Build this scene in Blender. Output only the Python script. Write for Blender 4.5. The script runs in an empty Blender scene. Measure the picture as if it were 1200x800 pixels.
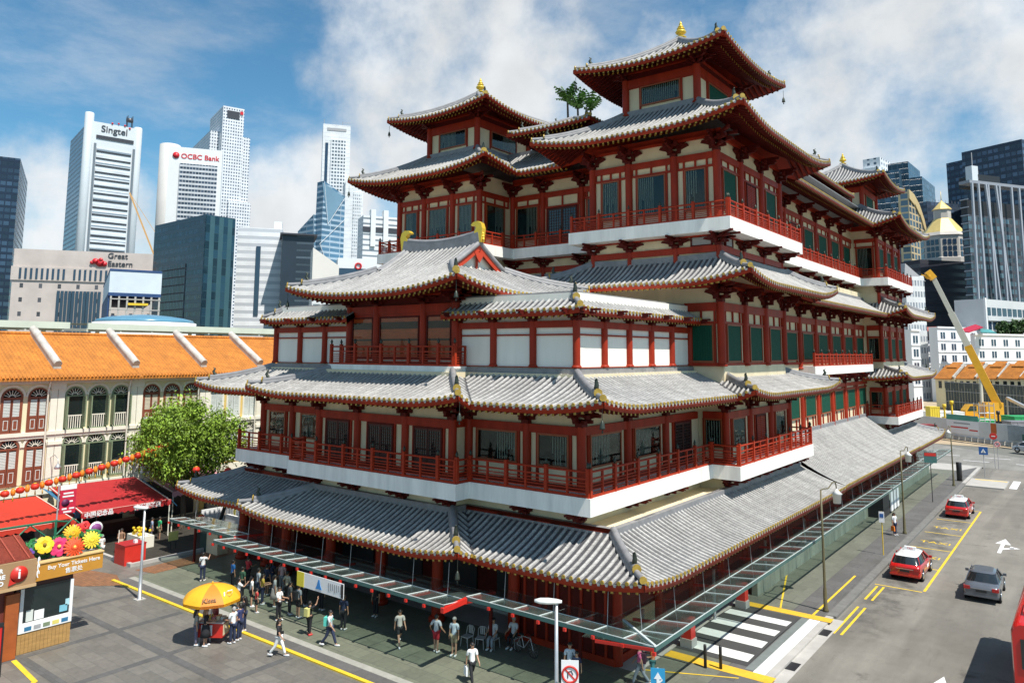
import bpy, bmesh, math, random
from mathutils import Vector, Matrix
RAD = math.radians
random.seed(11)
scene = bpy.context.scene
COL = scene.collection

# ------------------------------------------------------------------ camera
CAMP = Vector((32.7284, -29.9678, 14.04))
F_PX, YAW, PITCH, ROLL, CYP = 875.084, RAD(37.617), RAD(6.722), RAD(0.303), 310.47
FWD = Vector((-math.sin(YAW)*math.cos(PITCH), math.cos(YAW)*math.cos(PITCH), math.sin(PITCH)))
_r = Vector((math.cos(YAW), math.sin(YAW), 0))
_u = _r.cross(FWD)
RGT = math.cos(ROLL)*_r + math.sin(ROLL)*_u
UPV = -math.sin(ROLL)*_r + math.cos(ROLL)*_u
cd = bpy.data.cameras.new('camera')
cam = bpy.data.objects.new('camera', cd)
COL.objects.link(cam)
cam.matrix_world = Matrix(((RGT.x, UPV.x, -FWD.x, CAMP.x), (RGT.y, UPV.y, -FWD.y, CAMP.y),
                           (RGT.z, UPV.z, -FWD.z, CAMP.z), (0, 0, 0, 1)))
cd.sensor_width = 36.0
cd.lens = F_PX/1200*36
cd.shift_y = -(400-CYP)/1200
cd.clip_start = 0.3
cd.clip_end = 9000
scene.camera = cam


def ray(u, v):
    return FWD + RGT*((u-600)/F_PX) - UPV*((v-CYP)/F_PX)


def at_depth(u, v, d):
    """a real place d metres into the scene along the direction (u, v)"""
    return CAMP + ray(u, v)*d


def on_ground(u, v, z=0.0):
    w = ray(u, v)
    return CAMP + w*((z-CAMP.z)/w.z)


def height_of(u, v, base):
    """height over the ground at the place base"""
    w = ray(u, v)
    t = (base-CAMP).xy.length/Vector((w.x, w.y)).length
    return CAMP.z+w.z*t

# ------------------------------------------------------------------ mesh builder


ATS = {}


def off_of(o):
    while o is not None:
        if o.name in ATS: return ATS[o.name]
        o = o.parent
    return Vector((0, 0, 0))


class MB:
    def __init__(s):
        s.v, s.f, s.m, s.s = [], [], [], []

    def add(s, vs, fs, mi=0, smooth=False):
        n = len(s.v)
        s.v.extend([tuple(p) for p in vs])
        for f in fs:
            s.f.append([i+n for i in f]); s.m.append(mi); s.s.append(smooth)
        return s

    BF = [(0, 3, 2, 1), (4, 5, 6, 7), (0, 1, 5, 4), (1, 2, 6, 5), (2, 3, 7, 6), (3, 0, 4, 7)]

    def box(s, x0, x1, y0, y1, z0, z1, mi=0):
        if x0 > x1: x0, x1 = x1, x0
        if y0 > y1: y0, y1 = y1, y0
        return s.add([(x0, y0, z0), (x1, y0, z0), (x1, y1, z0), (x0, y1, z0),
                      (x0, y0, z1), (x1, y0, z1), (x1, y1, z1), (x0, y1, z1)], MB.BF, mi)

    def obox(s, T, u0, u1, o0, o1, z0, z1, mi=0):
        # T maps (along, outward, z); outward is to the right of along, so flip for face winding
        return s.add([T(u0, o1, z0), T(u1, o1, z0), T(u1, o0, z0), T(u0, o0, z0),
                      T(u0, o1, z1), T(u1, o1, z1), T(u1, o0, z1), T(u0, o0, z1)], MB.BF, mi)

    def bar(s, p0, p1, w, h, mi=0, up=(0, 0, 1)):
        p0, p1 = Vector(p0), Vector(p1)
        d = (p1-p0).normalized()
        x = d.cross(Vector(up))
        if x.length < 1e-4: x = Vector((1, 0, 0))
        x.normalize(); y = x.cross(d)
        c = [(-w/2, -h/2), (w/2, -h/2), (w/2, h/2), (-w/2, h/2)]
        vs = [p0+x*a+y*b for a, b in c]+[p1+x*a+y*b for a, b in c]
        return s.add(vs, [(3, 2, 1, 0), (4, 5, 6, 7), (0, 1, 5, 4), (1, 2, 6, 5), (2, 3, 7, 6), (3, 0, 4, 7)], mi)

    def tube(s, pts, r, n=8, mi=0, smooth=True, cap=True):
        pts = [Vector(p) for p in pts]
        rs = r if isinstance(r, (list, tuple)) else [r]*len(pts)
        rings, ref = [], None
        for i, p in enumerate(pts):
            d = (pts[min(i+1, len(pts)-1)]-pts[max(i-1, 0)]).normalized()
            if ref is None:
                ref = Vector((1, 0, 0)) if abs(d.z) > .8 else Vector((0, 0, 1))
            x = d.cross(ref)
            if x.length < 1e-4: x = d.cross(Vector((0, 1, 0)))
            x.normalize(); y = x.cross(d); ref = y
            rings.append([p+(x*math.cos(2*math.pi*k/n)+y*math.sin(2*math.pi*k/n))*rs[i] for k in range(n)])
        vs = [q for R_ in rings for q in R_]
        fs = []
        for i in range(len(pts)-1):
            for k in range(n):
                k2 = (k+1) % n
                fs.append((i*n+k, i*n+k2, (i+1)*n+k2, (i+1)*n+k))
        s.add(vs, fs, mi, smooth)
        if cap:
            s.add(rings[0], [tuple(range(n-1, -1, -1))], mi)
            s.add(rings[-1], [tuple(range(n))], mi)
        return s

    def lathe(s, c, prof, n=16, mi=0, smooth=True, axis='z'):
        c = Vector(c); vs, fs = [], []
        for r, z in prof:
            for k in range(n):
                a = 2*math.pi*k/n
                p = Vector((r*math.cos(a), r*math.sin(a), z))
                if axis == 'x': p = Vector((p.z, p.x, p.y))
                elif axis == 'y': p = Vector((p.y, p.z, p.x))
                vs.append(c+p)
        for i in range(len(prof)-1):
            for k in range(n):
                k2 = (k+1) % n
                fs.append((i*n+k, i*n+k2, (i+1)*n+k2, (i+1)*n+k))
        fs.append(tuple(range(n-1, -1, -1)))
        m = (len(prof)-1)*n
        fs.append(tuple(m+k for k in range(n)))
        return s.add(vs, fs, mi, smooth)

    def prism(s, poly, vec, mi=0):
        """polygon (3-D points) pushed along vec"""
        vec = Vector(vec); poly = [Vector(p) for p in poly]; n = len(poly)
        nrm = Vector((0, 0, 0))
        for i in range(n):
            nrm += poly[i].cross(poly[(i+1) % n])
        if nrm.dot(vec) > 0: poly = poly[::-1]
        vs = poly+[p+vec for p in poly]
        fs = [tuple(range(n)), tuple(range(2*n-1, n-1, -1))]
        for i in range(n):
            j = (i+1) % n
            fs.append((j, i, i+n, j+n))
        return s.add(vs, fs, mi)

    def ball(s, c, r, n=10, mi=0, sz=1.0):
        c = Vector(c); m = max(4, n//2+1)
        prof = [(max(1e-3, r*math.sin(math.pi*i/m)), -r*sz*math.cos(math.pi*i/m)) for i in range(m+1)]
        return s.lathe(c, prof, n, mi)

    def build(s, name, mats, parent=None, at=None):
        if not isinstance(mats, (list, tuple)): mats = [mats]
        off = Vector(at) if at is not None else off_of(parent)
        me = bpy.data.meshes.new(name)
        me.from_pydata([(x-off.x, y-off.y, z-off.z) for x, y, z in s.v], [], s.f)
        for m in mats: me.materials.append(m)
        me.polygons.foreach_set('material_index', s.m)
        me.polygons.foreach_set('use_smooth', s.s)
        me.update()
        o = bpy.data.objects.new(name, me)
        COL.objects.link(o)
        if parent:
            o.parent = parent
        elif at is not None:
            o.location = off
        return o


def inst(name, me, parent, loc=(0, 0, 0), rz=0):
    o = bpy.data.objects.new(name, me)
    COL.objects.link(o); o.parent = parent; o.location = loc; o.rotation_euler = (0, 0, rz)
    return o


def thing(name, label, cat, loc=(0, 0, 0), rz=0, group=None):
    o = bpy.data.objects.new(name, None)
    COL.objects.link(o); o.location = loc; o.rotation_euler = (0, 0, rz)
    o.empty_display_size = .3
    return tag(o, label, cat, group)


def tag(o, label, cat, group=None):
    o['label'] = label; o['category'] = cat
    if group: o['group'] = group
    return o


def struct(o, kind='structure'):
    o['kind'] = kind
    return o


def copy_tree(o, parent=None):
    c = o.copy(); COL.objects.link(c)
    if parent: c.parent = parent
    for ch in list(o.children): copy_tree(ch, c)
    return c


def frame(P0, ang):
    """local frame of a wall: u along, o outward (to the right of u)"""
    dx, dy = math.cos(ang), math.sin(ang)
    return lambda u, o, z: Vector((P0[0]+dx*u+dy*o, P0[1]+dy*u-dx*o, z))


def text_mesh(body, size, depth=.01, align='CENTER', bold=0.0, spacing=1.0):
    cu = bpy.data.curves.new('text', 'FONT')
    cu.body = body; cu.size = size; cu.extrude = depth; cu.align_x = align; cu.align_y = 'CENTER'
    cu.offset = bold; cu.space_character = spacing
    o = bpy.data.objects.new('text', cu); COL.objects.link(o)
    dg = bpy.context.evaluated_depsgraph_get()
    me = bpy.data.meshes.new_from_object(o.evaluated_get(dg))
    bpy.data.objects.remove(o)
    return me


def lettering(body, size, m, parent, pos, right, up, name='lettering', depth=.012, bold=0.0, align='CENTER', spacing=1.0):
    """raised letters standing on a surface; right/up are world directions; the parent is unrotated"""
    me = text_mesh(body, size, depth, align, bold, spacing)
    me.materials.clear(); me.materials.append(m)
    x = Vector(right).normalized(); y = Vector(up).normalized(); z = x.cross(y)
    off = off_of(parent)
    p = Vector(pos)-off
    M_ = Matrix(((x.x, y.x, z.x, p.x), (x.y, y.y, z.y, p.y), (x.z, y.z, z.z, p.z), (0, 0, 0, 1)))
    me.transform(M_); me.update()
    o = bpy.data.objects.new(name, me); COL.objects.link(o)
    if parent: o.parent = parent
    return o


def base(name, label, cat, p, group=None):
    o = thing(name, label, cat, p, 0, group)
    ATS[o.name] = Vector(p)
    return o

# ------------------------------------------------------------------ materials


def mat(name, col, rough=.6, var=.12, scale=1.5, metal=0.0, bump=0.0, bscale=30.0, spec=.5, coat=0.0, streak=0.0, emit=0):
    m = bpy.data.materials.new(name); m.use_nodes = True
    nt = m.node_tree; b = nt.nodes['Principled BSDF']
    b.inputs['Roughness'].default_value = rough
    b.inputs['Metallic'].default_value = metal
    b.inputs['Specular IOR Level'].default_value = spec
    b.inputs['Coat Weight'].default_value = coat
    tc = nt.nodes.new('ShaderNodeTexCoord')
    if var > 0:
        n1 = nt.nodes.new('ShaderNodeTexNoise'); n1.inputs['Scale'].default_value = scale
        n1.inputs['Detail'].default_value = 6; n1.inputs['Roughness'].default_value = .65
        if streak:
            mp = nt.nodes.new('ShaderNodeMapping'); mp.inputs['Scale'].default_value = (1, 1, 1/streak)
            nt.links.new(tc.outputs['Object'], mp.inputs[0]); nt.links.new(mp.outputs[0], n1.inputs['Vector'])
        else:
            nt.links.new(tc.outputs['Object'], n1.inputs['Vector'])
        mr = nt.nodes.new('ShaderNodeMapRange')
        mr.inputs['From Min'].default_value = .3; mr.inputs['From Max'].default_value = .7
        mr.inputs['To Min'].default_value = 1-var; mr.inputs['To Max'].default_value = 1+var*.6
        nt.links.new(n1.outputs['Fac'], mr.inputs['Value'])
        mx = nt.nodes.new('ShaderNodeVectorMath'); mx.operation = 'SCALE'
        mx.inputs[0].default_value = col[:3]
        nt.links.new(mr.outputs[0], mx.inputs['Scale'])
        nt.links.new(mx.outputs[0], b.inputs['Base Color'])
    else:
        b.inputs['Base Color'].default_value = (*col[:3], 1)
    if bump > 0:
        n2 = nt.nodes.new('ShaderNodeTexNoise'); n2.inputs['Scale'].default_value = bscale; n2.inputs['Detail'].default_value = 4
        nt.links.new(tc.outputs['Object'], n2.inputs['Vector'])
        bp = nt.nodes.new('ShaderNodeBump'); bp.inputs['Strength'].default_value = bump; bp.inputs['Distance'].default_value = .02
        nt.links.new(n2.outputs['Fac'], bp.inputs['Height']); nt.links.new(bp.outputs[0], b.inputs['Normal'])
    if emit:
        b.inputs['Emission Color'].default_value = (*col[:3], 1); b.inputs['Emission Strength'].default_value = emit
    return m


class NT:
    """small helper for node maths"""
    def __init__(s, m):
        s.nt = m.node_tree; s.b = s.nt.nodes.get('Principled BSDF')

    def n(s, t, **k):
        o = s.nt.nodes.new(t)
        for a, v in k.items(): setattr(o, a, v)
        return o

    def l(s, a, b): s.nt.links.new(a, b)

    def math(s, op, a, b=None, c=None):
        n = s.n('ShaderNodeMath', operation=op)
        for i, x in enumerate((a, b, c)):
            if x is None: continue
            if isinstance(x, (int, float)): n.inputs[i].default_value = x
            else: s.l(x, n.inputs[i])
        return n.outputs[0]

    def mix(s, f, a, b):
        n = s.n('ShaderNodeMix', data_type='RGBA')
        for i, x in ((0, f), (6, a), (7, b)):
            if isinstance(x, (int, float)): n.inputs[i].default_value = x
            elif isinstance(x, (tuple, list)): n.inputs[i].default_value = (*x[:3], 1)
            else: s.l(x, n.inputs[i])
        return n.outputs[2]

    def noise(s, vec, scale, detail=4, rough=.6):
        n = s.n('ShaderNodeTexNoise'); n.inputs['Scale'].default_value = scale
        n.inputs['Detail'].default_value = detail; n.inputs['Roughness'].default_value = rough
        if vec is not None: s.l(vec, n.inputs['Vector'])
        return n.outputs['Fac']

    def ramp(s, x, a, b, lo=0.0, hi=1.0):
        n = s.n('ShaderNodeMapRange', interpolation_type='SMOOTHSTEP')
        n.inputs['From Min'].default_value = a; n.inputs['From Max'].default_value = b
        n.inputs['To Min'].default_value = lo; n.inputs['To Max'].default_value = hi
        s.l(x, n.inputs['Value'])
        return n.outputs[0]


def newmat(name, rough=.6):
    m = bpy.data.materials.new(name); m.use_nodes = True
    m.node_tree.nodes['Principled BSDF'].inputs['Roughness'].default_value = rough
    return m, NT(m)


def glass_thin(name, tint, gloss=.12, rough=.03, k_f=.5, dust=0):
    """clear pane: mostly see-through, some mirror"""
    m = bpy.data.materials.new(name); m.use_nodes = True
    nt = m.node_tree; nt.nodes.clear()
    o = nt.nodes.new('ShaderNodeOutputMaterial'); mx = nt.nodes.new('ShaderNodeMixShader')
    t = nt.nodes.new('ShaderNodeBsdfTransparent'); g = nt.nodes.new('ShaderNodeBsdfGlossy')
    t.inputs[0].default_value = (*tint, 1); g.inputs['Roughness'].default_value = rough
    lw = nt.nodes.new('ShaderNodeLayerWeight'); lw.inputs[0].default_value = .35
    ma = nt.nodes.new('ShaderNodeMath'); ma.operation = 'MULTIPLY_ADD'; ma.inputs[1].default_value = k_f; ma.inputs[2].default_value = gloss
    nt.links.new(lw.outputs['Facing'], ma.inputs[0])
    nt.links.new(ma.outputs[0], mx.inputs[0]); nt.links.new(t.outputs[0], mx.inputs[1]); nt.links.new(g.outputs[0], mx.inputs[2])
    if dust:
        d = nt.nodes.new('ShaderNodeBsdfDiffuse'); d.inputs[0].default_value = (.30, .38, .35, 1)
        tcd = nt.nodes.new('ShaderNodeTexCoord'); nz = nt.nodes.new('ShaderNodeTexNoise'); nz.inputs['Scale'].default_value = .9; nz.inputs['Detail'].default_value = 6
        nt.links.new(tcd.outputs['Object'], nz.inputs['Vector'])
        mr = nt.nodes.new('ShaderNodeMapRange'); mr.inputs['From Min'].default_value = .3; mr.inputs['From Max'].default_value = .7; mr.inputs['To Min'].default_value = dust*.5; mr.inputs['To Max'].default_value = dust*1.4
        nt.links.new(nz.outputs['Fac'], mr.inputs['Value'])
        m2 = nt.nodes.new('ShaderNodeMixShader'); nt.links.new(mr.outputs[0], m2.inputs[0]); nt.links.new(mx.outputs[0], m2.inputs[1]); nt.links.new(d.outputs[0], m2.inputs[2])
        nt.links.new(m2.outputs[0], o.inputs[0])
    else:
        nt.links.new(mx.outputs[0], o.inputs[0])
    return m


def facade(name, wall, glass, pu, pz, fu=(.15, .85), fz=(.25, .8), grough=.08, vary=.5, wrough=.7, metal=0.0, u0=0, z0=0):
    """cladding of a tower: window openings repeat every pu metres along the face, pz metres up"""
    m, k = newmat(name)
    tc = k.n('ShaderNodeTexCoord'); geo = k.n('ShaderNodeNewGeometry')
    vt = k.n('ShaderNodeVectorTransform', vector_type='NORMAL', convert_from='WORLD', convert_to='OBJECT')
    k.l(geo.outputs['True Normal'], vt.inputs[0])
    sn = k.n('ShaderNodeSeparateXYZ'); k.l(vt.outputs[0], sn.inputs[0])
    sp = k.n('ShaderNodeSeparateXYZ'); k.l(tc.outputs['Object'], sp.inputs[0])
    isx = k.math('GREATER_THAN', k.math('ABSOLUTE', sn.outputs[0]), .6)
    up = k.math('LESS_THAN', k.math('ABSOLUTE', sn.outputs[2]), .5)
    u = k.math('ADD', k.math('MULTIPLY', isx, sp.outputs[1]), k.math('MULTIPLY', k.math('SUBTRACT', 1.0, isx), sp.outputs[0]))
    uu = k.math('DIVIDE', k.math('ADD', u, 500*pu+u0), pu); zz = k.math('DIVIDE', k.math('ADD', sp.outputs[2], z0+pz*20), pz)
    fuu = k.math('FRACT', uu); fzz = k.math('FRACT', zz)
    msk = k.math('MULTIPLY', k.math('MULTIPLY', k.math('GREATER_THAN', fuu, fu[0]), k.math('LESS_THAN', fuu, fu[1])),
                 k.math('MULTIPLY', k.math('GREATER_THAN', fzz, fz[0]), k.math('LESS_THAN', fzz, fz[1])))
    msk = k.math('MULTIPLY', msk, up)
    cv = k.n('ShaderNodeCombineXYZ'); k.l(k.math('FLOOR', uu), cv.inputs[0]); k.l(k.math('FLOOR', zz), cv.inputs[1]); k.l(isx, cv.inputs[2])
    wn = k.n('ShaderNodeTexWhiteNoise'); k.l(cv.outputs[0], wn.inputs['Vector'])
    gs = k.n('ShaderNodeVectorMath', operation='SCALE'); gs.inputs[0].default_value = glass
    k.l(k.ramp(wn.outputs['Value'], 0, 1, 1-vary, 1+vary), gs.inputs['Scale'])
    ws = k.n('ShaderNodeVectorMath', operation='SCALE'); ws.inputs[0].default_value = wall
    k.l(k.ramp(k.noise(tc.outputs['Object'], .08, 5), .3, .7, .88, 1.08), ws.inputs['Scale'])
    k.l(k.mix(msk, ws.outputs[0], gs.outputs[0]), k.b.inputs['Base Color'])
    rr = k.n('ShaderNodeMix', data_type='FLOAT'); k.l(msk, rr.inputs[0]); rr.inputs[2].default_value = wrough; rr.inputs[3].default_value = grough
    k.l(rr.outputs[0], k.b.inputs['Roughness'])
    bp = k.n('ShaderNodeBump'); bp.inputs['Strength'].default_value = .6; bp.inputs['Distance'].default_value = .3; bp.invert = True
    k.l(msk, bp.inputs['Height']); k.l(bp.outputs[0], k.b.inputs['Normal'])
    return m


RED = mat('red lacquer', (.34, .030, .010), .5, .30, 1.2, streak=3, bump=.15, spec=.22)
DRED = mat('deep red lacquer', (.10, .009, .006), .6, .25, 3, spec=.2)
WRED = mat('red timber rail', (.38, .036, .012), .55, .25, 4, spec=.2)
CREAM = mat('cream plaster', (.74, .63, .42), .8, .14, .9, streak=3)
WHITE = mat('white plaster', (.92, .87, .76), .8, .10, .8, streak=5)
BAND = mat('white painted band', (.88, .86, .80), .75, .17, 1.6, streak=8, spec=.25)
GOLD = mat('gold leaf', (.85, .56, .06), .3, .1, 5, metal=.35)
GILT = mat('gilt tile end', (.42, .28, .05), .5, .35, 5, metal=.2)
DKWOOD = mat('dark lattice wood', (.07, .018, .012), .6, .2, 4)
FRAMEB = mat('brown window frame', (.30, .07, .02), .5, .15, 4)
GREENSH = mat('green shutter', (.006, .072, .042), .65, .15, 3, spec=.2)
DKGLASS = mat('dark glass', (.012, .02, .02), .06, .2, 1, spec=.8)
BLIND = mat('grey blind slat', (.50, .50, .44), .7, .1, 2)
GREY = mat('grey paint', (.35, .35, .36), .6, .1, 2)
DARK = mat('near black paint', (.02, .02, .022), .5, .1, 2)
BLACK = mat('black rubber', (.015, .015, .016), .8, .1, 2)
STEEL = mat('galvanised steel', (.5, .51, .52), .4, .12, 2, metal=.6)
WPAINT = mat('white paint', (.8, .8, .8), .55, .04, 1)
YPAINT = mat('yellow paint', (.75, .5, .03), .7, .15, 2)
CONC = mat('concrete', (.42, .4, .37), .85, .15, .8, bump=.2)
BRONZE = mat('dark bronze', (.06, .07, .055), .45, .2, 6, metal=.6)
GLASSC = glass_thin('canopy glass', (.84, .91, .88), .05, .05, .40, .07)
PANE = glass_thin('window pane', (.75, .8, .78), .012, .02, .10)
# ================================================================== the temple


def tile_mat(name, col, dark):
    m, k = newmat(name, .55)
    tc = k.n('ShaderNodeTexCoord'); sp = k.n('ShaderNodeSeparateXYZ'); k.l(tc.outputs['Object'], sp.inputs[0])
    n1 = k.noise(tc.outputs['Object'], .6, 6, .7); n2 = k.noise(tc.outputs['Object'], 9, 3)
    v = k.math('MULTIPLY', k.math('MULTIPLY', k.ramp(n1, .3, .7, .80, 1.08), k.ramp(n2, .25, .75, .80, 1.1)), k.ramp(k.noise(tc.outputs['Object'], 2.3, 5, .7), .3, .7, .86, 1.06))
    geo = k.n('ShaderNodeNewGeometry'); v = k.math('MULTIPLY', v, k.ramp(geo.outputs['Random Per Island'], 0, 1, .88, 1.06))
    # joints between the tiles, every 0.13 m of rise
    fz = k.math('FRACT', k.math('MULTIPLY', sp.outputs[2], 6.5))
    j = k.math('LESS_THAN', fz, .09)
    sc = k.n('ShaderNodeVectorMath', operation='SCALE'); sc.inputs[0].default_value = col; k.l(v, sc.inputs['Scale'])
    k.l(k.mix(k.math('MULTIPLY', j, .55), sc.outputs[0], dark), k.b.inputs['Base Color'])
    return m


TILE = tile_mat('grey cover tile', (.43, .415, .395), (.15, .145, .145))
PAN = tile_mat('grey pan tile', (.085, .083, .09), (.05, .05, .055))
RIDGE = mat('grey ridge tile', (.24, .235, .24), .6, .25, 2)
FLASH = mat('pale ridge flashing', (.62, .6, .57), .6, .15, 1.5)

temple = thing('temple', 'red and white tiered Chinese temple with grey tiled roofs and gold finials', 'temple')
Z2, Z3, Z4 = 7.45, 13.34, 22.46


class Face:
    """one slope of a tiled roof: s runs along the eave, d runs inwards from it (both in plan)"""
    def __init__(f, P0, P1, w, ze, rise, hl, hr, U, R_, c, gl=1e9, gr=1e9, short=False):
        f.P0, f.w, f.ze, f.rise, f.hl, f.hr, f.U, f.R, f.c, f.gl, f.gr = Vector(P0), w, ze, rise, hl, hr, U, R_, c, gl, gr
        dv = Vector(P1)-f.P0
        f.L = dv.length; f.e = dv/f.L; f.n = Vector((-f.e.y, f.e.x)); f.short = short or f.L < R_

    def rng(f, d):
        return min(f.hl*d, f.gl) if f.hl > 0 else f.hl*d, f.L-(min(f.hr*d, f.gr) if f.hr > 0 else f.hr*d)

    def pt(f, s, d, dz=0.0):
        t = d/f.w
        z = f.ze+f.rise*((1-f.c)*t+f.c*t*t)
        a, b = f.rng(d)
        k = lambda x: max(0.0, 1-x/f.R)**2
        if f.short:
            fr = (s-a)/max(b-a, 1e-3)
            if f.hl > 0 and f.hr > 0: z += f.U*max(k(s), k(f.L-s))
            elif f.hl > 0: z += f.U*k(d)*(1-fr)
            elif f.hr > 0: z += f.U*k(d)*fr
        else:
            if f.hl > 0: z += f.U*k(s)
            if f.hr > 0: z += f.U*k(f.L-s)
        p = f.P0+f.e*s+f.n*d
        return Vector((p.x, p.y, z+dz))


def roof(name, faces, parent, sp=.385, gold=True, rr=.09, rib_seg=6, label=None, top=True, rafter_w=2.4, col=None, vd=.3, cap=None):
    tl, ev, rf, cp, tp = MB(), MB(), MB(), MB(), MB(); hips = []
    for f in faces:
        nd, ns = 8, max(6, int(f.L/.8))
        grid = []
        for i in range(nd+1):
            d = f.w*i/nd; a, b = f.rng(d)
            if b < a: a = b = (a+b)/2
            grid.append([(a+(b-a)*j/ns, d) for j in range(ns+1)])
        idx = lambda i, j: i*(ns+1)+j
        q = [(idx(i, j), idx(i, j+1), idx(i+1, j+1), idx(i+1, j)) for i in range(nd) for j in range(ns)]
        tl.add([f.pt(s, d) for row in grid for s, d in row], q, 1, True)
        ev.add([f.pt(s, d, -.26) for row in grid for s, d in row], [t[::-1] for t in q], 0, True)
        # fascia along the eave
        fv, ff = [], []
        for j in range(ns+1):
            p = f.pt(*grid[0][j]); o = Vector((-f.n.x, -f.n.y, 0))*.03
            fv += [p+o-Vector((0, 0, .04)), p+o-Vector((0, 0, .30)), p-o-Vector((0, 0, .30))]
        for j in range(ns):
            a = j*3; b = a+3
            ff += [(a, a+1, b+1, b), (a+1, a+2, b+2, b+1)]
        ev.add(fv, ff, 0, True)
        # open (verge) ends get a board
        for hx, jj in ((f.hl, 0), (f.hr, ns)):
            if hx == 0:
                vs = []
                for i in range(nd+1):
                    p = f.pt(*grid[i][jj]); vs += [p+Vector((0, 0, .05)), p-Vector((0, 0, .3+(vd-.3)*i/nd))]
                q2 = [(2*i, 2*i+1, 2*i+3, 2*i+2) for i in range(nd)]
                ev.add(vs, q2+[t[::-1] for t in q2], 0)
        # cover tiles in rows down the slope
        e3, n3 = Vector((f.e.x, f.e.y, 0)), Vector((f.n.x, f.n.y, 0))
        lo, hi = min(0, f.rng(f.w)[0]), max(f.L, f.rng(f.w)[1])
        k0 = int(math.floor(lo/sp)); k1 = int(math.ceil(hi/sp))
        for k in range(k0, k1+1):
            s = (k+.5)*sp
            ds = [i*f.w/40 for i in range(41)]
            ok = [d for d in ds if f.rng(d)[0]-1e-6 <= s <= f.rng(d)[1]+1e-6]
            if len(ok) < 2: continue
            d0, d1 = ok[0], ok[-1]
            if d1-d0 < .12: continue
            n = max(2, int(rib_seg*(d1-d0)/f.w+.99))
            vs, fs = [], []
            for i in range(n+1):
                d = d0+(d1-d0)*i/n
                p = f.pt(s, d)
                if i == 0 and d0 == 0: p = p-n3*.06
                for x, z in ((-rr, -.02), (-rr*.75, rr*.75), (0, rr*1.15), (rr*.75, rr*.75), (rr, -.02)):
                    vs.append(p+e3*x+Vector((0, 0, z)))
            for i in range(n):
                for j in range(4):
                    a = i*5+j
                    fs.append((a, a+1, a+6, a+5))
            fs.append((4, 3, 2, 1, 0))
            tl.add(vs, fs, 0, False)
            if d0 == 0:
                p = f.pt(s, 0)-n3*.09+Vector((0, 0, .035)); r = rr*.98
                vs = [p+e3*r*math.cos(t*math.pi/4)+Vector((0, 0, r*math.sin(t*math.pi/4))) for t in range(8)]
                vs += [v+n3*.06 for v in vs]
                cp.add(vs, [tuple(range(8))]+[(t, t+8, (t+1) % 8+8, (t+1) % 8) for t in range(8)], 0)
                pp = f.pt(s+sp/2, 0)-n3*.05 if s+sp/2 < f.L else None
                if pp:
                    cp.add([pp+e3*-.1, pp+e3*.1, pp+e3*.05-Vector((0, 0, .13)), pp-e3*.05-Vector((0, 0, .13))], [(0, 3, 2, 1)], 1)
                # two rows of rafters under the eave
                for (r0, r1, dz) in ((.06, min(1.3, f.w*.5), -.36), (.75, min(rafter_w, f.w), -.55)):
                    e1 = min(r1, d1)
                    if e1-r0 < .2: continue
                    a, b = f.pt(s, r0, dz), f.pt(s, e1, dz)
                    x = e3*.065
                    rf.add([a-x+Vector((0, 0, .1)), a+x+Vector((0, 0, .1)), a+x-Vector((0, 0, .06)), a-x-Vector((0, 0, .06)),
                            b-x+Vector((0, 0, .1)), b+x+Vector((0, 0, .1)), b+x-Vector((0, 0, .06)), b-x-Vector((0, 0, .06))],
                           [(1, 2, 6, 5), (2, 3, 7, 6), (3, 0, 4, 7)], 0)
                    rf.add([a-x+Vector((0, 0, .1)), a+x+Vector((0, 0, .1)), a+x-Vector((0, 0, .06)), a-x-Vector((0, 0, .06))], [(0, 3, 2, 1)], 1)
        # board behind the rafters closes the eave
        # hips
        if f.hr > 0:
            dm = min(f.w, f.gr/f.hr) if f.gr < 1e8 else f.w
            P = lambda d, dz: f.pt(f.L-f.hr*d, d, dz)
            m = 7; rg = MB(); hips.append(rg)
            rg.tube([P(.75+(dm-.75)*i/m, .2) for i in range(m+1)], .17, 8)
            rg.tube([P(.75+(dm-.75)*i/m, .02) for i in range(m+1)], .24, 6)
            rg.tube([P(.12+.75*i/3, .12) for i in range(4)], .13, 8)
            out = (f.pt(f.L, 0)-P(1.0, 0)); out.z = 0; out.normalize()
            for d, r, dz in ((.72, .2, .24), (.1, .16, .12)):
                c = P(d, dz); x = out.cross(Vector((0, 0, 1)))
                vs = [c+x*r*math.cos(t*math.pi/5)+Vector((0, 0, r*math.sin(t*math.pi/5))) for t in range(10)]
                vs = [v+out*.06 for v in vs]+vs
                cp.add(vs, [tuple(range(10))]+[(t, t+10, (t+1) % 10+10, (t+1) % 10) for t in range(10)]+[tuple(range(19, 9, -1))], 0)
            # beast figure: a dark upright horn behind the medallion
            c = P(.95, .34)
            rg.tube([c, c+Vector((0, 0, .22))+out*.12, c+Vector((0, 0, .42))+out*.02, c+Vector((0, 0, .5))+out*.16], [.12, .1, .07, .02], 6, 1)
        if top:
            a, b = f.rng(f.w)
            if b-a > .2:
                n = max(1, int((b-a)/2))
                for i in range(n):
                    p0, p1 = f.pt(a+(b-a)*i/n, f.w), f.pt(a+(b-a)*(i+1)/n, f.w)
                    tp.bar(p0+Vector((0, 0, .03)), p1+Vector((0, 0, .03)), .34, .42, 0)
    o = tl.build(name, [TILE, PAN], parent)
    if label: o['label'] = label
    ev.build('eave_board', [DRED if not gold else RED, RED], o)
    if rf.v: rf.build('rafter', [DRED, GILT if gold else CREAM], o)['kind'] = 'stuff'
    for rg in hips: rg.build('hip_ridge', [RIDGE, BRONZE], o)
    if cp.v: cp.build('tile_end', [GILT, TILE], o)['kind'] = 'stuff'
    if top and tp.v: tp.build('top_ridge', [RIDGE], o)
    return o


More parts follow.
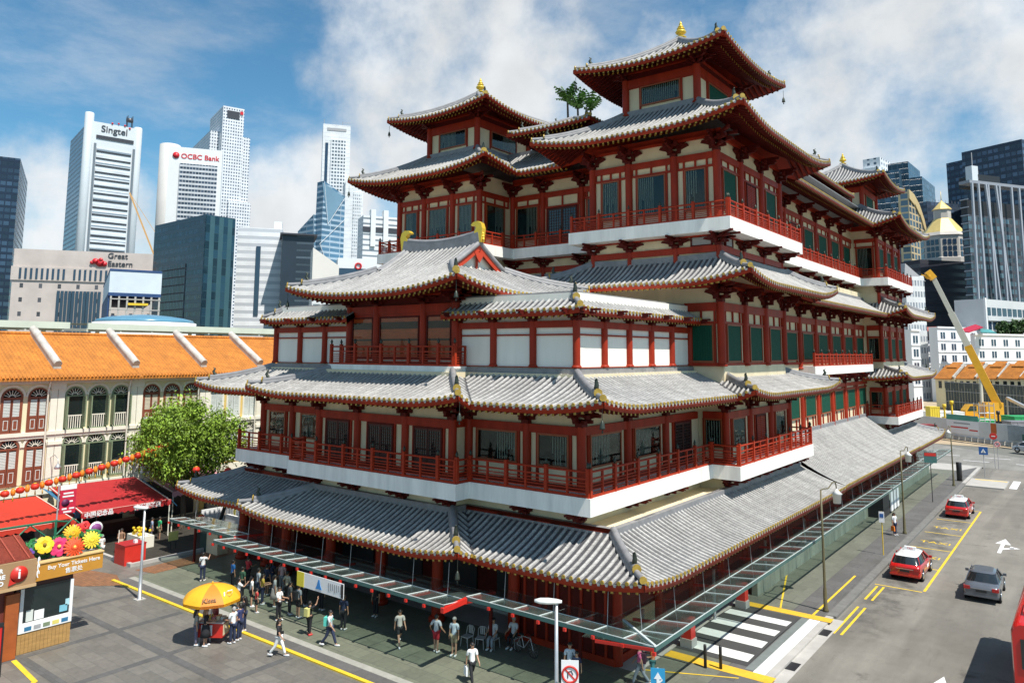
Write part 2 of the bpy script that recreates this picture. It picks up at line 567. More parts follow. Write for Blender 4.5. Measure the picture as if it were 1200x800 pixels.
def skirt(pts, w, ze, rise, U=.4, R_=4.0, c=.35, closed=False, ends=(0, 0)):
    """slopes along an eave line; walls stand to its left"""
    n = len(pts); out = []
    segs = n if closed else n-1

    def turn(i):
        a, b, c_ = Vector(pts[(i-1) % n]), Vector(pts[i % n]), Vector(pts[(i+1) % n])
        d1, d2 = b-a, c_-b
        return 1 if d1.x*d2.y-d1.y*d2.x > 0 else -1
    for i in range(segs):
        hl = turn(i) if (closed or i > 0) else ends[0]
        hr = turn(i+1) if (closed or i+1 < n-1) else ends[1]
        out.append(Face(pts[i], pts[(i+1) % n], w, ze, rise, hl, hr, U, R_, c))
    return out


# ---------------- walls (solid storeys)
def wall_part(boxes, m, name='wall', parent=temple, label=None):
    for b in boxes:
        o = MB().box(*b).build(name, m, parent)
        if label: o['label'] = label
    return o


# ground floor
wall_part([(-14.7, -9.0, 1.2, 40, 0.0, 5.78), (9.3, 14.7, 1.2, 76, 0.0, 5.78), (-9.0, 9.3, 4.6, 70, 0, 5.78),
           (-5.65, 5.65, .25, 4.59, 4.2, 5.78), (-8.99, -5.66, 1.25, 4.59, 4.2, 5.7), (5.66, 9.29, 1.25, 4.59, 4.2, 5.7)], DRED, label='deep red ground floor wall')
# cream wall strip under the balconies, with the flat ledge in front
wall_part([(-12.85, 12.85, 1.33, 15.2, 5.79, 6.62), (-5.62, 5.62, .30, 1.32, 5.79, 6.62), (12.86, 14.62, 15.2, 27.0, 5.79, 6.62),
           (12.86, 14.62, 60.45, 72.1, 5.79, 6.62), (12.86, 14.66, 1.3, 15.19, 5.785, 5.83)], CREAM)
wall_part([(-12.85, 12.85, 1.33, 15.1, Z2+.01, 13.0), (-5.62, 5.62, .28, 1.32, Z2+.01, 13.0), (-14.3, 14.62, 15.15, 27.0, Z2+.01, 13.33),
           (-12.5, 12.77, 27.02, 60.4, 6.5, 13.33), (-12.5, 14.62, 60.42, 72.1, Z2+.01, 13.33)], CREAM)
wall_part([(-12.37, -4.5, 1.73, 15.1, 13.0, 17.1), (4.5, 12.37, 1.73, 15.14, 13.0, 17.1), (-4.42, 4.42, 1.62, 15.1, 13.0, 17.9)], WHITE)
wall_part([(-14.47, -5.4, 15.15, 27, 13.34, 20.9), (5.4, 14.47, 15.15, 27.0, 13.34, 20.9), (-5.39, 5.39, 19.14, 60, 13.34, 20.9),
           (5.4, 12.77, 27.01, 60.4, 13.34, 20.9), (5.4, 14.47, 60.41, 72.1, 13.34, 20.9)], CREAM)
wall_part([(-14.47, -5.38, 15.15, 27, 20.91, 28.4), (5.38, 14.47, 15.15, 27.0, 20.91, 28.4), (-5.37, 5.37, 19.14, 72, 20.91, 28.4),
           (5.38, 11.86, 27.01, 60.4, 20.91, 28.4), (5.38, 14.47, 60.41, 72.1, 20.91, 28.4), (-12, -5.38, 27.01, 60, 20.91, 28.4)], CREAM)
# deck over the fourth floor and the clerestory under the central roof
wall_part([(-12.6, 12.6, 20.9, 71, 30.95, 31.0), (-12.4, -7.5, 17, 20.8, 30.9, 31.0), (7.5, 12.4, 17, 20.8, 30.9, 31.0), (-11.8, 11.8, 23, 65, 28.4, 30.9)], GREY)
clere = wall_part([(-3.4, 3.4, 19.2, 73, 31.01, 32.2), (-10.6, 10.6, 29.5, 58, 31.01, 32.2)], DRED)
for tx, ty in ((9.85, 20.43), (-9.85, 20.43), (9.85, 67.2)):
    wall_part([(tx-2.68, tx+2.68, ty-3.55, ty+3.55, 31.0, 34.2)], CREAM, 'tower_wall')

# ---------------- balcony slabs
BALC = []


def slab(boxes, nm='balcony_slab'):
    mb = MB()
    for b in boxes: mb.box(*b)
    return mb.build(nm, BAND, temple)


slab([(-14.21, 14.21, 0, 13.96, 6.63, Z2), (-6.94, 6.94, -1.06, -.0, 6.63, Z2), (-6, 15.93, 13.961, 28.66, 6.63, Z2)])
slab([(12.8, 15.93, 59.8, 74.71, 6.63, Z2)])
slab([(-15.8, -4.02, 13.82, 28.36, 21.63, Z4), (4.02, 15.8, 13.82, 28.36, 21.63, Z4), (-4.02, 4.02, 17.81, 30, 21.63, Z4),
      (5, 13.17, 28.361, 59.04, 21.63, Z4), (4.02, 15.8, 59.041, 73.41, 21.63, Z4)])
slab([(12.8, 14.1, 36.5, 58.0, 12.3, 13.05)])
slab([(-5.3, 5.3, .5, 1.6, 12.9, 13.3)], 'pavilion_floor')

# ---------------- railings


def railing(P0, P1, z0, h=1.2, pitch=1.2, fin=True, m=None, slats=4):
    P0, P1 = Vector(P0), Vector(P1)
    L = (P1-P0).length; ang = math.atan2(P1.y-P0.y, P1.x-P0.x)
    T = frame(P0, ang); mb = MB(); n = max(1, round(L/pitch))
    mb.obox(T, 0, L, -.06, .06, z0, z0+.12)
    mb.tube([T(0, 0, z0+h-.06), T(L, 0, z0+h-.06)], .055, 6)
    mb.obox(T, 0, L, -.035, .035, z0+h*.66, z0+h*.66+.07)
    for k in range(slats):
        z = z0+.2+k*(h*.66-.24)/slats
        mb.obox(T, 0, L, -.02, .02, z, z+.045)
    for i in range(n+1):
        u = min(max(L*i/n, .07), L-.07); w = .085 if i % 2 == 0 else .05
        top = h+.1 if i % 2 == 0 else h-.06
        mb.obox(T, u-w, u+w, -w-.004, w+.004, z0, z0+top)
        if i % 2 == 0 and fin:
            p = T(u, 0, z0+top)
            mb.lathe(p, [(.05, 0), (.05, .05), (.09, .12), (.06, .2), (.0, .34)], 6, 1)
    return mb.build('railing', [m or WRED, BRONZE], temple)


for a, b in (((-14.1, .12), (-6.83, .12)), ((-6.83, -.94), (6.83, -.94)), ((6.83, -.94), (6.83, .1)), ((6.83, .12), (14.09, .12)),
             ((14.09, .12), (14.09, 14.08)), ((14.09, 14.08), (15.81, 14.08)), ((15.81, 14.08), (15.81, 28.54)), ((15.81, 28.54), (13.0, 28.54)),
             ((-6.83, .1), (-6.83, -.94)), ((12.85, 59.92), (15.81, 59.92)), ((15.81, 59.92), (15.81, 74.6))):
    railing(a, b, Z2, 1.22)
for a, b in (((-15.68, 13.94), (-4.14, 13.94)), ((-4.14, 13.94), (-4.14, 17.9)), ((-4.14, 17.93), (4.14, 17.93)), ((4.14, 17.9), (4.14, 13.94)),
             ((4.14, 13.94), (15.68, 13.94)), ((15.68, 13.94), (15.68, 28.24)), ((15.68, 28.24), (13.05, 28.24)), ((13.05, 28.24), (13.05, 59.1)),
             ((13.05, 59.16), (15.68, 59.16)), ((15.68, 59.16), (15.68, 73.3)), ((-15.68, 20), (-15.68, 13.94))):
    railing(a, b, Z4, 1.08)
for a, b in (((-5.2, 1.5), (-5.2, .6)), ((-5.2, .6), (5.2, .6)), ((5.2, .6), (5.2, 1.6))):
    railing(a, b, 13.3, 1.15)
railing((14.0, 36.6), (14.0, 57.9), 13.05, 1.05)

# ---------------- columns, beams, brackets, windows


def bracket_mesh(h, s=1.0, corner=False):
    mb = MB()
    B = lambda w, d, y, z0, z1, mi=0: mb.box(-w/2*s, w/2*s, y-d/2, y+d/2, z0*h, z1*h, mi)
    B(.44, .44, 0, 0, .2)
    B(.34, .34, 0, -.05, .02)
    B(.95, .17, 0, .2, .38)
    B(.17, 1.0, -.15, .2, .38)
    for x in (-.38, .38): mb.box((x-.12)*s, (x+.12)*s, -.13, .13, .38*h, .52*h)
    mb.box(-.12*s, .12*s, -.66, -.40, .38*h, .52*h)
    B(1.35, .16, 0, .52, .70)
    B(.16, 1.5, -.35, .52, .70)
    B(1.0, .15, -.55, .55, .70)
    for x in (-.55, 0, .55): mb.box((x-.13)*s, (x+.13)*s, -.14, .14, .70*h, .82*h)
    for x in (-.4, .4): mb.box((x-.11)*s, (x+.11)*s, -.66, -.44, .70*h, .82*h)
    B(1.7, .15, 0, .82, 1.0)
    B(.15, 1.9, -.45, .82, 1.0)
    for sx in (-1, 1):  # beak-shaped arms to both sides
        mb.prism([(sx*.5*s, -.07, .42*h), (sx*1.05*s, -.07, .60*h), (sx*.95*s, -.07, .75*h), (sx*.5*s, -.07, .8*h)], (0, .14, 0))
    mb.prism([(-.07*s, -.6, .46*h), (-.07*s, -1.25, .66*h), (-.07*s, -1.15, .82*h), (-.07*s, -.6, .84*h)], (.14*s, 0, 0))
    if corner:
        for q in (1,):
            d = Vector((1, -1, 0)).normalized()
            mb.bar(d*-.2+Vector((0, 0, .3*h)), d*.95+Vector((0, 0, .3*h)), .18, .18*h)
            mb.bar(d*-.2+Vector((0, 0, .62*h)), d*1.5+Vector((0, 0, .62*h)), .18, .18*h)
            mb.bar(d*-.2+Vector((0, 0, .91*h)), d*2.0+Vector((0, 0, .93*h)), .18, .17*h)
            e = Vector((1, 0, 0))
            mb.bar(e*-.2+Vector((0, 0, .3*h)), e*.65+Vector((0, 0, .3*h)), .17, .18*h)
            mb.bar(e*-.2+Vector((0, 0, .61*h)), e*1.1+Vector((0, 0, .61*h)), .16, .18*h)
            mb.bar(e*-.2+Vector((0, 0, .91*h)), e*1.4+Vector((0, 0, .91*h)), .15, .18*h)
    return mb


_cache = {}
mat_orange = mat('painted orange reflection', (.56, .10, .018), .5, .35, 1.2, streak=.15)  # backing colour stands in for orange roofs mirrored in the pavilion glass


def cached(key, fn, mats):
    if key not in _cache:
        o = fn().build('tmp', mats); _cache[key] = o.data; bpy.data.objects.remove(o)
    return _cache[key]


def put_bracket(p, ang, h, corner=False, s=1.0):
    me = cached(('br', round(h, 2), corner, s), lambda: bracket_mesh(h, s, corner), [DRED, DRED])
    return inst('bracket', me, temple, p, ang)


def put_window(T, ang, u, z0, w, h, style, o=.0):
    """window or door in a bay: opening, frame and what fills it"""
    key = (style, round(w, 2), round(h, 2))
    fr = .09

    def fm():
        mb = MB()
        mb.box(-w/2-fr, -w/2, -.09, .06, -fr, h+fr); mb.box(w/2, w/2+fr, -.09, .06, -fr, h+fr)
        mb.box(-w/2, w/2, -.085, .06, h, h+fr); mb.box(-w/2, w/2, -.085, .06, -fr, 0)
        return mb
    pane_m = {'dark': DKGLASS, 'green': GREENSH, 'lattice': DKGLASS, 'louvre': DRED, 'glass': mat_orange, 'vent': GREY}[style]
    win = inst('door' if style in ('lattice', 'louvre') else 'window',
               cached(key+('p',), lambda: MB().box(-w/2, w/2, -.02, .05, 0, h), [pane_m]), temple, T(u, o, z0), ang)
    inst('frame', cached(key+('f',), fm, [FRAMEB if style in ('dark', 'green') else DRED]), win)
    if style == 'green':
        def sm():
            mb = MB(); n = max(4, int(w/.16))
            for i in range(n):
                x = -w/2+w*i/n
                mb.box(x+.012, x+w/n-.012, -.05, -.021, .02, h-.02)
            return mb
        inst('shutter', cached(key+('s',), sm, [GREENSH]), win)
    elif style == 'dark':
        var = random.choice((0, 1, 2))

        def bm():
            mb = MB(); n = max(5, int(w/.15)); rnd = random.Random(var*7+int(w*100))
            a = (0, .45, 0)[var]; b = (1, 1, .6)[var]
            for i in range(n):
                if not a <= i/n <= b: continue
                x = -w/2+w*i/n+.03
                z1 = 0.05 if rnd.random() < .8 else h*.4
                mb.box(x, x+.05, -.035, -.021, z1, h-.03)
            return mb
        inst('blind', cached(key+('b', var), bm, [BLIND]), win)
        inst('pane', cached(key+('g',), lambda: MB().box(-w/2, w/2, -.056, -.05, 0, h), [PANE]), win)
    elif style == 'lattice':
        def lm():
            mb = MB()
            for sx in (-1, 1):
                x0, x1 = (-w/2, -.02) if sx < 0 else (.02, w/2)
                mb.box(x0, x0+.08, -.06, -.02, 0, h); mb.box(x1-.08, x1, -.06, -.02, 0, h)
                mb.box(x0+.08, x1-.08, -.058, -.02, 0, h*.28); mb.box(x0+.08, x1-.08, -.058, -.02, h-.1, h)
                n = 5
                for i in range(1, n):
                    x = x0+.08+(x1-x0-.16)*i/n
                    mb.box(x-.012, x+.012, -.052, -.022, h*.28, h-.1)
                for i in range(1, 9):
                    z = h*.28+(h*.72-.1)*i/9
                    mb.box(x0+.08, x1-.08, -.05, -.024, z-.012, z+.012)
            return mb
        inst('lattice', cached(key+('l',), lm, [DKWOOD]), win)
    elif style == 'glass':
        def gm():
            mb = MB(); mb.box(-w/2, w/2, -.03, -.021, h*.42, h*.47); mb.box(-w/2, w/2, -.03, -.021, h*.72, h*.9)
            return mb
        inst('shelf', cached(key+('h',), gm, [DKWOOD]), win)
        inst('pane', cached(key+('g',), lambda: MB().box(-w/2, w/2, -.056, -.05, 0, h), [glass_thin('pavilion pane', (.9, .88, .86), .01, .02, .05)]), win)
    elif style == 'louvre':
        def lm():
            mb = MB()
            for i in range(int(h/.12)):
                mb.box(-w/2+.06, w/2-.06, -.05, -.02, .05+i*.12, .05+i*.12+.07)
            mb.box(-.03, .03, -.06, -.02, 0, h)
            return mb
        inst('louvre', cached(key+('l',), lm, [WRED]), win)
    elif style == 'vent':
        def vm():
            mb = MB()
            for i in range(int(h/.07)): mb.box(-w/2, w/2, -.04, -.02, i*.07+.015, i*.07+.045)
            return mb
        inst('louvre', cached(key+('v',), vm, [CONC]), win)
    return win


def run(P0, ang, cols, z0, lint, ztop, wins, r=.21, brh=None, ends=(True, True), corner=(False, False), lower=None, sillz=None, tr=None, colz=None):
    """one storey front: columns at cols, lintels, sill, brackets and a window per bay
    wins: (style, width, z0, z1) or None per bay; tr = (z0, z1) row of small panels above the windows"""
    T = frame(P0, ang); bm = MB()
    L0, L1 = cols[0], cols[-1]
    for i, u in enumerate(cols):
        if (i == 0 and not ends[0]) or (i == len(cols)-1 and not ends[1]): continue
        cm = MB(); zc = colz if colz else z0
        cm.tube([T(u, 0, zc), T(u, 0, lint[1]+.02)], r, 12)
        cm.lathe(T(u, 0, zc), [(r*1.35, 0), (r*1.35, .08), (r*1.05, .16)], 12)
        cm.build('column', [RED], temple)
        if brh:
            c = (i == 0 and corner[0]) or (i == len(cols)-1 and corner[1])
            put_bracket(T(u, 0, lint[1]), ang, brh, c)
    bm.obox(T, L0+r*.9, L1-r*.9, -.12, .10, lint[0], lint[1])
    bm.obox(T, L0+r*.9, L1-r*.9, -.10, .06, z0, z0+(sillz or .22))
    for i in range(len(cols)-1):
        a, b = cols[i]+r*.9, cols[i+1]-r*.9
        mid = (a+b)/2
        w = wins[i]
        if w:
            st, ww, za, zb = w
            # posts beside the opening leave a pale strip between them and the columns
            for sx in (-1, 1):
                u = mid+sx*(ww/2+.15)
                bm.obox(T, u-.06, u+.06, -.1, .03, z0+.22, lint[0])
            bm.obox(T, a, b, -.1, .045, zb+.1, zb+.24)
            if tr and tr[1]-tr[0] > .2:
                bm.obox(T, mid-.06, mid+.06, -.1, .03, zb+.24, lint[0])
                for u in (a+.03, b-.03): bm.obox(T, u-.05, u+.05, -.1, .03, zb+.24, lint[0])
            put_window(T, ang, mid, za, ww, zb-za, st)
    # upper purlin carried by the brackets
    if brh:
        bm.obox(T, L0-.5*(corner[0]), L1+.5*(corner[1]), .02, .16, lint[1]+brh*.84, lint[1]+brh)
        bm.obox(T, L0-.3*(corner[0]), L1+.3*(corner[1]), -.1, .0, lint[1]+brh*.9, lint[1]+brh*1.35)
    return bm.build('beam', [RED], temple)


N, E_, S_ = 0.0, math.pi/2, math.pi
# second floor
L2 = (10.08, 10.5); D2 = lambda w: ('dark', w, 8.55, 9.98)
LT = ('lattice', 2.0, 7.7, 9.92)
H2 = .95
run((-12.95, 1.25), N, [0, 3.25, 7.3], Z2, L2, 0, [D2(1.6), D2(2.0)], .23, H2, corner=(False, False))
run((-5.55, .2), N, [0, 3.55, 7.55, 11.1], Z2, L2, 0, [LT, LT, LT], .23, H2, corner=(False, True))
run((5.62, .2), E_, [0, 1.05], Z2, L2, 0, [None], .2, None, ends=(False, False))
run((5.65, 1.25), N, [.15, 4.05, 7.3], Z2, L2, 0, [D2(2.5), D2(1.7)], .23, H2, ends=(True, True), corner=(False, True))
run((12.95, 1.25), E_, [0, 4.55, 9.05, 13.6], Z2, L2, 0, [D2(2.9), D2(2.9), ('lattice', 2.1, 7.7, 9.95)], .23, H2, ends=(False, False))
run((12.95, 15.07), N, [.1, 1.75], Z2, L2, 0, [('dark', 1.0, 8.4, 9.98)], .2, H2, ends=(False, True), corner=(False, True))
run((14.7, 15.07), E_, [0, 4, 8, 12], Z2, L2, 0, [('dark', 2.0, 8.4, 9.98), ('louvre', 1.7, 7.7, 9.95), ('dark', 2.0, 8.4, 9.98)], .23, H2, ends=(False, True))
mid = [0, 4.74, 9.48, 14.22, 18.96, 23.7, 28.44, 33.2]
run((12.85, 27.1), E_, mid, 7.3, (10.9, 11.25), 0, [('green', 2.9, 8.75, 10.5)]*7, .2, .9, colz=6.6, ends=(False, False))
T = frame((12.85, 27.1), E_)
for i in range(7):   # white panels split by red posts under the green shutters
    for q in range(1, 3): MB().obox(T, mid[i]+mid[1]*q/3-.06, mid[i]+mid[1]*q/3+.06, -.1, .035, 7.5, 8.6).build('panel_post', [RED], temple)
run((12.85, 60.35), N, [.1, 1.85], Z2, L2, 0, [('dark', 1.1, 8.2, 9.98)], .2, H2, ends=(False, True), corner=(False, True))
run((14.7, 60.35), E_, [0, 4, 8, 11.9], Z2, L2, 0, [('green', 1.9, 8.4, 9.98)]*3, .23, H2, ends=(False, True))
# third floor: white corner boxes
L3 = (15.35, 15.7); PZ = 13.3


def panel_run(P0, ang, cols, ends=(True, True), corner=(False, False)):
    o = run(P0, ang, cols, PZ, L3, 0, [None]*(len(cols)-1), .19, .55, ends, corner, sillz=.05)
    T = frame(P0, ang); mb = MB()
    mb.obox(T, cols[0]+.17, cols[-1]-.17, -.1, .03, 14.95, 15.03)
    mb.build('rail', [RED], temple)
    return o


panel_run((-12.45, 1.65), N, [0, 2.7, 5.3, 7.9])
panel_run((4.62, 1.65), N, [0, 2.5, 5.15, 7.83], corner=(False, True))
panel_run((12.45, 1.65), E_, [0, 2.7, 5.4, 8.05, 10.75, 13.4], ends=(False, True))
# pavilion
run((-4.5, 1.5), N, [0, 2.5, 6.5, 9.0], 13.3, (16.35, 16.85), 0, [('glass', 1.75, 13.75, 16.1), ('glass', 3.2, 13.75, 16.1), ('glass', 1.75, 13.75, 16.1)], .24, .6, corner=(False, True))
wall_part([(-4.46, 4.46, 1.57, 6, 16.86, 17.9)], DRED, 'frieze')
# third floor, main block
L3m = (16.75, 17.28); G3 = lambda w: ('green', w, 13.62, 15.85)
TR = (16.1, 16.7)
run((11.6, 15.07), N, [0.3, 2.95], Z3-.05, L3m, 0, [('green', 1.5, 13.62, 15.85)], .25, 1.1, ends=(False, True), corner=(False, True), tr=TR)
run((14.55, 15.07), E_, [0, 4, 8, 12], Z3-.05, L3m, 0, [G3(2.2)]*3, .25, 1.1, ends=(False, True), tr=TR)
run((12.85, 27.1), E_, mid, 13.2, L3m, 0, [G3(2.9)]*7, .22, 1.1, ends=(False, False), tr=TR, colz=12.8)
run((12.85, 60.35), N, [.1, 1.75], Z3-.05, L3m, 0, [('dark', 1.0, 13.62, 15.85)], .2, 1.1, ends=(False, True), corner=(False, True))
run((14.55, 60.35), E_, [0, 4, 8, 11.9], Z3-.05, L3m, 0, [G3(2.0)]*3, .25, 1.1, ends=(False, True), tr=TR)
# strip between the third-floor roof and the top balcony
for P0, ang, cols, en, co in (((5.3, 15.07), N, [0, 2.9, 6.3, 9.25], (True, True), (False, True)), ((14.55, 15.07), E_, [0, 4, 8, 12], (False, True), (False, False)),
                              ((11.92, 27.1), E_, mid, (False, False), (False, False)), ((-4.9, 19.06), N, [0, 3.05, 6.75, 9.8], (True, True), (False, False)),
                              ((14.55, 60.35), E_, [0, 4, 8, 11.9], (True, True), (False, False)), ((-14.4, 15.07), N, [0, 2.95, 6.2, 9.1], (True, True), (False, True))):
    run(P0, ang, cols, 19.9, (20.5, 20.92), 0, [None]*(len(cols)-1), .18, .72, en, co, colz=19.4)
T = frame((5.3, 15.07), N)
put_window(T, N, 8.1, 21.0, 1.3, .5, 'vent', .0)
T = frame((14.55, 15.07), E_)
put_window(T, E_, 1.6, 21.0, 1.1, .5, 'vent', .0)
# fourth floor
L4 = (26.6, 27.02); W4 = lambda w: ('dark', w, 23.35, 25.95)
TR4 = (26.2, 26.6); H4 = 1.1
run((-14.4, 15.07), N, [0, 2.95, 6.2, 9.1], Z4, L4, 0, [W4(1.3), W4(1.9), W4(1.35)], .24, H4, corner=(False, True), tr=TR4)
run((-5.3, 15.07), E_, [0, 3.99], Z4, L4, 0, [W4(2.2)], .22, None, ends=(False, False), tr=TR4)
run((-5.2, 19.06), N, [0.2, 3.3, 7.1, 10.2], Z4, L4, 0, [W4(2.0), ('lattice', 2.7, 22.7, 25.6), W4(2.0)], .22, H4, ends=(True, True), tr=TR4)
run((5.3, 15.07), N, [0, 2.9, 6.3, 9.25], Z4, L4, 0, [W4(1.2), W4(1.95), W4(1.3)], .25, H4, corner=(False, True), tr=TR4)
run((14.55, 15.07), E_, [0, 4, 8, 12], Z4, L4, 0, [('green', 2.1, 23.35, 25.95), ('louvre', 1.7, 22.7, 25.8), ('green', 2.0, 23.35, 25.95)], .25, H4, ends=(False, True), tr=TR4)
m4 = ['green', 'green', 'louvre', 'green', 'green', 'green', 'green']
run((11.92, 27.1), E_, mid, Z4, L4, 0, [(s, 2.7 if s == 'green' else 1.8, 23.35 if s == 'green' else 22.7, 25.9) for s in m4], .22, H4, ends=(False, False), tr=TR4)
run((11.92, 60.35), N, [.1, 2.63], Z4, L4, 0, [('dark', 1.5, 22.9, 25.95)], .22, H4, ends=(False, True), corner=(False, True))
run((14.55, 60.35), E_, [0, 4, 8, 11.9], Z4, L4, 0, [('green', 1.9, 23.35, 25.95)]*3, .25, H4, ends=(False, True), tr=TR4)
# towers
for tx, ty in ((9.85, 20.43), (-9.85, 20.43), (9.85, 67.2)):
    LT_ = (33.15, 33.75)
    wall_part([(tx-2.72, tx+2.72, ty-3.6, ty+3.6, 33.7, 34.25)], DRED, 'frieze')
    run((tx-2.75, ty-3.63), N, [0, 5.5], 31.1, LT_, 0, [('dark', 2.9, 31.75, 33.0)], .26, .5, corner=(False, True))
    run((tx+2.75, ty-3.63), E_, [0, 7.26], 31.1, LT_, 0, [('green' if tx > 0 else 'dark', 3.4, 31.75, 33.0)], .26, .5, ends=(False, True))
# clerestory windows
put_window(frame((-3.4, 19.14), N), N, 1.7, 31.2, 2.4, .8, 'dark'); put_window(frame((-3.4, 19.14), N), N, 5.0, 31.2, 2.4, .8, 'dark')
# ground-floor front: columns and panel joints of the red wall
for x in (-14.4, -11.5, -8.8, -4.4, 0, 4.4, 9.1): 
    cm = MB(); y = 1.0 if abs(x) > 9.05 else .45
    cm.tube([(x, y, 0), (x, y, 4.9)], .3, 14); cm.lathe((x, y, 0), [(.45, 0), (.45, .18), (.33, .3)], 14); cm.build('column', [RED], temple)
gp = MB()
for i in range(8): gp.box(9.6+i*.66, 9.72+i*.66, 1.12, 1.2, .3, 4.6)
gp.box(9.3, 14.75, 1.1, 1.2, 0.0, .3); gp.box(14.7, 14.8, 1.15, 75, 0, .35); gp.box(14.7, 14.8, 1.15, 75, 3.2, 3.5)
for i in range(19): gp.tube([(14.75, 1.4+i*4, 0), (14.75, 1.4+i*4, 5.3)], .24, 10)
gp.build('wall_panel', [RED], temple)
MB().box(14.7, 14.76, 1.7, 5.1, .6, 1.9).build('notice_panel', [CREAM], temple)
st = MB()
for k in range(3): st.box(-9, 9.3, 3.4+k*.35, 4.6, k*.15, k*.15+.15)
st.build('step', [CONC], temple)
dr = MB()
for x in (-6.6, -2.2, 2.2, 6.7): dr.box(x-1.5, x+1.5, 4.5, 4.58, .45, 3.6)
dr.build('door', [DARK], temple)

# ---------------- roofs
roof('roof', skirt([(-17.98, 18), (-17.98, -2.08), (-8.96, -2.08), (-8.96, -3.15), (8.96, -3.15), (8.96, -2.08), (17.98, -2.08), (17.98, 29)],
                   3.27, 4.5, 1.28, .4, 4), temple, label='lowest grey tiled skirt roof over the ground floor')
roof('roof', [Face((17.98, 29), (17.98, 58.6), 5.13, 4.56, 2.95, 0, 0, 0, 4, .45)], temple, vd=1.3, label='long grey tiled side slope of the lowest roof')
roof('roof', skirt([(17.98, 58.6), (17.98, 76), (8, 76)], 3.27, 4.5, 1.28, .4, 4), temple)
roof('roof', skirt([(-16.23, 14), (-16.23, -2.13), (-8.76, -2.13), (-8.76, -3.02), (8.76, -3.02), (8.76, -2.13), (16.23, -2.13), (16.23, 13.0),
                    (17.35, 13.0), (17.35, 31.4), (12.9, 31.4)], 3.78, 11.62, 1.38, .42, 4), temple, label='grey tiled skirt roof over the second floor')
roof('roof', skirt([(12.9, 58.0), (17.35, 58.0), (17.35, 76.5), (9, 76.5)], 3.4, 11.62, 1.38, .42, 4), temple)
# box roofs beside the pavilion
roof('roof', skirt([(-13.2, 9), (-13.2, .8), (-4.0, .8)], 1.2, 16.2, .75, .12, 2), temple, rafter_w=.9)
roof('roof', skirt([(4.0, .8), (13.25, .8), (13.25, 14.9)], 1.2, 16.2, .75, .12, 2), temple, rafter_w=.9)
# third-floor roof
roof('roof', skirt([(-17.59, 26), (-17.59, 12.2), (-2.3, 12.2), (-2.3, 16.2), (2.3, 16.2), (2.3, 12.2), (17.59, 12.2), (17.59, 30.9), (15.7, 30.9),
                    (15.7, 58.0), (17.59, 58.0), (17.59, 76.8), (2.3, 76.8)], 2.95, 18.38, 1.75, .66, 5), temple, label='grey tiled skirt roof over the third floor')
# fourth-floor roof
roof('roof', skirt([(-17.59, 29), (-17.59, 11.81), (-2.08, 11.81), (-2.08, 15.9), (2.08, 15.9), (2.08, 11.81), (17.59, 11.81), (17.59, 30.4), (14.9, 30.4),
                    (14.9, 57.6), (17.59, 57.6), (17.59, 76), (2.08, 76)], 5.0, 28.2, 2.95, .8, 6), temple, label='wide grey tiled roof over the top balcony floor', rafter_w=3.2)
# central roof between the towers
roof('roof', skirt([(-4, 16.9), (4, 16.9), (4, 28.2), (12.8, 28.2), (12.8, 59), (4, 59), (4, 76), (-4, 76), (-4, 59), (-12.8, 59), (-12.8, 28.2), (-4, 28.2)],
                   3.9, 31.75, 1.5, .12, 4, closed=True), temple, label='low grey tiled roof between the corner towers')
wall_part([(-8.9, 8.9, 32.1, 55.1, 32.3, 33.2)], GREY, 'roof_deck')
# towers
for tx, ty in ((9.85, 20.43), (-9.85, 20.43), (9.85, 67.2)):
    x0, x1, y0, y1 = tx-5.72, tx+5.72, ty-6.06, ty+6.06
    roof('roof', skirt([(x0, y0), (x1, y0), (x1, y1), (x0, y1)], 5.7, 34.0, 3.3, .62, 6, .42, closed=True), temple, label='grey tiled pyramid roof of a corner tower')
    fn = MB()
    fn.lathe((tx, ty, 37.2), [(.55, 0), (.6, .25), (.35, .3), (.3, .42)], 12, 1)
    fn.lathe((tx, ty, 37.6), [(.3, 0), (.42, .1), (.2, .18), (.16, .3), (.34, .38), (.42, .5), (.34, .62), (.14, .68), (.3, .74), (.3, .8), (.1, .86), (.22, .9), (.2, .98), (.08, 1.02), (.13, 1.12), (.02, 1.4)], 12, 0)
    fn.build('finial', [GOLD, RIDGE], temple)
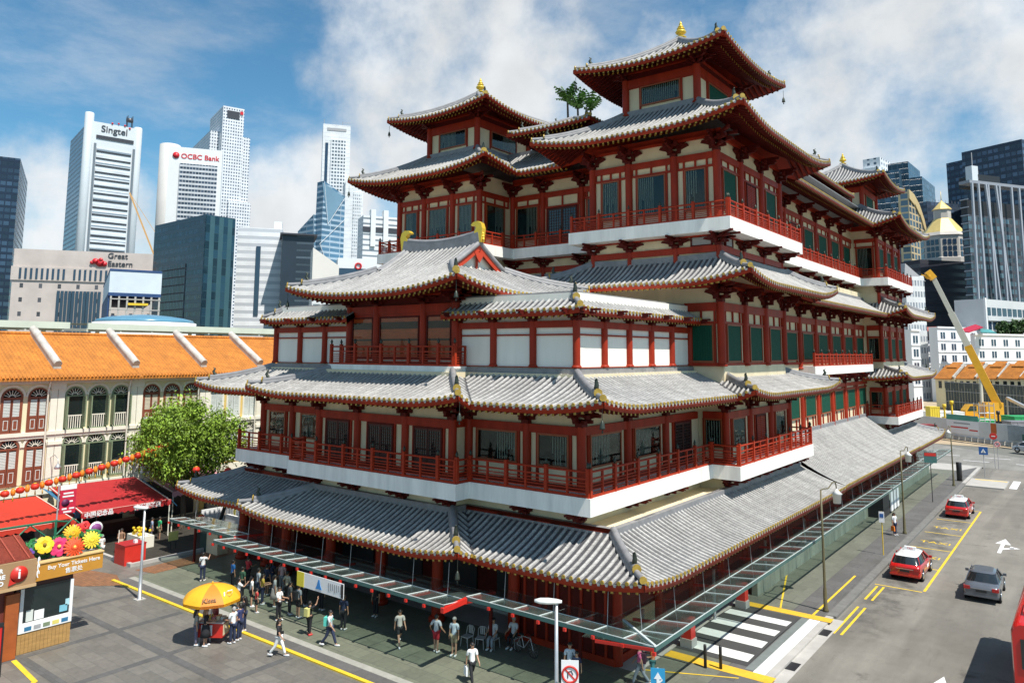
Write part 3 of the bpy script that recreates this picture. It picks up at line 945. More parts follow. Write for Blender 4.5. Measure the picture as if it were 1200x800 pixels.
# pavilion: hip-and-gable roof
px, ya, yb, g, W = 7.22, -1.49, 11.5, 4.0, 6.49
pf = [Face((-px, ya), (px, ya), W, 17.4, 3.3, 1, 1, .72, 6, .42, g, g), Face((px, yb), (-px, yb), W, 17.4, 3.3, 1, 1, .72, 6, .42, g, g)]
t = g/W
rs = 3.3*((1-.42)*t+.42*t*t)
cc = .42*t/((1-.42)+.42*t)
pf += [Face((px, ya), (px, yb), g, 17.4, rs, 1, 1, .72, 6, cc), Face((-px, yb), (-px, ya), g, 17.4, rs, 1, 1, .72, 6, cc)]
pr = roof('roof', pf, temple, label='grey hip and gable roof of the front pavilion with two gold ridge ornaments', top=False)
gb = MB(); rd = MB()
for sx in (-1, 1):
    xg = sx*(px-g)
    gz = lambda y: pf[0].pt(3, min(y-ya, yb-y))
    prof = [(y, pf[0].pt(px, min(y-ya, yb-y)).z) for y in [ya+g+.02+(W-g)*2*i/12 for i in range(13)]]
    base_z = prof[0][1]-.1
    gb.prism([(xg-sx*.35, y, z-.1) for y, z in prof], (-sx*.1, 0, 0), 0)
    for i in range(len(prof)-1):
        (y0, z0), (y1, z1) = prof[i], prof[i+1]
        gb.prism([(xg+sx*.02, y0, z0-.42), (xg+sx*.02, y1, z1-.42), (xg+sx*.02, y1, z1-.04), (xg+sx*.02, y0, z0-.04)], (-sx*.08, 0, 0), 1)
        rd.tube([(xg, y0, z0+.12), (xg, y1, z1+.12)], .16, 8)
        rd.tube([(xg-sx*.3, y0, z0+.1), (xg-sx*.3, y1, z1+.1)], .12, 8)
    gb.box(xg-sx*.2-.06, xg-sx*.2+.06, 4.95, 5.07, base_z, prof[6][1]-.3, 1)
    gb.prism([(xg-sx*.02, 4.5, prof[6][1]-.5), (xg-sx*.02, 5.0, prof[6][1]-1.15), (xg-sx*.02, 5.5, prof[6][1]-.5)], (sx*.07, 0, 0), 1)
gb.build('gable', [WHITE, mat('bright red bargeboard', (.5, .05, .02), .5, .1)], pr)
zr = pf[0].pt(px, W).z
pts = [(-3.3+6.6*i/10, 5.0, zr+.1+.35*((i-5)/5)**2) for i in range(11)]
for i in range(10): rd.bar(pts[i], pts[i+1], .36, .62)
rd.tube([Vector(p)+Vector((0, 0, .36)) for p in pts], .17, 8)
rd.build('top_ridge', [RIDGE], pr)
for sx in (-1, 1):  # curled fish-tail ornaments
    om = MB(); x0 = sx*3.2
    outl = [(.35, -.4), (.45, .3), (.5, .7), (.35, 1.15), (.0, 1.35), (-.45, 1.3), (-.7, 1.1), (-.6, .98), (-.3, 1.0), (-.15, .8), (-.35, .5), (-.25, -.4)]
    om.prism([(x0+sx*a*.78, 4.83, zr+.42+b*.76) for a, b in outl], (0, .34, 0), 0)
    for i in range(5): om.ball((x0+sx*(.33-.02*i), 5.0, zr+.3+.17*i), .11, 8, 0)
    om.build('ridge_ornament', [GOLD], pr)

# red fascia along the top of the lowest roof and small brackets carrying the balconies
fa = MB()
for x0, x1, y0, y1 in ((-14.75, -5.75, 1.02, 1.2), (5.75, 14.75, 1.02, 1.2), (-5.75, 5.75, -.02, .2), (14.58, 14.76, 1.2, 28.9)): fa.box(x0, x1, y0, y1, 5.80, 6.02)
fa.build('fascia', [RED], temple)
for x in (-12.9, -9.7, 9.7, 12.9): put_bracket((x, 1.25, 6.05), N, .56, False, .62)
for x in (-5.5, -2.0, 2.0, 5.5): put_bracket((x, .22, 6.05), N, .56, False, .62)
for y in (5.8, 10.3): put_bracket((12.9, y, 6.05), E_, .56, False, .62)
for y in (15.2, 19.1, 23.1, 27.0): put_bracket((14.66, y, 6.05), E_, .56, False, .62)
for y in (60.6, 64.4, 68.4, 72.0): put_bracket((14.66, y, 6.05), E_, .56, False, .62)

# wind bells hang from the eave corners
for (x, y, z, w_) in ((-17.5, 11.9, 28.4, 'far left corner of the top floor roof'), (-15.4, 14.5, 34.0, 'far left corner of the left tower roof'),
                      (4.25, 14.5, 34.0, 'left corner of the tallest tower roof'), (15.45, 26.3, 34.0, 'right corner of the tallest tower roof'),
                      (8.9, -3.05, 11.7, 'corner of the second floor roof above the front balcony'), (8.95, -3.1, 4.55, 'corner of the lowest front roof above the glass canopy'),
                      (16.1, -2.05, 11.7, 'near right corner of the second floor roof'), (-7.1, -1.4, 17.7, 'left corner of the pavilion roof'), (7.1, -1.4, 17.7, 'right corner of the pavilion roof')):
    b = MB(); z -= .35
    b.tube([(x, y, z+.4), (x, y, z-.15)], .015, 5)
    b.lathe((x, y, z-.50), [(.13, 0), (.115, .06), (.095, .22), (.055, .32), (.02, .38)], 12)
    b.lathe((x, y, z-.68), [(.005, 0), (.05, .04), (.01, .17)], 8)
    tag(b.build('wind_bell', [BRONZE], at=(x, y, z)), 'bronze wind bell at the '+w_, 'bell', 'bells under the eave corners')
# ================================================================== light and sky
SUN_DIR = Vector((.57, -.11, 1.0)).normalized()          # towards the sun
elev = math.asin(SUN_DIR.z)
sd = bpy.data.lights.new('sun', 'SUN'); sd.energy = 5.0; sd.angle = RAD(.53); sd.color = (1.0, .955, .88)
so = bpy.data.objects.new('sun', sd); COL.objects.link(so)
so.rotation_euler = (-SUN_DIR).to_track_quat('-Z', 'Y').to_euler()
w = bpy.data.worlds.new('World'); scene.world = w; w.use_nodes = True
k = NT(w); bg = w.node_tree.nodes['Background']
sky = k.n('ShaderNodeTexSky', sky_type='NISHITA', sun_disc=False)
sky.sun_elevation = elev
sky.sun_rotation = math.atan2(SUN_DIR.x, SUN_DIR.y)
sky.air_density = 1.0; sky.dust_density = .6; sky.ozone_density = 2.0; sky.altitude = 0
tc = k.n('ShaderNodeTexCoord'); D = tc.outputs['Generated']
sp = k.n('ShaderNodeSeparateXYZ'); k.l(D, sp.inputs[0])
# clouds lie on a flat layer: divide by height over the horizon
zc = k.math('MAXIMUM', k.math('ADD', sp.outputs[2], .12), .05)
cv = k.n('ShaderNodeCombineXYZ')
k.l(k.math('DIVIDE', sp.outputs[0], zc), cv.inputs[0]); k.l(k.math('DIVIDE', sp.outputs[1], zc), cv.inputs[1]); k.l(k.math('MULTIPLY', sp.outputs[2], 3.0), cv.inputs[2])
n_big = k.noise(cv.outputs[0], .8, 9, .58)
n_det = k.noise(D, 8.0, 10, .6)


def lobe(u, v, deg, soft):
    d = ray(u, v).normalized()
    n = k.n('ShaderNodeVectorMath', operation='DOT_PRODUCT'); n.inputs[1].default_value = d
    k.l(D, n.inputs[0])
    return k.ramp(n.outputs['Value'], math.cos(RAD(deg+soft)), math.cos(RAD(deg)))


def add(*xs):
    r = xs[0]
    for x in xs[1:]: r = k.math('ADD', r, x)
    return r


mass = add(k.math('MULTIPLY', lobe(540, 130, 3, 14), .07), k.math('MULTIPLY', lobe(40, 250, 3, 6), .33), k.math('MULTIPLY', lobe(345, 235, 2.5, 4), .46),
           k.math('MULTIPLY', lobe(175, 225, 1, 5), .22), k.math('MULTIPLY', lobe(1080, 170, 9, 14), .17), k.math('MULTIPLY', lobe(480, 80, 4, 8), .16), k.math('MULTIPLY', lobe(700, 60, 3, 9), .12),
           k.math('MULTIPLY', lobe(60, 30, 8, 14), -.16), k.math('MULTIPLY', lobe(200, 90, 4, 10), -.14), k.math('MULTIPLY', lobe(880, 20, 2, 9), -.08))
field = add(k.math('MULTIPLY', n_big, .45), k.math('MULTIPLY', n_det, .88), mass)
cl = k.ramp(field, .60, 1.04)
thin = k.math('MULTIPLY', k.ramp(k.noise(cv.outputs[0], 1.6, 9, .65), .38, .78), .45)
cover = k.math('MAXIMUM', cl, thin)
# cloud body: bright tops, greyer bases
shade = k.ramp(k.noise(D, 7, 8, .55), .3, .75, .86, 1.1)
cs = k.n('ShaderNodeVectorMath', operation='SCALE'); cs.inputs[0].default_value = (11.0, 11.4, 11.7); k.l(shade, cs.inputs['Scale'])
blue = k.n('ShaderNodeVectorMath', operation='MULTIPLY'); k.l(sky.outputs[0], blue.inputs[0]); blue.inputs[1].default_value = (.98, 1.68, 1.80)
k.l(k.mix(cover, blue.outputs[0], cs.outputs[0]), bg.inputs['Color'])
bg.inputs['Strength'].default_value = .06
vs = scene.view_settings
vs.view_transform = 'Standard'; vs.look = 'None'; vs.gamma = 1; vs.exposure = 0.36; vs.use_curve_mapping = False
scene.cycles.max_bounces = 6; scene.cycles.transparent_max_bounces = 12

# ================================================================== ground


def paving(name, col, sx, sy, joint=(.12, .12, .115), jw=.012, var=.16, rot=0.0, off=.5, rough=.75, patch=.2, dirt=(.1, .1, .09)):
    m, k = newmat(name, rough)
    tc = k.n('ShaderNodeTexCoord'); mp = k.n('ShaderNodeMapping'); mp.inputs['Rotation'].default_value = (0, 0, rot)
    k.l(tc.outputs['Object'], mp.inputs[0])
    br = k.n('ShaderNodeTexBrick'); br.offset = off
    br.inputs['Scale'].default_value = 1.0; br.inputs['Brick Width'].default_value = sx; br.inputs['Row Height'].default_value = sy
    br.inputs['Mortar Size'].default_value = jw; br.inputs['Mortar Smooth'].default_value = .2
    a = [c*(1-var) for c in col]; b = [c*(1+var) for c in col]
    br.inputs['Color1'].default_value = (*a, 1); br.inputs['Color2'].default_value = (*b, 1); br.inputs['Mortar'].default_value = (*joint, 1)
    k.l(mp.outputs[0], br.inputs['Vector'])
    n1 = k.noise(tc.outputs['Object'], .35, 7, .7); n2 = k.noise(tc.outputs['Object'], 4, 5, .7)
    f = k.math('MULTIPLY', k.ramp(n1, .45, .75), patch*2)
    c1 = k.mix(f, br.outputs['Color'], dirt)
    sc = k.n('ShaderNodeVectorMath', operation='SCALE'); k.l(c1, sc.inputs[0]); k.l(k.ramp(n2, .2, .8, .85, 1.12), sc.inputs['Scale'])
    k.l(sc.outputs[0], k.b.inputs['Base Color'])
    k.l(k.ramp(n1, .3, .8, rough, rough-.25), k.b.inputs['Roughness'])
    bp = k.n('ShaderNodeBump'); bp.inputs['Strength'].default_value = .25; bp.inputs['Distance'].default_value = .01
    k.l(br.outputs['Fac'], bp.inputs['Height']); bp.invert = True; k.l(bp.outputs[0], k.b.inputs['Normal'])
    return m


def asphalt(name, col, oil=0.75, bay=False):
    m, k = newmat(name, .85)
    tc = k.n('ShaderNodeTexCoord')
    mp = k.n('ShaderNodeMapping'); mp.inputs['Scale'].default_value = (1, .12, 1); k.l(tc.outputs['Object'], mp.inputs[0])
    n1 = k.noise(tc.outputs['Object'], .25, 7, .7); n2 = k.noise(mp.outputs[0], .8, 6, .65); n3 = k.noise(tc.outputs['Object'], 40, 3, .8)
    v = k.math('MULTIPLY', k.math('MULTIPLY', k.ramp(n1, .3, .7, .84, 1.1), k.ramp(n2, .3, .7, .86, 1.08)), k.ramp(n3, .2, .8, .8, 1.2))
    sc = k.n('ShaderNodeVectorMath', operation='SCALE'); sc.inputs[0].default_value = col; k.l(v, sc.inputs['Scale'])
    spots = k.math('MULTIPLY', k.math('MAXIMUM', k.ramp(k.noise(tc.outputs['Object'], .6, 8, .75), .56, .76), k.math('MULTIPLY', k.ramp(k.noise(mp.outputs[0], 1.6, 6, .7), .55, .75), .55)), oil)
    if bay:   # drips where the taxis wait
        sp = k.n('ShaderNodeSeparateXYZ'); k.l(tc.outputs['Object'], sp.inputs[0])
        lane = k.math('MULTIPLY', k.ramp(sp.outputs[0], 20.9, 21.8), k.ramp(sp.outputs[0], 24.2, 22.8))
        far = k.math('MULTIPLY', k.ramp(sp.outputs[1], 10, 15), k.ramp(sp.outputs[1], 62, 50))
        drip = k.math('MULTIPLY', k.math('MULTIPLY', lane, far), k.ramp(k.noise(tc.outputs['Object'], .55, 8, .7), .42, .62))
        spots = k.math('MAXIMUM', spots, k.math('MULTIPLY', drip, .6))
        # pale and dark resurfacing strips along the lane
        strip = k.ramp(k.noise(mp.outputs[0], .35, 2, .5), .46, .54, .88, 1.08)
        s2 = k.n('ShaderNodeVectorMath', operation='SCALE'); k.l(sc.outputs[0], s2.inputs[0]); k.l(strip, s2.inputs['Scale']); sc = s2
    k.l(k.mix(spots, sc.outputs[0], (.035, .033, .03)), k.b.inputs['Base Color'])
    bp = k.n('ShaderNodeBump'); bp.inputs['Strength'].default_value = .3; bp.inputs['Distance'].default_value = .01
    k.l(n3, bp.inputs['Height']); k.l(bp.outputs[0], k.b.inputs['Normal'])
    return m


def sheet(name, pts, z, m, kind='structure'):
    """flat sheet over a plan outline"""
    mb = MB(); p = [Vector((x, y, z)) for x, y in pts]
    a = sum(p[i].x*p[(i+1) % len(p)].y-p[(i+1) % len(p)].x*p[i].y for i in range(len(p)))
    if a < 0: p = p[::-1]
    mb.add(p, [tuple(range(len(p)))])
    return struct(mb.build(name, m), kind)


def rect(name, x0, x1, y0, y1, z, m): return sheet(name, [(x0, y0), (x1, y0), (x1, y1), (x0, y1)], z, m)


def raised(name, x0, x1, y0, y1, z0, z1, m):
    return struct(MB().box(x0, x1, y0, y1, z0, z1).build(name, m))


ASPH = asphalt('road asphalt', (.195, .18, .155), .75, True)
ASPH2 = asphalt('far road asphalt', (.22, .21, .19), .2)
ZR = -.12
rect('ground', -4500, 4500, -4500, 4500, -.40, mat('city ground', (.16, .16, .14), .9, .3, .02))
rect('road', 20.9, 62, -90, 84, ZR, ASPH)

sheet('road', [(-60, 84.0), (90, 84.0), (90, 96), (24, 98), (11, 110), (-60, 120)], ZR+.004, ASPH2)
raised('plaza', -31.5, 20.75, -60, 84, -.39, -.004, CONC)
PLZ = paving('grey granite slabs', (.165, .152, .132), 1.2, .6, (.10, .10, .095), .01, .12, 0, .5, .6, .3)
DKB = paving('dark granite bands', (.10, .098, .095), .6, .6, (.06, .06, .06), .008, .12)
GRN = paving('grey green pavers', (.15, .16, .115), .9, .9, (.09, .10, .08), .015, .10, 0, .5, .7, .2)
GRN2 = paving('pavement slabs', (.15, .155, .12), 1.1, 1.1, (.1, .11, .09), .012, .09, 0, .5, .7, .18)
ASH2 = paving('kerbside grey slabs', (.12, .115, .11), 1.5, 1.0, (.07, .07, .07), .012, .1, 0, .5, .7, .25)
TERRA = paving('terracotta pavers', (.24, .11, .05), .4, .2, (.12, .06, .035), .01, .15, 0, .5, .75, .15)
rect('paving', -31, 20, -60, -7.0, .004, PLZ)
rect('drain_cover', -15.8, 20, -6.8, -6.05, .004, ASH2)
rect('paving', -15.8, 20, -6.05, -5.65, .004, mat('pale kerb stone', (.33, .32, .28), .8, .2, 2))
rect('paving', -15.8, 15.9, -5.65, 1.2, .004, GRN)
rect('paving', 15.9, 18.7, -5.65, 84, .004, GRN2)
rect('paving', 18.7, 20.4, -5.65, 84, .008, ASH2)
rect('paving', -31, -15.8, -7.0, 40, .006, PLZ)
# dark slab bands laid across the plaza
for x in (-12.5, -7.5, -2.6, 2.2, 7.0): rect('paving_band', x, x+.42, -60, -7.25, .008, DKB)
for y in (-10.9, -15.2, -19.5): rect('paving_band', -31, 20, y, y+.42, .012, DKB)
# terracotta edging on the market side
sheet('paving', [(-17.9, 3.5), (-17.1, -5.0), (-15.4, -4.6), (-15.85, 3.5)], .014, TERRA)
sheet('paving', [(-29.5, -9.5), (-17.0, -6.2), (-14.5, -7.0), (-16.2, -8.6), (-28, -12.5)], .016, TERRA)
raised('kerb', -16.0, 20.4, -7.0, -6.8, -.2, .07, YPAINT)
KERBM = mat('worn kerb stone', (.17, .165, .155), .8, .25, 1.5)
raised('kerb', 20.4, 20.9, 14.2, 68.0, -.2, .03, KERBM)
raised('kerb', 20.4, 20.9, -60, 3.6, -.2, .03, KERBM)
# market island with dark planting bed
raised('planter_kerb', -28.5, -18.2, -4.9, -4.65, 0, .22, CONC)
raised('planter_kerb', -18.2, -17.95, -4.9, 4.0, 0, .22, CONC)
# road markings
rect('road_marking', 23.72, 23.87, 22.6, 52.0, ZR+.006, YPAINT)
for y in (22.3, 28.2, 34.1, 40.0, 46.0, 51.9): rect('road_marking', 21.1, 23.72, y, y+.12, ZR+.006, YPAINT)
for x in (21.25, 21.62):
    rect('road_marking', x, x+.13, 12.0, 17.2, ZR+.006, YPAINT); rect('road_marking', x, x+.13, 18.8, 22.0, ZR+.006, YPAINT)
rect('road_marking', 19.75, 19.88, 13.6, 23.0, .012, YPAINT)
for y in (36.4, 42.4, 31.4):
    me = text_mesh('TAXI', .95, .001); me.transform(Matrix.Translation((22.4, y, ZR+.008))); me.materials.append(YPAINT)
    o = bpy.data.objects.new('road_lettering', me); COL.objects.link(o); struct(o)
ar = MB()   # lane arrow: straight on with a left branch
def poly(mb, pts, z): mb.add([(x, y, z) for x, y in pts], [tuple(range(len(pts)))])
for ox, oy in ((26.5, 37.6), (26.6, 6.0)):
    poly(ar, [(ox-.12, oy-1.6), (ox+.12, oy-1.6), (ox+.12, oy+1.6), (ox-.12, oy+1.6)], ZR+.006)
    poly(ar, [(ox-.5, oy+1.6), (ox+.5, oy+1.6), (ox, oy+3.6)], ZR+.006)
    poly(ar, [(ox+.12, oy-.3), (ox+.75, oy+.3), (ox+.75, oy+.75), (ox+.12, oy+.15)], ZR+.006)
    poly(ar, [(ox+.5, oy+.2), (ox+1.15, oy+.65), (ox+.5, oy+1.1)], ZR+.006)
struct(ar.build('lane_arrow', [WPAINT]))
# raised crossing beside the canopy
hump = MB()
for i in range(8):
    y0, y1 = 4.9+i, 5.9+i; h = lambda y: .10*math.sin(math.pi*(y-4.9)/8)
    hump.add([(15.9, y0, .016+h(y0)), (19.45, y0, .016+h(y0)), (19.45, y1, .016+h(y1)), (15.9, y1, .016+h(y1))], [(0, 1, 2, 3)])
struct(hump.build('crossing', asphalt('crossing asphalt', (.06, .06, .058), .2)))
zb = MB()
for y in (5.35, 7.2, 9.05, 10.9):
    for j in range(4):
        a, b = y+j*.22, y+(j+1)*.22; h = lambda y: .10*math.sin(math.pi*(y-4.9)/8)
        zb.add([(15.95, a, .022+h(a)), (19.3, a, .022+h(a)), (19.3, b, .022+h(b)), (15.95, b, .022+h(b))], [(0, 1, 2, 3)])
WORNW = mat('worn white road paint', (.72, .72, .69), .75, .12, 2.5)
struct(zb.build('zebra_stripe', WORNW))
rect('crossing_edge', 19.45, 19.85, 4.6, 13.0, .014, mat('blue grey kerb paint', (.17, .19, .18), .7, .15, 2))
rect('crossing_edge', 19.85, 20.4, 4.4, 13.0, .014, WORNW)
rect('drain_apron', 20.4, 21.3, 3.6, 14.2, ZR+.01, CONC)
for y in (6.0, 11.3): rect('drain_grate', 20.5, 21.2, y, y+1.0, ZR+.016, DARK)
YB = mat('yellow hump paint', (.72, .42, .03), .75, .15, 2)
rect('hump_strip', 15.9, 20.9, 13.05, 13.75, .018, YB); rect('hump_strip', 15.9, 20.9, 3.7, 4.45, .018, YB)
sheet('yellow_line', [(18.0, 13.8), (18.1, 13.8), (16.2, 21), (16.1, 21)], .018, YPAINT)
sheet('yellow_line', [(15.9, 1.6), (19.6, 3.4), (19.6, 3.5), (15.9, 1.7)], .018, YPAINT)
# far junction: pale island and stripes
raised('traffic_island', 20.9, 24.5, 66.5, 72.5, -.2, .03, CONC)
rect('island_edge', 21.3, 24.4, 71.6, 72.0, .034, YPAINT)
sheet('pavement_corner', [(15, 84), (20.75, 84), (19, 78), (15, 78)], .012, CONC)
for i in range(7): rect('road_marking', 24.8+i*1.3, 25.5+i*1.3, 68+i*.2, 74+i*.2, ZR+.006, WPAINT)
for i in range(5): rect('road_marking', 0+i*6, 3+i*6, 90, 90.25, ZR+.010, WPAINT)
for i in range(5): rect('road_marking', 2+i*6, 5+i*6, 95, 95.25, ZR+.010, WPAINT)

# ================================================================== glass canopies
can = thing('glass_canopy', 'long glass canopy with red brackets along the front of the temple', 'canopy')
CZ = 3.0
WSTL = mat('pale steel bar', (.62, .68, .66), .45, .08, 3)


mat_red = mat('bright red bracket paint', (.6, .03, .02), .4, .1, 3)


def canopy(par, P0, ang, L, w, z, pitch, slope=.10, shoes=True):
    T0 = frame(P0, ang); T = lambda u, o, zz: T0(u, o, zz+slope*(-o))   # o: out from the wall edge; falls inwards
    T = lambda u, o, zz: T0(u, o, zz+slope*o)
    g = MB(); n = max(1, round(L/pitch))
    for i in range(n): g.obox(T, L*i/n+.012, L*(i+1)/n-.012, -w, 0, z-.012, z+.006)
    g.build('glass_pane', [GLASSC], par)
    f = MB()
    f.obox(T, 0, L, -.02, .012, z+.008, z+.035); f.obox(T, 0, L, -w*.42-.012, -w*.42+.012, z+.008, z+.03)
    for i in range(n+1): f.obox(T, L*i/n-.011, L*i/n+.011, -w*.42, .01, z+.010, z+.04)
    f.build('glazing_bar', [WSTL], par)
    b = MB()
    for i in range(0, n+1, 2):
        b.obox(T, L*i/n-.05, L*i/n+.05, -w*.8, -.05, z-.15, z-.03)
    b.build('beam', [mat_red], par)
    e = MB(); e.obox(T, 0, L, -.03, .02, z-.16, z-.013); e.build('gutter_edge', [mat('teal glass edge', (.05, .13, .12), .2, .1)], par)
    for i in range(0, n+1 if shoes else 0):
        r = MB(); r.obox(T, L*i/n-.06, L*i/n+.06, -.02, .10, z-.30, z-.17); r.build('bracket_shoe', [mat_red], par)
    s = MB()
    for i in range(1, n, 2): s.bar(T(L*i/n, -w*.42, z), T0(L*i/n, -w*.42-.1, z+1.3), .018, .018)
    s.build('hanger_rod', [GREY], par)


canopy(can, (-9.0, -4.5), N, 18.4, 3.6, CZ, 1.15)
canopy(can, (9.42, -3.0), N, 9.45, 2.6, CZ, 1.35)
canopy(can, (-16.5, -3.2), N, 7.45, 2.6, CZ, 1.25)
b = MB(); b.bar((9.4, -4.6, 2.8), (9.4, -2.9, 2.86), .18, .22); b.build('beam', [mat_red], can)
for x, y in ((-16, -1.6), (-8.8, -.7), (9, -.7), (13.5, .2)):
    b = MB(); b.tube([(x, y, 0), (x, y, CZ-.3)], .09, 10); b.build('post', [DRED], can)
can2 = thing('glass_canopy', 'glass canopy running down the street side of the temple', 'canopy')
canopy(can2, (18.9, -3.0), E_, 76.5, 3.3, CZ, 1.55, .10, False)
bb = MB(); bb.bar((18.9, -3.0, CZ+.06), (16.2, -.6, CZ-.2), .09, .06)
bb.build('corner_bar', [WSTL], can2)
for i in range(10):
    b = MB(); b.tube([(16.0, 1.5+8*i, 0), (16.0, 1.5+8*i, CZ-.35)], .08, 10); b.build('post', [GREY], can2)
for i in range(2):
    y = (5.46, 12.57)[i]
    p = base('bollard', ('short red square bollard at the near end of the zebra crossing', 'short red square bollard at the far end of the zebra crossing')[i], 'bollard', (16.35, y, 0), 'red bollards by the crossing')
    MB().box(16.05, 16.65, y-.3, y+.3, 0, .42).build('base', [CONC], p)
    MB().box(16.1, 16.6, y-.25, y+.25, .421, 1.35).build('sleeve', [mat_red], p)
# ================================================================== skyline


def proj(p):
    q = Vector(p)-CAMP; z = q.dot(FWD)
    return 600+F_PX*q.dot(RGT)/z, CYP-F_PX*q.dot(UPV)/z


FH = Vector((FWD.x, FWD.y, 0)).normalized(); RH = Vector((RGT.x, RGT.y, 0)).normalized()


class Tower:
    """a block that stands with one corner at a real place; local x runs along its right face, y along its left face"""
    def __init__(s, name, label, uL, uC, uR, vT, dist, turn, cat='tower', group=None):
        C = at_depth(uC, vT, dist); s.H = C.z
        a = RAD(turn)
        dR = RH*math.sin(a)+FH*math.cos(a); dL = -RH*math.cos(a)+FH*math.sin(a)

        def length(d, u):
            lo, hi = 0, 400
            for _ in range(40):
                m = (lo+hi)/2
                x = proj(C+d*m)[0]
                if (x < u) == (d.dot(RH) > 0): lo = m
                else: hi = m
            return (lo+hi)/2
        s.w = length(dR, uR) if uR > uC+.5 else 24.0
        s.d = length(dL, uL) if uL < uC-.5 else 24.0
        s.t = thing(name, label, cat, (C.x, C.y, -.4), math.atan2(dR.y, dR.x), group)
        s.C, s.dR, s.dL = C, dR, dL
        s.H += .4; s.d = min(s.d, 70)

    def box(s, x0, x1, y0, y1, z0, z1, m, name='wall', par=None):
        return MB().box(x0, x1, y0, y1, z0, z1).build(name, m, par or s.t)

    def zat(s, v, u=None):
        """height of image row v over the corner"""
        return height_of(u or proj(s.C)[0], v, s.C)+.4

    def text(s, body, size, m, x, z, face='R', name='lettering', bold=0.0, out=.25):
        me = text_mesh(body, size, .15, 'CENTER', bold); me.materials.append(m)
        if face == 'R':   # front of the right face: y = 0 looking to -y
            M_ = Matrix(((1, 0, 0, x), (0, 0, -1, -out), (0, 1, 0, z), (0, 0, 0, 1)))
        else:             # left face x = 0 looking to -x, reading direction -y
            M_ = Matrix(((0, 0, -1, -.2), (-1, 0, 0, x), (0, 1, 0, z), (0, 0, 0, 1)))
        me.transform(M_); o = bpy.data.objects.new(name, me); COL.objects.link(o); o.parent = s.t
        return o


PALE = mat('pale tower cladding', (.62, .66, .69), .5, .06, .05)
WHT = mat('white tower cladding', (.74, .75, .75), .55, .05, .05)
SIGNR = mat('red sign letters', (.6, .02, .03), .4, .05)
SIGND = mat('dark sign letters', (.05, .05, .06), .4, .05)
NAVY = mat('navy glass', (.025, .05, .09), .12, .2, .05, spec=.8)

# telecom tower, pale blue white with a sign
t = Tower('office_tower', 'pale blue white office tower with a dark slit and sign under its roof, left skyline', 80, 102, 166, 137, 640, 50)
F1 = facade('pale ribbon cladding', (.62, .66, .70), (.2, .25, .3), 40, 3.9, (.02, .98), (.55, .85), .2, .1)
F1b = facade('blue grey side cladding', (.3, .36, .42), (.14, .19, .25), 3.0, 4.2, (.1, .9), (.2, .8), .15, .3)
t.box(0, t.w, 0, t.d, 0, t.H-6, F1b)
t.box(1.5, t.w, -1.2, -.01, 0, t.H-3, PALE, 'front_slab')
n = 16
for i in range(n):
    z = t.zat(300)+(t.H-28-t.zat(300))*i/(n-1)
    b = t.box(t.w*.2, t.w*.83, -1.9, -1.21, z, z+2.3, F1, 'window_band')
    t.box(t.w*.20, t.w*.83, -1.6, -1.22, z-1.3, z-.2, SIGND, 'strip', b)
for x in (.165, .87): 
    t.box(t.w*(x-.015), t.w*(x+.025), -2.2, -1.21, 0, t.H-22, mat('dark notch', (.16, .19, .22), .4), 'dark_recess')
MB().lathe((2.0, .6, 0), [(3.6, 0), (3.6, t.H+3.5), (3.2, t.H+4.2)], 20).build('corner_drum', PALE, t.t)
MB().lathe((t.w-2.5, 1.4, 0), [(3.6, 0), (3.6, t.H-2.4), (3.2, t.H-1.4)], 20).build('corner_drum', PALE, t.t)
t.box(t.w*.18, t.w*.86, -1.9, -1.21, t.H-17.5, t.H-14.5, SIGND, 'slit')
t.text('Singtel', 8, SIGND, t.w*.50, t.H-8.5, bold=.06, out=1.5)
for i, (dx, dz) in enumerate(((-3, 0), (2, 1), (7, 0), (11, -3))):
    MB().ball((t.w*.52+dx, -1.4, t.H-2.2+dz*.6), .9, 8).build('sign_dot', SIGNR, t.t)
mb = MB()
for a, b in ((-1, -1), (1, -1), (1, 1), (-1, 1)): mb.tube([(t.w*.8+a*2, 6+b*2, t.H-6), (t.w*.8+a*2, 6+b*2, t.H+9)], .35, 5)
mb.lathe((t.w*.8, 6, t.H+4), [(3, 0), (3, .5), (3, 2.5), (2.2, 3)], 10)
mb.build('roof_mast', SIGND, t.t)

# bank slab with rounded end
t = Tower('bank_tower', 'white slab bank tower with a rounded left end and a red sign', 185, 186, 261, 170, 760, 70)
t.d = 20
t.box(t.d*.5, t.w, 0, t.d, 0, t.H, WHT)
MB().lathe((t.d*.5, t.d*.5, 0), [(t.d*.5, 0), (t.d*.5, t.H+3), (t.d*.46, t.H+3.5)], 28).build('round_end', mat('warm pale concrete', (.60, .58, .55), .7, .05, .05), t.t)
F2 = facade('bank window grid', (.55, .57, .6), (.05, .07, .1), 3.0, 4.6, (.06, .94), (.42, .95), .1, .3)
t.box(t.w*.34, t.w*.93, -1.2, -.01, t.zat(268), t.H-17, F2, 'window_grid')
t.text('OCBC Bank', 7.2, SIGNR, t.w*.65, t.H-9.5, bold=.10)
MB().lathe((t.w*.275, -.6, t.H-9.0), [(3.2, -.3), (3.2, .3)], 20, axis='y').build('sign_disc', SIGNR, t.t)

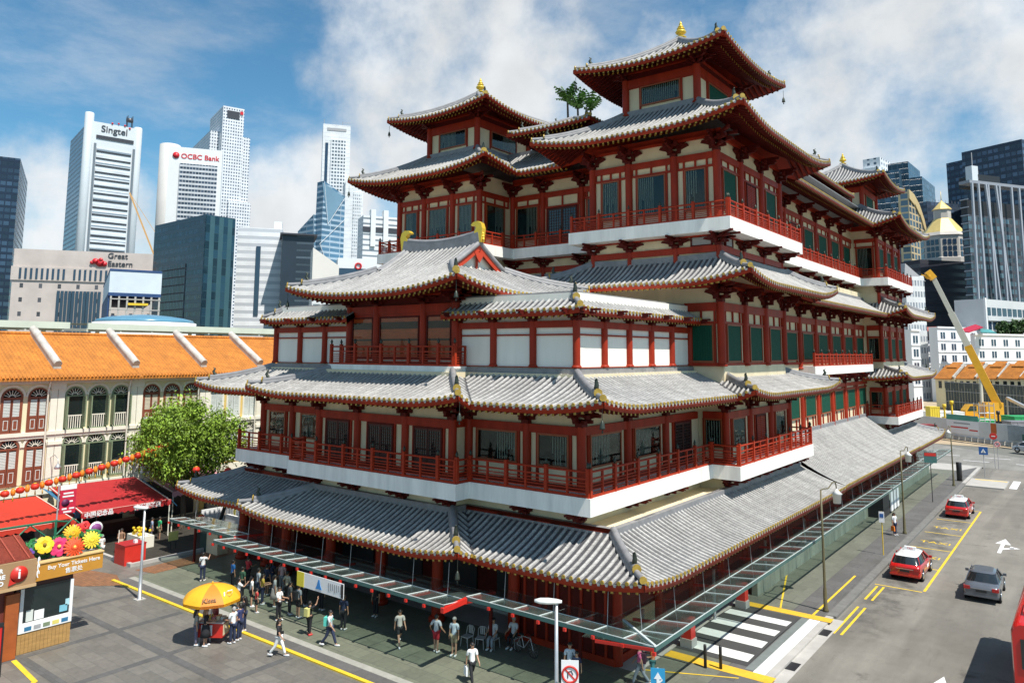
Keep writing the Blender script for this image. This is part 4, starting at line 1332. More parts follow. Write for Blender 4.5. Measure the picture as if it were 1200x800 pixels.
# tall stepped white tower
F3 = facade('white punched facade', (.68, .70, .73), (.12, .15, .2), 3.1, 4.1, (.25, .75), (.3, .78), .15, .3)
t = Tower('skyscraper', 'tallest white stepped skyscraper with small square windows and a notched crown', 249, 262, 296, 122, 950, 55)
w_, d_ = t.w, t.d
t.box(0, w_*.72, 0, d_*1.2, 0, t.H-2, F3)
t.box(-w_*.02, w_, w_*.12, d_*1.9, 0, t.H*.885, F3, 'wall')
t.box(w_*.3, w_*1.06, -w_*.1, d_*1.9, 0, t.H*.62, F3, 'wall')
t.box(-w_*.3, w_*.4, w_*.4, d_*2.2, 0, t.H*.9, F3, 'wall')
t.box(w_*.14, w_*.56, -.6, 3, t.H-17, t.H-7, SIGND, 'crown_slot')
MB().lathe((w_*.36, d_*.5, t.H-2), [(9, 0), (9, 5), (7, 6)], 20).build('crown_drum', WHT, t.t)
t.box(w_*.58, w_*.68, -1, -.1, t.H-10, t.H-6, SIGNR, 'sign')

# teal glass block
F4 = facade('blue green curtain wall', (.022, .045, .07), (.012, .03, .055), 1.6, 3.7, (.08, .92), (.06, .6), .08, .55, .3)
F4b = facade('green striped curtain wall', (.045, .105, .125), (.012, .038, .06), 4.2, 3.7, (.02, .5), (.02, .98), .08, .5, .3)
t = Tower('glass_block', 'dark teal glass office block in front of the bank tower', 182, 241, 276, 251, 330, 40)
t.box(0, t.w, 0, t.d, 0, t.H, F4)
t.box(.3, t.w-.2, -.5, -.02, 0, t.H-.4, F4b, 'curtain_wall')
MB().box(-.35, -.02, t.d*.32, t.d*.80, 0, t.H*.72).build('recess_panel', [facade('dark recess glass', (.012, .02, .03), (.02, .035, .05), 1.4, 3.7, (.1, .9), (.06, .9), .1, .5)], t.t)

# white ribbed block
F5 = facade('white ribbed cladding', (.78, .79, .80), (.52, .54, .57), 60, 3.6, (0.0, 1.0), (.0, .42), .4, .06)
t = Tower('office_block', 'white ribbed office block with a dark vertical glass slot', 277, 279, 331, 266, 360, 76)
t.box(0, t.w, 0, 20, 0, t.H, F5)
t.box(t.w*.43, t.w*.53, -.5, -.02, t.zat(369), t.H-9, NAVY, 'glass_slot')
t.box(t.w*.8, t.w*.98, 3, 9, t.H+.01, t.H+4, WHT, 'plant_room')
F6 = facade('dark banded facade', (.022, .035, .05), (.07, .09, .11), 22, 3.4, (.3, .9), (.1, .38), .15, .3, .4)
t = Tower('office_block', 'dark banded office block beside the white ribbed block', 330, 331, 368, 275, 350, 72)
t.box(0, t.w, 0, 22, 0, t.H, F6)
t.box(-1, t.w+1.5, -1.5, 20, t.H, t.H+.8, SIGND, 'roof_edge')
# blue glass prism
F7 = facade('blue glass bands', (.33, .42, .5), (.07, .15, .23), 9, 4.2, (.03, .97), (.35, .95), .08, .25, .3)
t = Tower('glass_tower', 'blue grey faceted glass tower with a sloping top and white diagonal lines', 350, 376, 404, 240, 560, 42)
h1 = t.zat(211); hb = t.H-6
mb = MB(); mb.prism([(0, 0, 0), (0, t.d, 0), (0, t.d, hb-11), (0, t.d*.3, hb)], (t.w, 0, 0)); mb.build('wall', [F7], t.t)
mb = MB(); mb.prism([(0, 0, 0), (t.w, 0, 0), (t.w, 0, h1-9), (t.w*.1, 0, h1)], (0, t.d*.3, 0)); mb.build('wall', [F7], t.t)
mb = MB(); mb.prism([(.5, -.05, h1-1.5), (t.w*.95, -.05, h1-10), (t.w*.3, -.05, hb-8)], (0, -.25, 0)); mb.build('facet', [mat('blue roof glass', (.16, .27, .36), .12, .1, .05)], t.t)
for a, b in (((0, hb*.80), (t.w, hb*.98)), ((0, hb*.80), (t.w, hb*.42)), ((t.w*.3, hb-8), (t.w*.1, h1-1)), ((t.w*.3, hb-8), (t.w, h1-10))):
    mb = MB(); mb.bar((a[0], -.4, a[1]), (b[0], -.4, b[1]), .4, .3); mb.build('diagonal_line', PALE, t.t)
# tall white tower behind
t = Tower('skyscraper', 'slim white skyscraper with a square window grid behind the blue glass tower', 377, 379, 411, 145, 930, 74)
F8 = facade('white tower side', (.70, .72, .74), (.66, .68, .70), 50, 5, (0, 1), (.0, .1), .5, .05)
t.box(0, t.w, 0, 30, 0, t.H, F8)
t.box(t.w*.3, t.w*.83, -.8, -.02, t.zat(300), t.H-19, facade('white tower window grid', (.68, .7, .72), (.12, .15, .18), 3.6, 4.4, (.2, .85), (.3, .85), .15, .3), 'window_grid')
t.box(t.w*.1, t.w*.2, -.7, -.02, t.zat(300), t.H-24, NAVY, 'glass_strip')
t.box(t.w*.15, t.w*.85, -.5, -.02, t.H-8, t.H-4.5, GREY, 'sign_band')
mb = MB(); mb.tube([(1, 1, t.H), (1, 1, t.H+6)], .3, 5); mb.tube([(t.w*.7, 1, t.H), (t.w*.7, 1, t.H+5)], .3, 5); mb.tube([(t.w*.7, 1, t.H+3), (t.w, 1, t.H+4)], .3, 5)
mb.build('roof_mast', GREY, t.t)
t = Tower('office_tower', 'lower white wing of the slim skyscraper with small louvres', 403, 405, 426, 213, 880, 70)
t.box(0, t.w, 0, 24, 0, t.H, F8); t.box(t.w*.45, t.w*.9, -.6, -.02, 20, t.H-12, facade('louvre grid', (.66, .68, .7), (.3, .33, .36), 2.2, 4, (.3, .8), (.3, .8), .3, .3), 'window_grid')
t = Tower('office_tower', 'white banded tower with twin roof fins behind the temple top floor', 424, 426, 472, 252, 720, 66)
t.box(0, t.w, 0, 24, 0, t.H, facade('white banded facade', (.72, .73, .74), (.2, .23, .26), 60, 5.2, (0, 1), (.3, .62), .2, .1))
t.box(-.5, t.w, -.6, -.02, t.H-16, t.H-11, SIGND, 'dark_band')
for x in (.18, .5): t.box(t.w*x, t.w*(x+.12), -2, 6, t.H-30, t.H+6, WHT, 'roof_fin')
t = Tower('podium_block', 'white low podium with a red ring sign beside the pavilion roof', 388, 396, 470, 302, 520, 74, 'building')
t.box(0, t.w, 0, t.d, 0, t.H, WHT); t.box(0, t.w, -.5, -.02, t.zat(322), t.zat(314), NAVY, 'window_band')
mb = MB(); x, z = t.w*.32, t.zat(311)
mb.tube([(x+2*math.cos(a*math.pi/8), -.6, z+2*math.sin(a*math.pi/8)) for a in range(17)], .6, 6, cap=False); mb.build('sign_ring', SIGNR, t.t)
t = Tower('office_block', 'cream wedge shaped block left of the pavilion roof', 366, 367, 398, 290, 300, 72, 'building')
mb = MB(); mb.prism([(0, 0, 0), (t.w, 0, 0), (t.w, 0, t.H-7), (0, 0, t.H)], (0, 18, 0)); mb.build('wall', [mat('cream panel', (.70, .66, .60), .7, .05, .1)], t.t)
t = Tower('office_block', 'low white office block with window rows seen under the pavilion eave', 365, 366, 402, 343, 260, 74, 'building')
t.box(0, t.w, 0, 14, 0, t.H, facade('low office grid', (.66, .67, .66), (.16, .2, .22), 3, 4, (.12, .88), (.3, .75), .1, .3))

# beige insurance building
FB = facade('pink beige stone with small windows', (.52, .45, .41), (.08, .08, .09), 8.5, 7.2, (.42, .60), (.4, .72), .2, .3)
FBs = facade('pink beige stone plain', (.53, .46, .42), (.45, .38, .35), 11, 3.3, (0, .03), (0, .06), .6, .1)
t = Tower('office_building', 'pink beige stone office building with dark tall glass bays and a red sign, lower left', -40, 17, 188, 291, 380, 72, 'building')
t.box(0, t.w, 0, t.d, 0, t.H-16, FB); t.box(-.6, t.w+.5, -.6, t.d, t.H-16, t.H-9, FBs, 'frieze'); t.box(0, t.w, 0, t.d, t.H-8.99, t.H, FBs, 'attic')
for i in range(26):
    if i not in (9, ): t.box(t.w*(.045+.036*i), t.w*(.045+.036*i)+1.0, -.9, -.61, t.H-15.2, t.H-9.8, NAVY, 'slit_window')
for k_ in range(3):
    w0 = t.w*(.29+.10*k_)
    for j in range(4):
        g = t.box(w0+j*1.75+.9, w0+j*1.75+2.2, -.7, -.01, 0, t.H-21, NAVY, 'glass_bay')
t.text('Great', 4.0, SIGND, t.w*.70, t.H-1.9, bold=.02, out=.2); t.text('Eastern', 4.0, SIGND, t.w*.72, t.H-6.1, bold=.02, out=.2)
mb = MB()
for dx, dz, r in ((0, 0, 2.0), (-2.2, .8, 1.5), (2.0, -.5, 1.4), (-3.8, 0, .9), (.3, 1.6, 1.0)): mb.lathe((t.w*.58+dx, -.7, t.H-5.8+dz), [(r, -.2), (r, .2)], 12, axis='y')
mb.build('sign_emblem', SIGNR, t.t)
# dark tower at the left edge
t = Tower('office_tower', 'dark navy glass tower cut by the left edge of the view', -60, -20, 24, 181, 420, 60)
t.box(0, t.w, 0, t.d, 0, t.H, facade('navy curtain wall', (.012, .022, .045), (.03, .055, .09), 3, 3.8, (.08, .92), (.3, .9), .08, .5, .3))
# building site with blue hoarding panels
t = Tower('unfinished_building', 'building under construction with white top panels and blue sheeting', 103, 131, 190, 316, 230, 60, 'building')
BLUE = mat('blue sheeting', (.02, .06, .17), .6, .2, .3)
t.box(0, t.w, 0, t.d, 0, t.H-14, SIGND, 'core')
t.box(-.4, t.w, -.4, t.d+.5, t.H-7, t.H-.4, mat('pale blue panels', (.6, .66, .72), .6, .08, .2), 'top_panel'); t.box(-.5, t.w, -.5, t.d, t.H-.39, t.H+.3, BLUE, 'rail'); t.box(-.5, t.w, -.5, t.d, t.H-8, t.H-7.01, BLUE, 'rail')
t.box(-.5, -.02, 0, t.d, 0, t.H-8.1, BLUE, 'sheeting'); t.box(0, t.w*.1, -.5, -.02, 0, t.H-14, BLUE, 'sheeting')
for z in (8.8, 12, 15.2): t.box(0, t.w, -1.0, -.03, t.H-z-.3, t.H-z, CONC, 'floor_slab')
for i in range(7): t.box(t.w*i/6.3, t.w*i/6.3+.5, -.9, -.04, t.H-15, t.H-8.1, CONC, 'pillar')
t.box(t.w*.35, t.w*.75, -1.6, -1.1, t.H-10.8, t.H-10.1, YPAINT, 'yellow_beam')
# tower crane
c0 = at_depth(181, 300, 520); tip = at_depth(152, 226, 520)
cr = base('crane', 'thin pale orange crane jib rising between the left towers', 'crane', (c0.x, c0.y, 0))
ORG = mat('pale orange steel', (.6, .35, .14), .6, .1)
mb = MB(); mb.tube([(c0.x, c0.y, 0), c0], .9, 6); mb.bar(c0, tip, 1.0, 1.0); mb.build('mast', ORG, cr)
mb = MB(); up_ = c0+Vector((0, 0, 16)); mb.bar(c0, up_, .8, .8); mb.bar(up_, tip, .3, .3); mb.build('jib', ORG, cr)

# covered market roofs behind the shop row
t = base('market_roof', 'pale green flat market canopies with steel trusses behind the orange roofs', 'roof', (-75, 5, 0))
PG = mat('pale green sheet roof', (.62, .66, .55), .6, .12, .3)
mb = MB(); sg = MB(); tr_ = MB()
for i in range(5):
    y0 = -50+i*30
    mb.add([(-88, y0, 17.9), (-62, y0, 17.3), (-62, y0+28, 17.3), (-88, y0+28, 17.9)], [(0, 1, 2, 3)]); mb.box(-62.2, -61.9, y0, y0+28, 16.6, 17.35)
    for j in range(8): tr_.bar((-88, y0+j*3.9, 17.2), (-62, y0+j*3.9, 16.5), .2, .35)
    for j in range(3): tr_.tube([(-64, y0+2+j*12, 0), (-64, y0+2+j*12, 16.5)], .25, 8)
    tr_.bar((-64, y0, 16.0), (-64, y0+28, 16.0), .2, .3)
mb.build('roof_sheet', PG, t); tr_.build('truss', mat('cream steel', (.7, .68, .56), .6, .1), t)
MB().box(-76, -70, -40, 90, 0, 13).build('wall', [mat('market wall', (.4, .36, .3), .8, .2, .2)], t)
t = base('glass_dome', 'low blue domed roof rising over the market canopies', 'roof', (at_depth(170, 386, 130).x, at_depth(170, 386, 130).y, 0))
c = at_depth(170, 386, 130)
mb = MB(); mb.lathe((c.x, c.y, height_of(170, 378.5, c)), [(8, 0), (7.6, .5), (6, .9), (4, 1.2), (1.6, 1.4), (.1, 1.45)], 28); mb.build('dome', [mat('blue glass roof', (.10, .25, .36), .25, .15, .2)], t)
MB().lathe((c.x, c.y, 0), [(8.2, 0), (8.2, height_of(170, 378.5, c))], 28).build('drum', [WHT], t)

# ------------------------------------------------------------------ right side skyline
G9 = facade('slate glass tower', (.06, .10, .14), (.04, .08, .12), 3.2, 3.8, (.06, .94), (.2, .95), .06, .5, .3)
t = Tower('office_tower', 'slate blue stepped glass tower behind the rear temple roof', 1040, 1064, 1078, 189, 480, 40)
t.box(0, t.w, 0, t.d, 0, t.H, G9); t.box(-8, 0, 4, t.d+8, 0, t.zat(200), G9, 'wall'); t.box(2, t.w+7, -7, 0, 0, t.zat(208), G9, 'wall')
t = Tower('office_tower', 'tower with a curved gold top edge and blue glass front', 1052, 1064, 1083, 222, 400, 45)
mb = MB(); hs = [(0, t.H), (t.w*.3, t.H-1.5), (t.w*.6, t.H-6), (t.w*.85, t.H-13), (t.w, t.H-20)]
mb.prism([(x, 0, z) for x, z in hs]+[(t.w, 0, 0), (0, 0, 0)], (0, t.d, 0)); mb.build('wall', [facade('beige glass front', (.55, .44, .27), (.09, .15, .2), 5, 3.6, (.08, .8), (.15, .9), .08, .5)], t.t)
mb = MB()
for (x0, z0), (x1, z1) in zip(hs, hs[1:]): mb.prism([(x0, -.6, z0-5), (x1, -.6, z1-6), (x1, -.6, z1), (x0, -.6, z0)], (0, .55, 0))
mb.build('gold_edge', [mat('gold beige fascia', (.66, .52, .28), .4, .1)], t.t)
t = Tower('residential_tower', 'white tower with scattered dark windows peeking over the rear roof', 1011, 1031, 1043, 184, 640, 45)
t.box(0, t.w, 0, t.d, 0, t.H, facade('white scatter window wall', (.72, .75, .78), (.12, .16, .2), 5.5, 4.5, (.55, .95), (.3, .8), .2, .9)); t.box(-4, -.01, 0, t.d*1.1, 0, t.H-9, WHT, 'wall')
t = Tower('tower_spire', 'small grey pointed tower top beside the rear gold finial', 995, 1001, 1007, 205, 800, 45)
mb = MB(); z = t.H; mb.add([(0, 0, 0), (t.w, 0, 0), (t.w, t.d, 0), (0, t.d, 0), (t.w*.8, t.d*.6, z+5), (t.w*.4, t.d*.5, z+12), (0, t.d*.4, z-2)], [(0, 1, 4, 5, 6), (1, 2, 4), (2, 3, 5, 4), (3, 0, 6), (3, 6, 5)]); mb.build('wall', [GREY], t.t)
NG = facade('dark navy windows', (.03, .05, .085), (.06, .09, .14), 2.8, 3.6, (.1, .9), (.3, .85), .1, .5)
t = Tower('office_block', 'wide dark navy block behind the gold domed tower', 1084, 1086, 1135, 236, 420, 72)
t.box(0, t.w, 0, 30, 0, t.H, NG); mb = MB()
for i in range(14): mb.tube([(t.w*i/13, .5, t.H), (t.w*i/13, .5, t.H+1.6)], .12, 4)
mb.build('roof_rail', GREY, t.t)
# gold roofed octagonal tower
gc = at_depth(1107, 300, 350)
t = base('gold_roofed_tower', 'stone octagonal tower with a gold pyramid roof and lantern', 'tower', (gc.x, gc.y, 0))
zt = lambda v: height_of(1107, v, gc)
STN = mat('beige stone', (.50, .46, .42), .7, .1, .3)
r = 10.2
mb = MB(); mb.lathe(gc.xy.to_3d(), [(r, 0), (r, zt(304)), (r*.96, zt(303)), (r*.96, zt(279)), (r*1.02, zt(278)), (r*.9, zt(274))], 8, 0, False); mb.build('drum', STN, t)
mb = MB(); mb.lathe(gc.xy.to_3d(), [(r*.92, zt(275)), (r*.38, zt(257)), (r*.36, zt(256.8))], 8, 0, False); mb.build('roof', [mat('gold sheet roof', (.72, .54, .2), .45, .12, .5, metal=.2)], t)
mb = MB(); mb.lathe(gc.xy.to_3d(), [(r*.36, zt(257)), (r*.36, zt(246))], 8, 0, False); mb.build('lantern', [STN], t)
mb = MB(); mb.lathe(gc.xy.to_3d(), [(r*.42, zt(246)), (r*.02, zt(235))], 8, 0, False); mb.lathe(gc.xy.to_3d(), [(.22, zt(237)), (.08, zt(224))], 6); mb.build('lantern_roof', [mat('gold sheet cap', (.72, .54, .2), .45, .12, .5, metal=.2)], t)
for lv, (va, vb) in enumerate(((283, 289), (291, 296), (297.5, 304))):
    for i in range(8):
        for j in (-.27, 0, .27):
            a0 = 2*math.pi*i/8; a1 = a0+math.pi/4
            p = Vector((math.cos(a0), math.sin(a0), 0)).lerp(Vector((math.cos(a1), math.sin(a1), 0)), .5+j)*r*.97
            if p.dot(gc-CAMP) > 0: continue
            th = (a0+a1)/2; q = Vector((-math.sin(th), math.cos(th), 0)); o = Vector((math.cos(th), math.sin(th), 0))
            mb = MB(); P_ = gc.xy.to_3d()+p
            mb.prism([P_+q*.75+Vector((0, 0, zt(vb))), P_-q*.75+Vector((0, 0, zt(vb))), P_-q*.75+Vector((0, 0, zt(va))), P_+q*.75+Vector((0, 0, zt(va)))], o*.12)
            mb.build('window', NAVY, t)
t = Tower('office_block', 'low black block under the gold roofed tower', 1075, 1078, 1160, 304, 325, 74)
t.box(0, t.w, 0, 24, 0, t.H, facade('black cladding', (.03, .03, .042), (.05, .05, .065), 30, 3.4, (0, 1), (.4, .9), .25, .3))
# tower with slanted columns
COLM_ = mat('grey roof frame', (.26, .28, .32), .6, .06)
t = Tower('office_tower', 'dark tower wrapped in slanting pale columns, far right', 1124, 1131, 1196, 212, 310, 70)
t.box(0, t.w, 0, t.d, 0, t.H-14, facade('teal window tower', (.06, .068, .085), (.08, .13, .16), 2.7, 3.3, (.1, .85), (.12, .7), .08, .5)); t.box(0, t.w, 0, t.d, t.H-13.9, t.H-8, DARK, 'sky_lobby')
t.box(-.3, t.w+1, -2.2, t.d, t.H-1.2, t.H, COLM_, 'roof_frame')
z = t.H-1.3; COLM = mat('pale column', (.34, .37, .42), .6, .06)
for x0, x1 in ((.02, .02), (.13, .17), (.3, .34), (.5, .53), (.72, .74), (.86, .88), (.98, .98), (.26, .5), (.44, .7)):
    MB().bar((t.w*x0, -2.4, z), (t.w*x1, -1.6, 0), .75, .75, up=(0, 1, 0)).build('slanted_column', COLM, t.t)
for i in range(14):
    MB().box(-.5, -.02, -1.0, t.d, t.H-8-3.3*i, t.H-7.6-3.3*i).build('balcony_edge', COLM, t.t)
t.box(t.w*.35, t.w*.75, 3, 12, t.H, t.H+4.5, DARK, 'plant_room'); MB().tube([(t.w*.3, 4, t.H), (t.w*.3, 4, t.H+14)], .2, 5).build('mast', GREY, t.t); t.box(t.w*.25, t.w*.36, 3, 6, t.H, t.H+8, PALE, 'lift_shaft')
t = Tower('office_tower', 'dark blue tower behind the slanting columns tower', 1166, 1170, 1200, 178, 420, 62)
t.box(0, t.w, 0, 30, 0, t.H, NG)
t = Tower('office_tower', 'tallest dark navy tower cut by the right edge of the view', 1195, 1197, 1240, 163, 380, 60)
t.box(0, t.w, 0, 30, 0, t.H, NG)
# grey institutional block
t = Tower('office_block', 'light grey block with long window rows above the white terrace', 1118, 1152, 1215, 350, 243, 58, 'building')
GR = mat('light grey render', (.55, .57, .58), .7, .06, .2)
t.box(0, t.w, 0, t.d, 0, t.H, GR); t.box(0, .9, -.6, -.01, 0, t.H+.3, WHT, 'corner_pier')
for i in range(4):
    z = t.H-5.3-i*4.6
    for j in range(10): t.box(1.6+j*(t.w-2)/10, 1.6+(j+.75)*(t.w-2)/10, -.12, -.01, z, z+2.6, NAVY, 'window')
    t.box(1, t.w, -.7, -.13, z-1.7, z-.2, GR, 'spandrel')
t.text('studio', 3.0, GREY, t.w*.9, t.H+2.6, out=.0)
t = Tower('office_block', 'pale building with grey louvre storey behind the rear temple roofs', 1060, 1062, 1084, 345, 240, 70, 'building')
t.box(0, t.w, 0, 14, 0, t.H+6, facade('louvre wall', (.6, .62, .63), (.25, .28, .32), 1.2, 3.6, (.2, .8), (.2, .7), .2, .2))
t = Tower('apartment_building', 'white gabled apartment block seen right behind the temple top balcony', 1058, 1060, 1082, 322, 260, 70, 'building')
t.box(0, t.w, 0, 12, 0, t.H, facade('white apartment wall', (.74, .75, .76), (.2, .22, .25), 4, 3.4, (.3, .7), (.3, .7), .2, .3))
mb = MB(); mb.prism([(-.5, -.5, t.H), (t.w+.5, -.5, t.H-2), (0, -.5, t.H+4)], (0, 12, 0)); mb.build('gable_roof', [GREY], t.t)
# ================================================================== shophouse row on the left
ROOFT, k = newmat('orange clay tile', .7)
tc = k.n('ShaderNodeTexCoord'); sp = k.n('ShaderNodeSeparateXYZ'); k.l(tc.outputs['Object'], sp.inputs[0])
fy = k.math('ABSOLUTE', k.math('SUBTRACT', k.math('FRACT', k.math('MULTIPLY', sp.outputs[1], 3.6)), .5))
fx = k.math('FRACT', k.math('MULTIPLY', sp.outputs[0], 3.2))
hgt_ = k.math('ADD', k.math('MULTIPLY', fy, 1.6), k.math('MULTIPLY', fx, .5))
n1 = k.noise(tc.outputs['Object'], .5, 6, .7)
cvx = k.n('ShaderNodeCombineXYZ'); k.l(k.math('FLOOR', k.math('MULTIPLY', sp.outputs[1], 3.6)), cvx.inputs[0]); k.l(k.math('FLOOR', k.math('MULTIPLY', sp.outputs[0], 3.2)), cvx.inputs[1])
wn = k.n('ShaderNodeTexWhiteNoise'); k.l(cvx.outputs[0], wn.inputs['Vector'])
v = k.math('MULTIPLY', k.math('MULTIPLY', k.ramp(n1, .3, .7, .70, 1.06), k.ramp(wn.outputs['Value'], 0, 1, .9, 1.06)), k.ramp(hgt_, 0.0, .5, .55, 1.0))
sc = k.n('ShaderNodeVectorMath', operation='SCALE'); sc.inputs[0].default_value = (.56, .195, .024); k.l(v, sc.inputs['Scale']); k.l(sc.outputs[0], k.b.inputs['Base Color'])
bp = k.n('ShaderNodeBump'); bp.inputs['Strength'].default_value = .9; bp.inputs['Distance'].default_value = .06; k.l(hgt_, bp.inputs['Height']); k.l(bp.outputs[0], k.b.inputs['Normal'])
SHW = mat('cream shop plaster', (.80, .72, .48), .8, .12, .5, streak=4)
SHY = mat('yellow shop plaster', (.70, .50, .16), .8, .1, .5, streak=4)
TRIM = mat('white stucco trim', (.78, .74, .62), .75, .08, 1)
OLDW = mat('weathered wall coping', (.55, .52, .47), .85, .35, 1.2, bump=.4)
OLIVE = mat('olive green shutter', (.20, .25, .15), .6, .15, 2)
BROWNT = mat('brown red timber', (.22, .06, .03), .55, .15, 2)
LOUV = mat('pale louvre', (.62, .66, .62), .6, .08, 2)
FX = -30.5
EAVE_X, RIDGE_X, EZ, RZ_ = -29.55, -36.0, 11.95, 15.4
units = [(-17.3, -11.25), (-11.25, -5.15), (-5.15, .9), (.9, 7.0), (7.0, 12.8), (12.8, 18.7), (18.7, 24.6)]


def arch_pts(w, h, n=10):
    """opening outline in (u, z), flat sill, half-round head"""
    r = w/2
    return [(-r, 0), (r, 0)]+[(r*math.cos(math.pi*i/n), h-r+r*math.sin(math.pi*i/n)) for i in range(n+1)]


def arch_window(style, w, h):
    """meshes of one tall arched window in local coordinates: x along, -y outward"""
    r = w/2; out = {}

    def panel():
        mb = MB(); mb.prism([(u, .004, z) for u, z in arch_pts(w, h)], (0, .03, 0)); return mb

    def frame_():
        mb = MB(); p = arch_pts(w, h)[1:]+[(-r, 0)]; q = arch_pts(w+.24, h+.12)[1:]+[(-r-.12, 0)]
        for i in range(len(p)-1):
            mb.prism([(p[i][0], -.04, p[i][1]), (q[i][0], -.04, q[i][1]), (q[i+1][0], -.04, q[i+1][1]), (p[i+1][0], -.04, p[i+1][1])], (0, .10, 0))
        mb.box(-r, r, -.035, .04, h-r-.05, h-r+.05); mb.box(-r-.12, r+.12, -.10, .06, -.1, 0)
        return mb

    def fan():
        mb = MB()
        for i in range(1, 8):
            a = math.pi*i/8
            mb.bar((.18*math.cos(a), 0, h-r+.05+.12*math.sin(a)), ((r-.03)*math.cos(a), 0, h-r+(r-.03)*math.sin(a)), .035, .03, up=(0, 1, 0))
        mb.tube([(.2*math.cos(math.pi*i/8), 0, h-r+.05+.2*math.sin(math.pi*i/8)) for i in range(9)], .025, 4)
        return mb

    def leaves():
        mb = MB(); zt = h-r-.05
        if style == 'open':   # shutters folded back against the wall
            for sx in (-1, 1):
                mb.box(sx*(r+.02), sx*(r+.10), -.52, -.04, .1, zt)
                for i in range(int(zt/.14)): mb.box(sx*(r-.005), sx*(r+.02), -.48, -.08, .15+i*.14, .22+i*.14)
        else:
            for sx in (-1, 1):
                x0, x1 = (-r, -.02) if sx < 0 else (.02, r)
                mb.box(x0, x0+.07, -.02, .04, 0, zt); mb.box(x1-.07, x1, -.02, .04, 0, zt)
                mb.box(x0+.07, x1-.07, -.02, .04, zt-.07, zt); mb.box(x0+.07, x1-.07, -.02, .04, zt*.40, zt*.46); mb.box(x0+.07, x1-.07, -.02, .04, 0, .08)
                mb.box(x0+.07, x1-.07, .0, .03, .08, zt*.40)
        return mb

    def infill():
        mb = MB(); zt = h-r-.05
        if style == 'open':   # low white balusters
            mb.box(-r, r, -.03, .03, .95, 1.03)
            for i in range(7): x = -r+.1+i*(w-.2)/6; mb.box(x-.03, x+.03, -.02, .02, 0, .95)
        else:
            for sx in (-1, 1):
                x0, x1 = (-r+.07, -.09) if sx < 0 else (.09, r-.07)
                for i in range(int(zt*.5/.11)): mb.box(x0, x1, -.015, .02, zt*.47+i*.11, zt*.47+i*.11+.085)
                # pale moulding on the lower panel
                for a, b, c, d in ((x0+.06, x0+.1, .18, zt*.36), (x1-.1, x1-.06, .18, zt*.36), (x0+.1, x1-.1, .18, .22), (x0+.1, x1-.1, zt*.36-.04, zt*.36)): mb.box(a, b, -.018, -.001, c, d)
        return mb
    fm, lm, im = {'open': (OLIVE, OLIVE, TRIM), 'closed': (BROWNT, BROWNT, LOUV), 'brown': (BROWNT, BROWNT, mat('cream blind', (.62, .55, .42), .7, .08, 2)), 'grey': (TRIM, LOUV, LOUV)}[style]
    key = (style, w, h)
    return [('window', cached(key+(0,), panel, [DKGLASS])), ('frame', cached(key+(1,), frame_, [fm])), ('fanlight', cached(key+(2,), fan, [TRIM])),
            ('shutter', cached(key+(3,), leaves, [lm])), ('balustrade' if style == 'open' else 'louvre', cached(key+(4,), infill, [im]))]


def put_arch(par, y, z, style, w=1.15, h=3.15):
    ms = arch_window(style, w, h); l0 = off_of(par)
    win = inst('window', ms[0][1], par, (FX-l0.x+.02, y-l0.y, z), E_)
    for nm, me in ms[1:]: inst(nm, me, win)
    return win


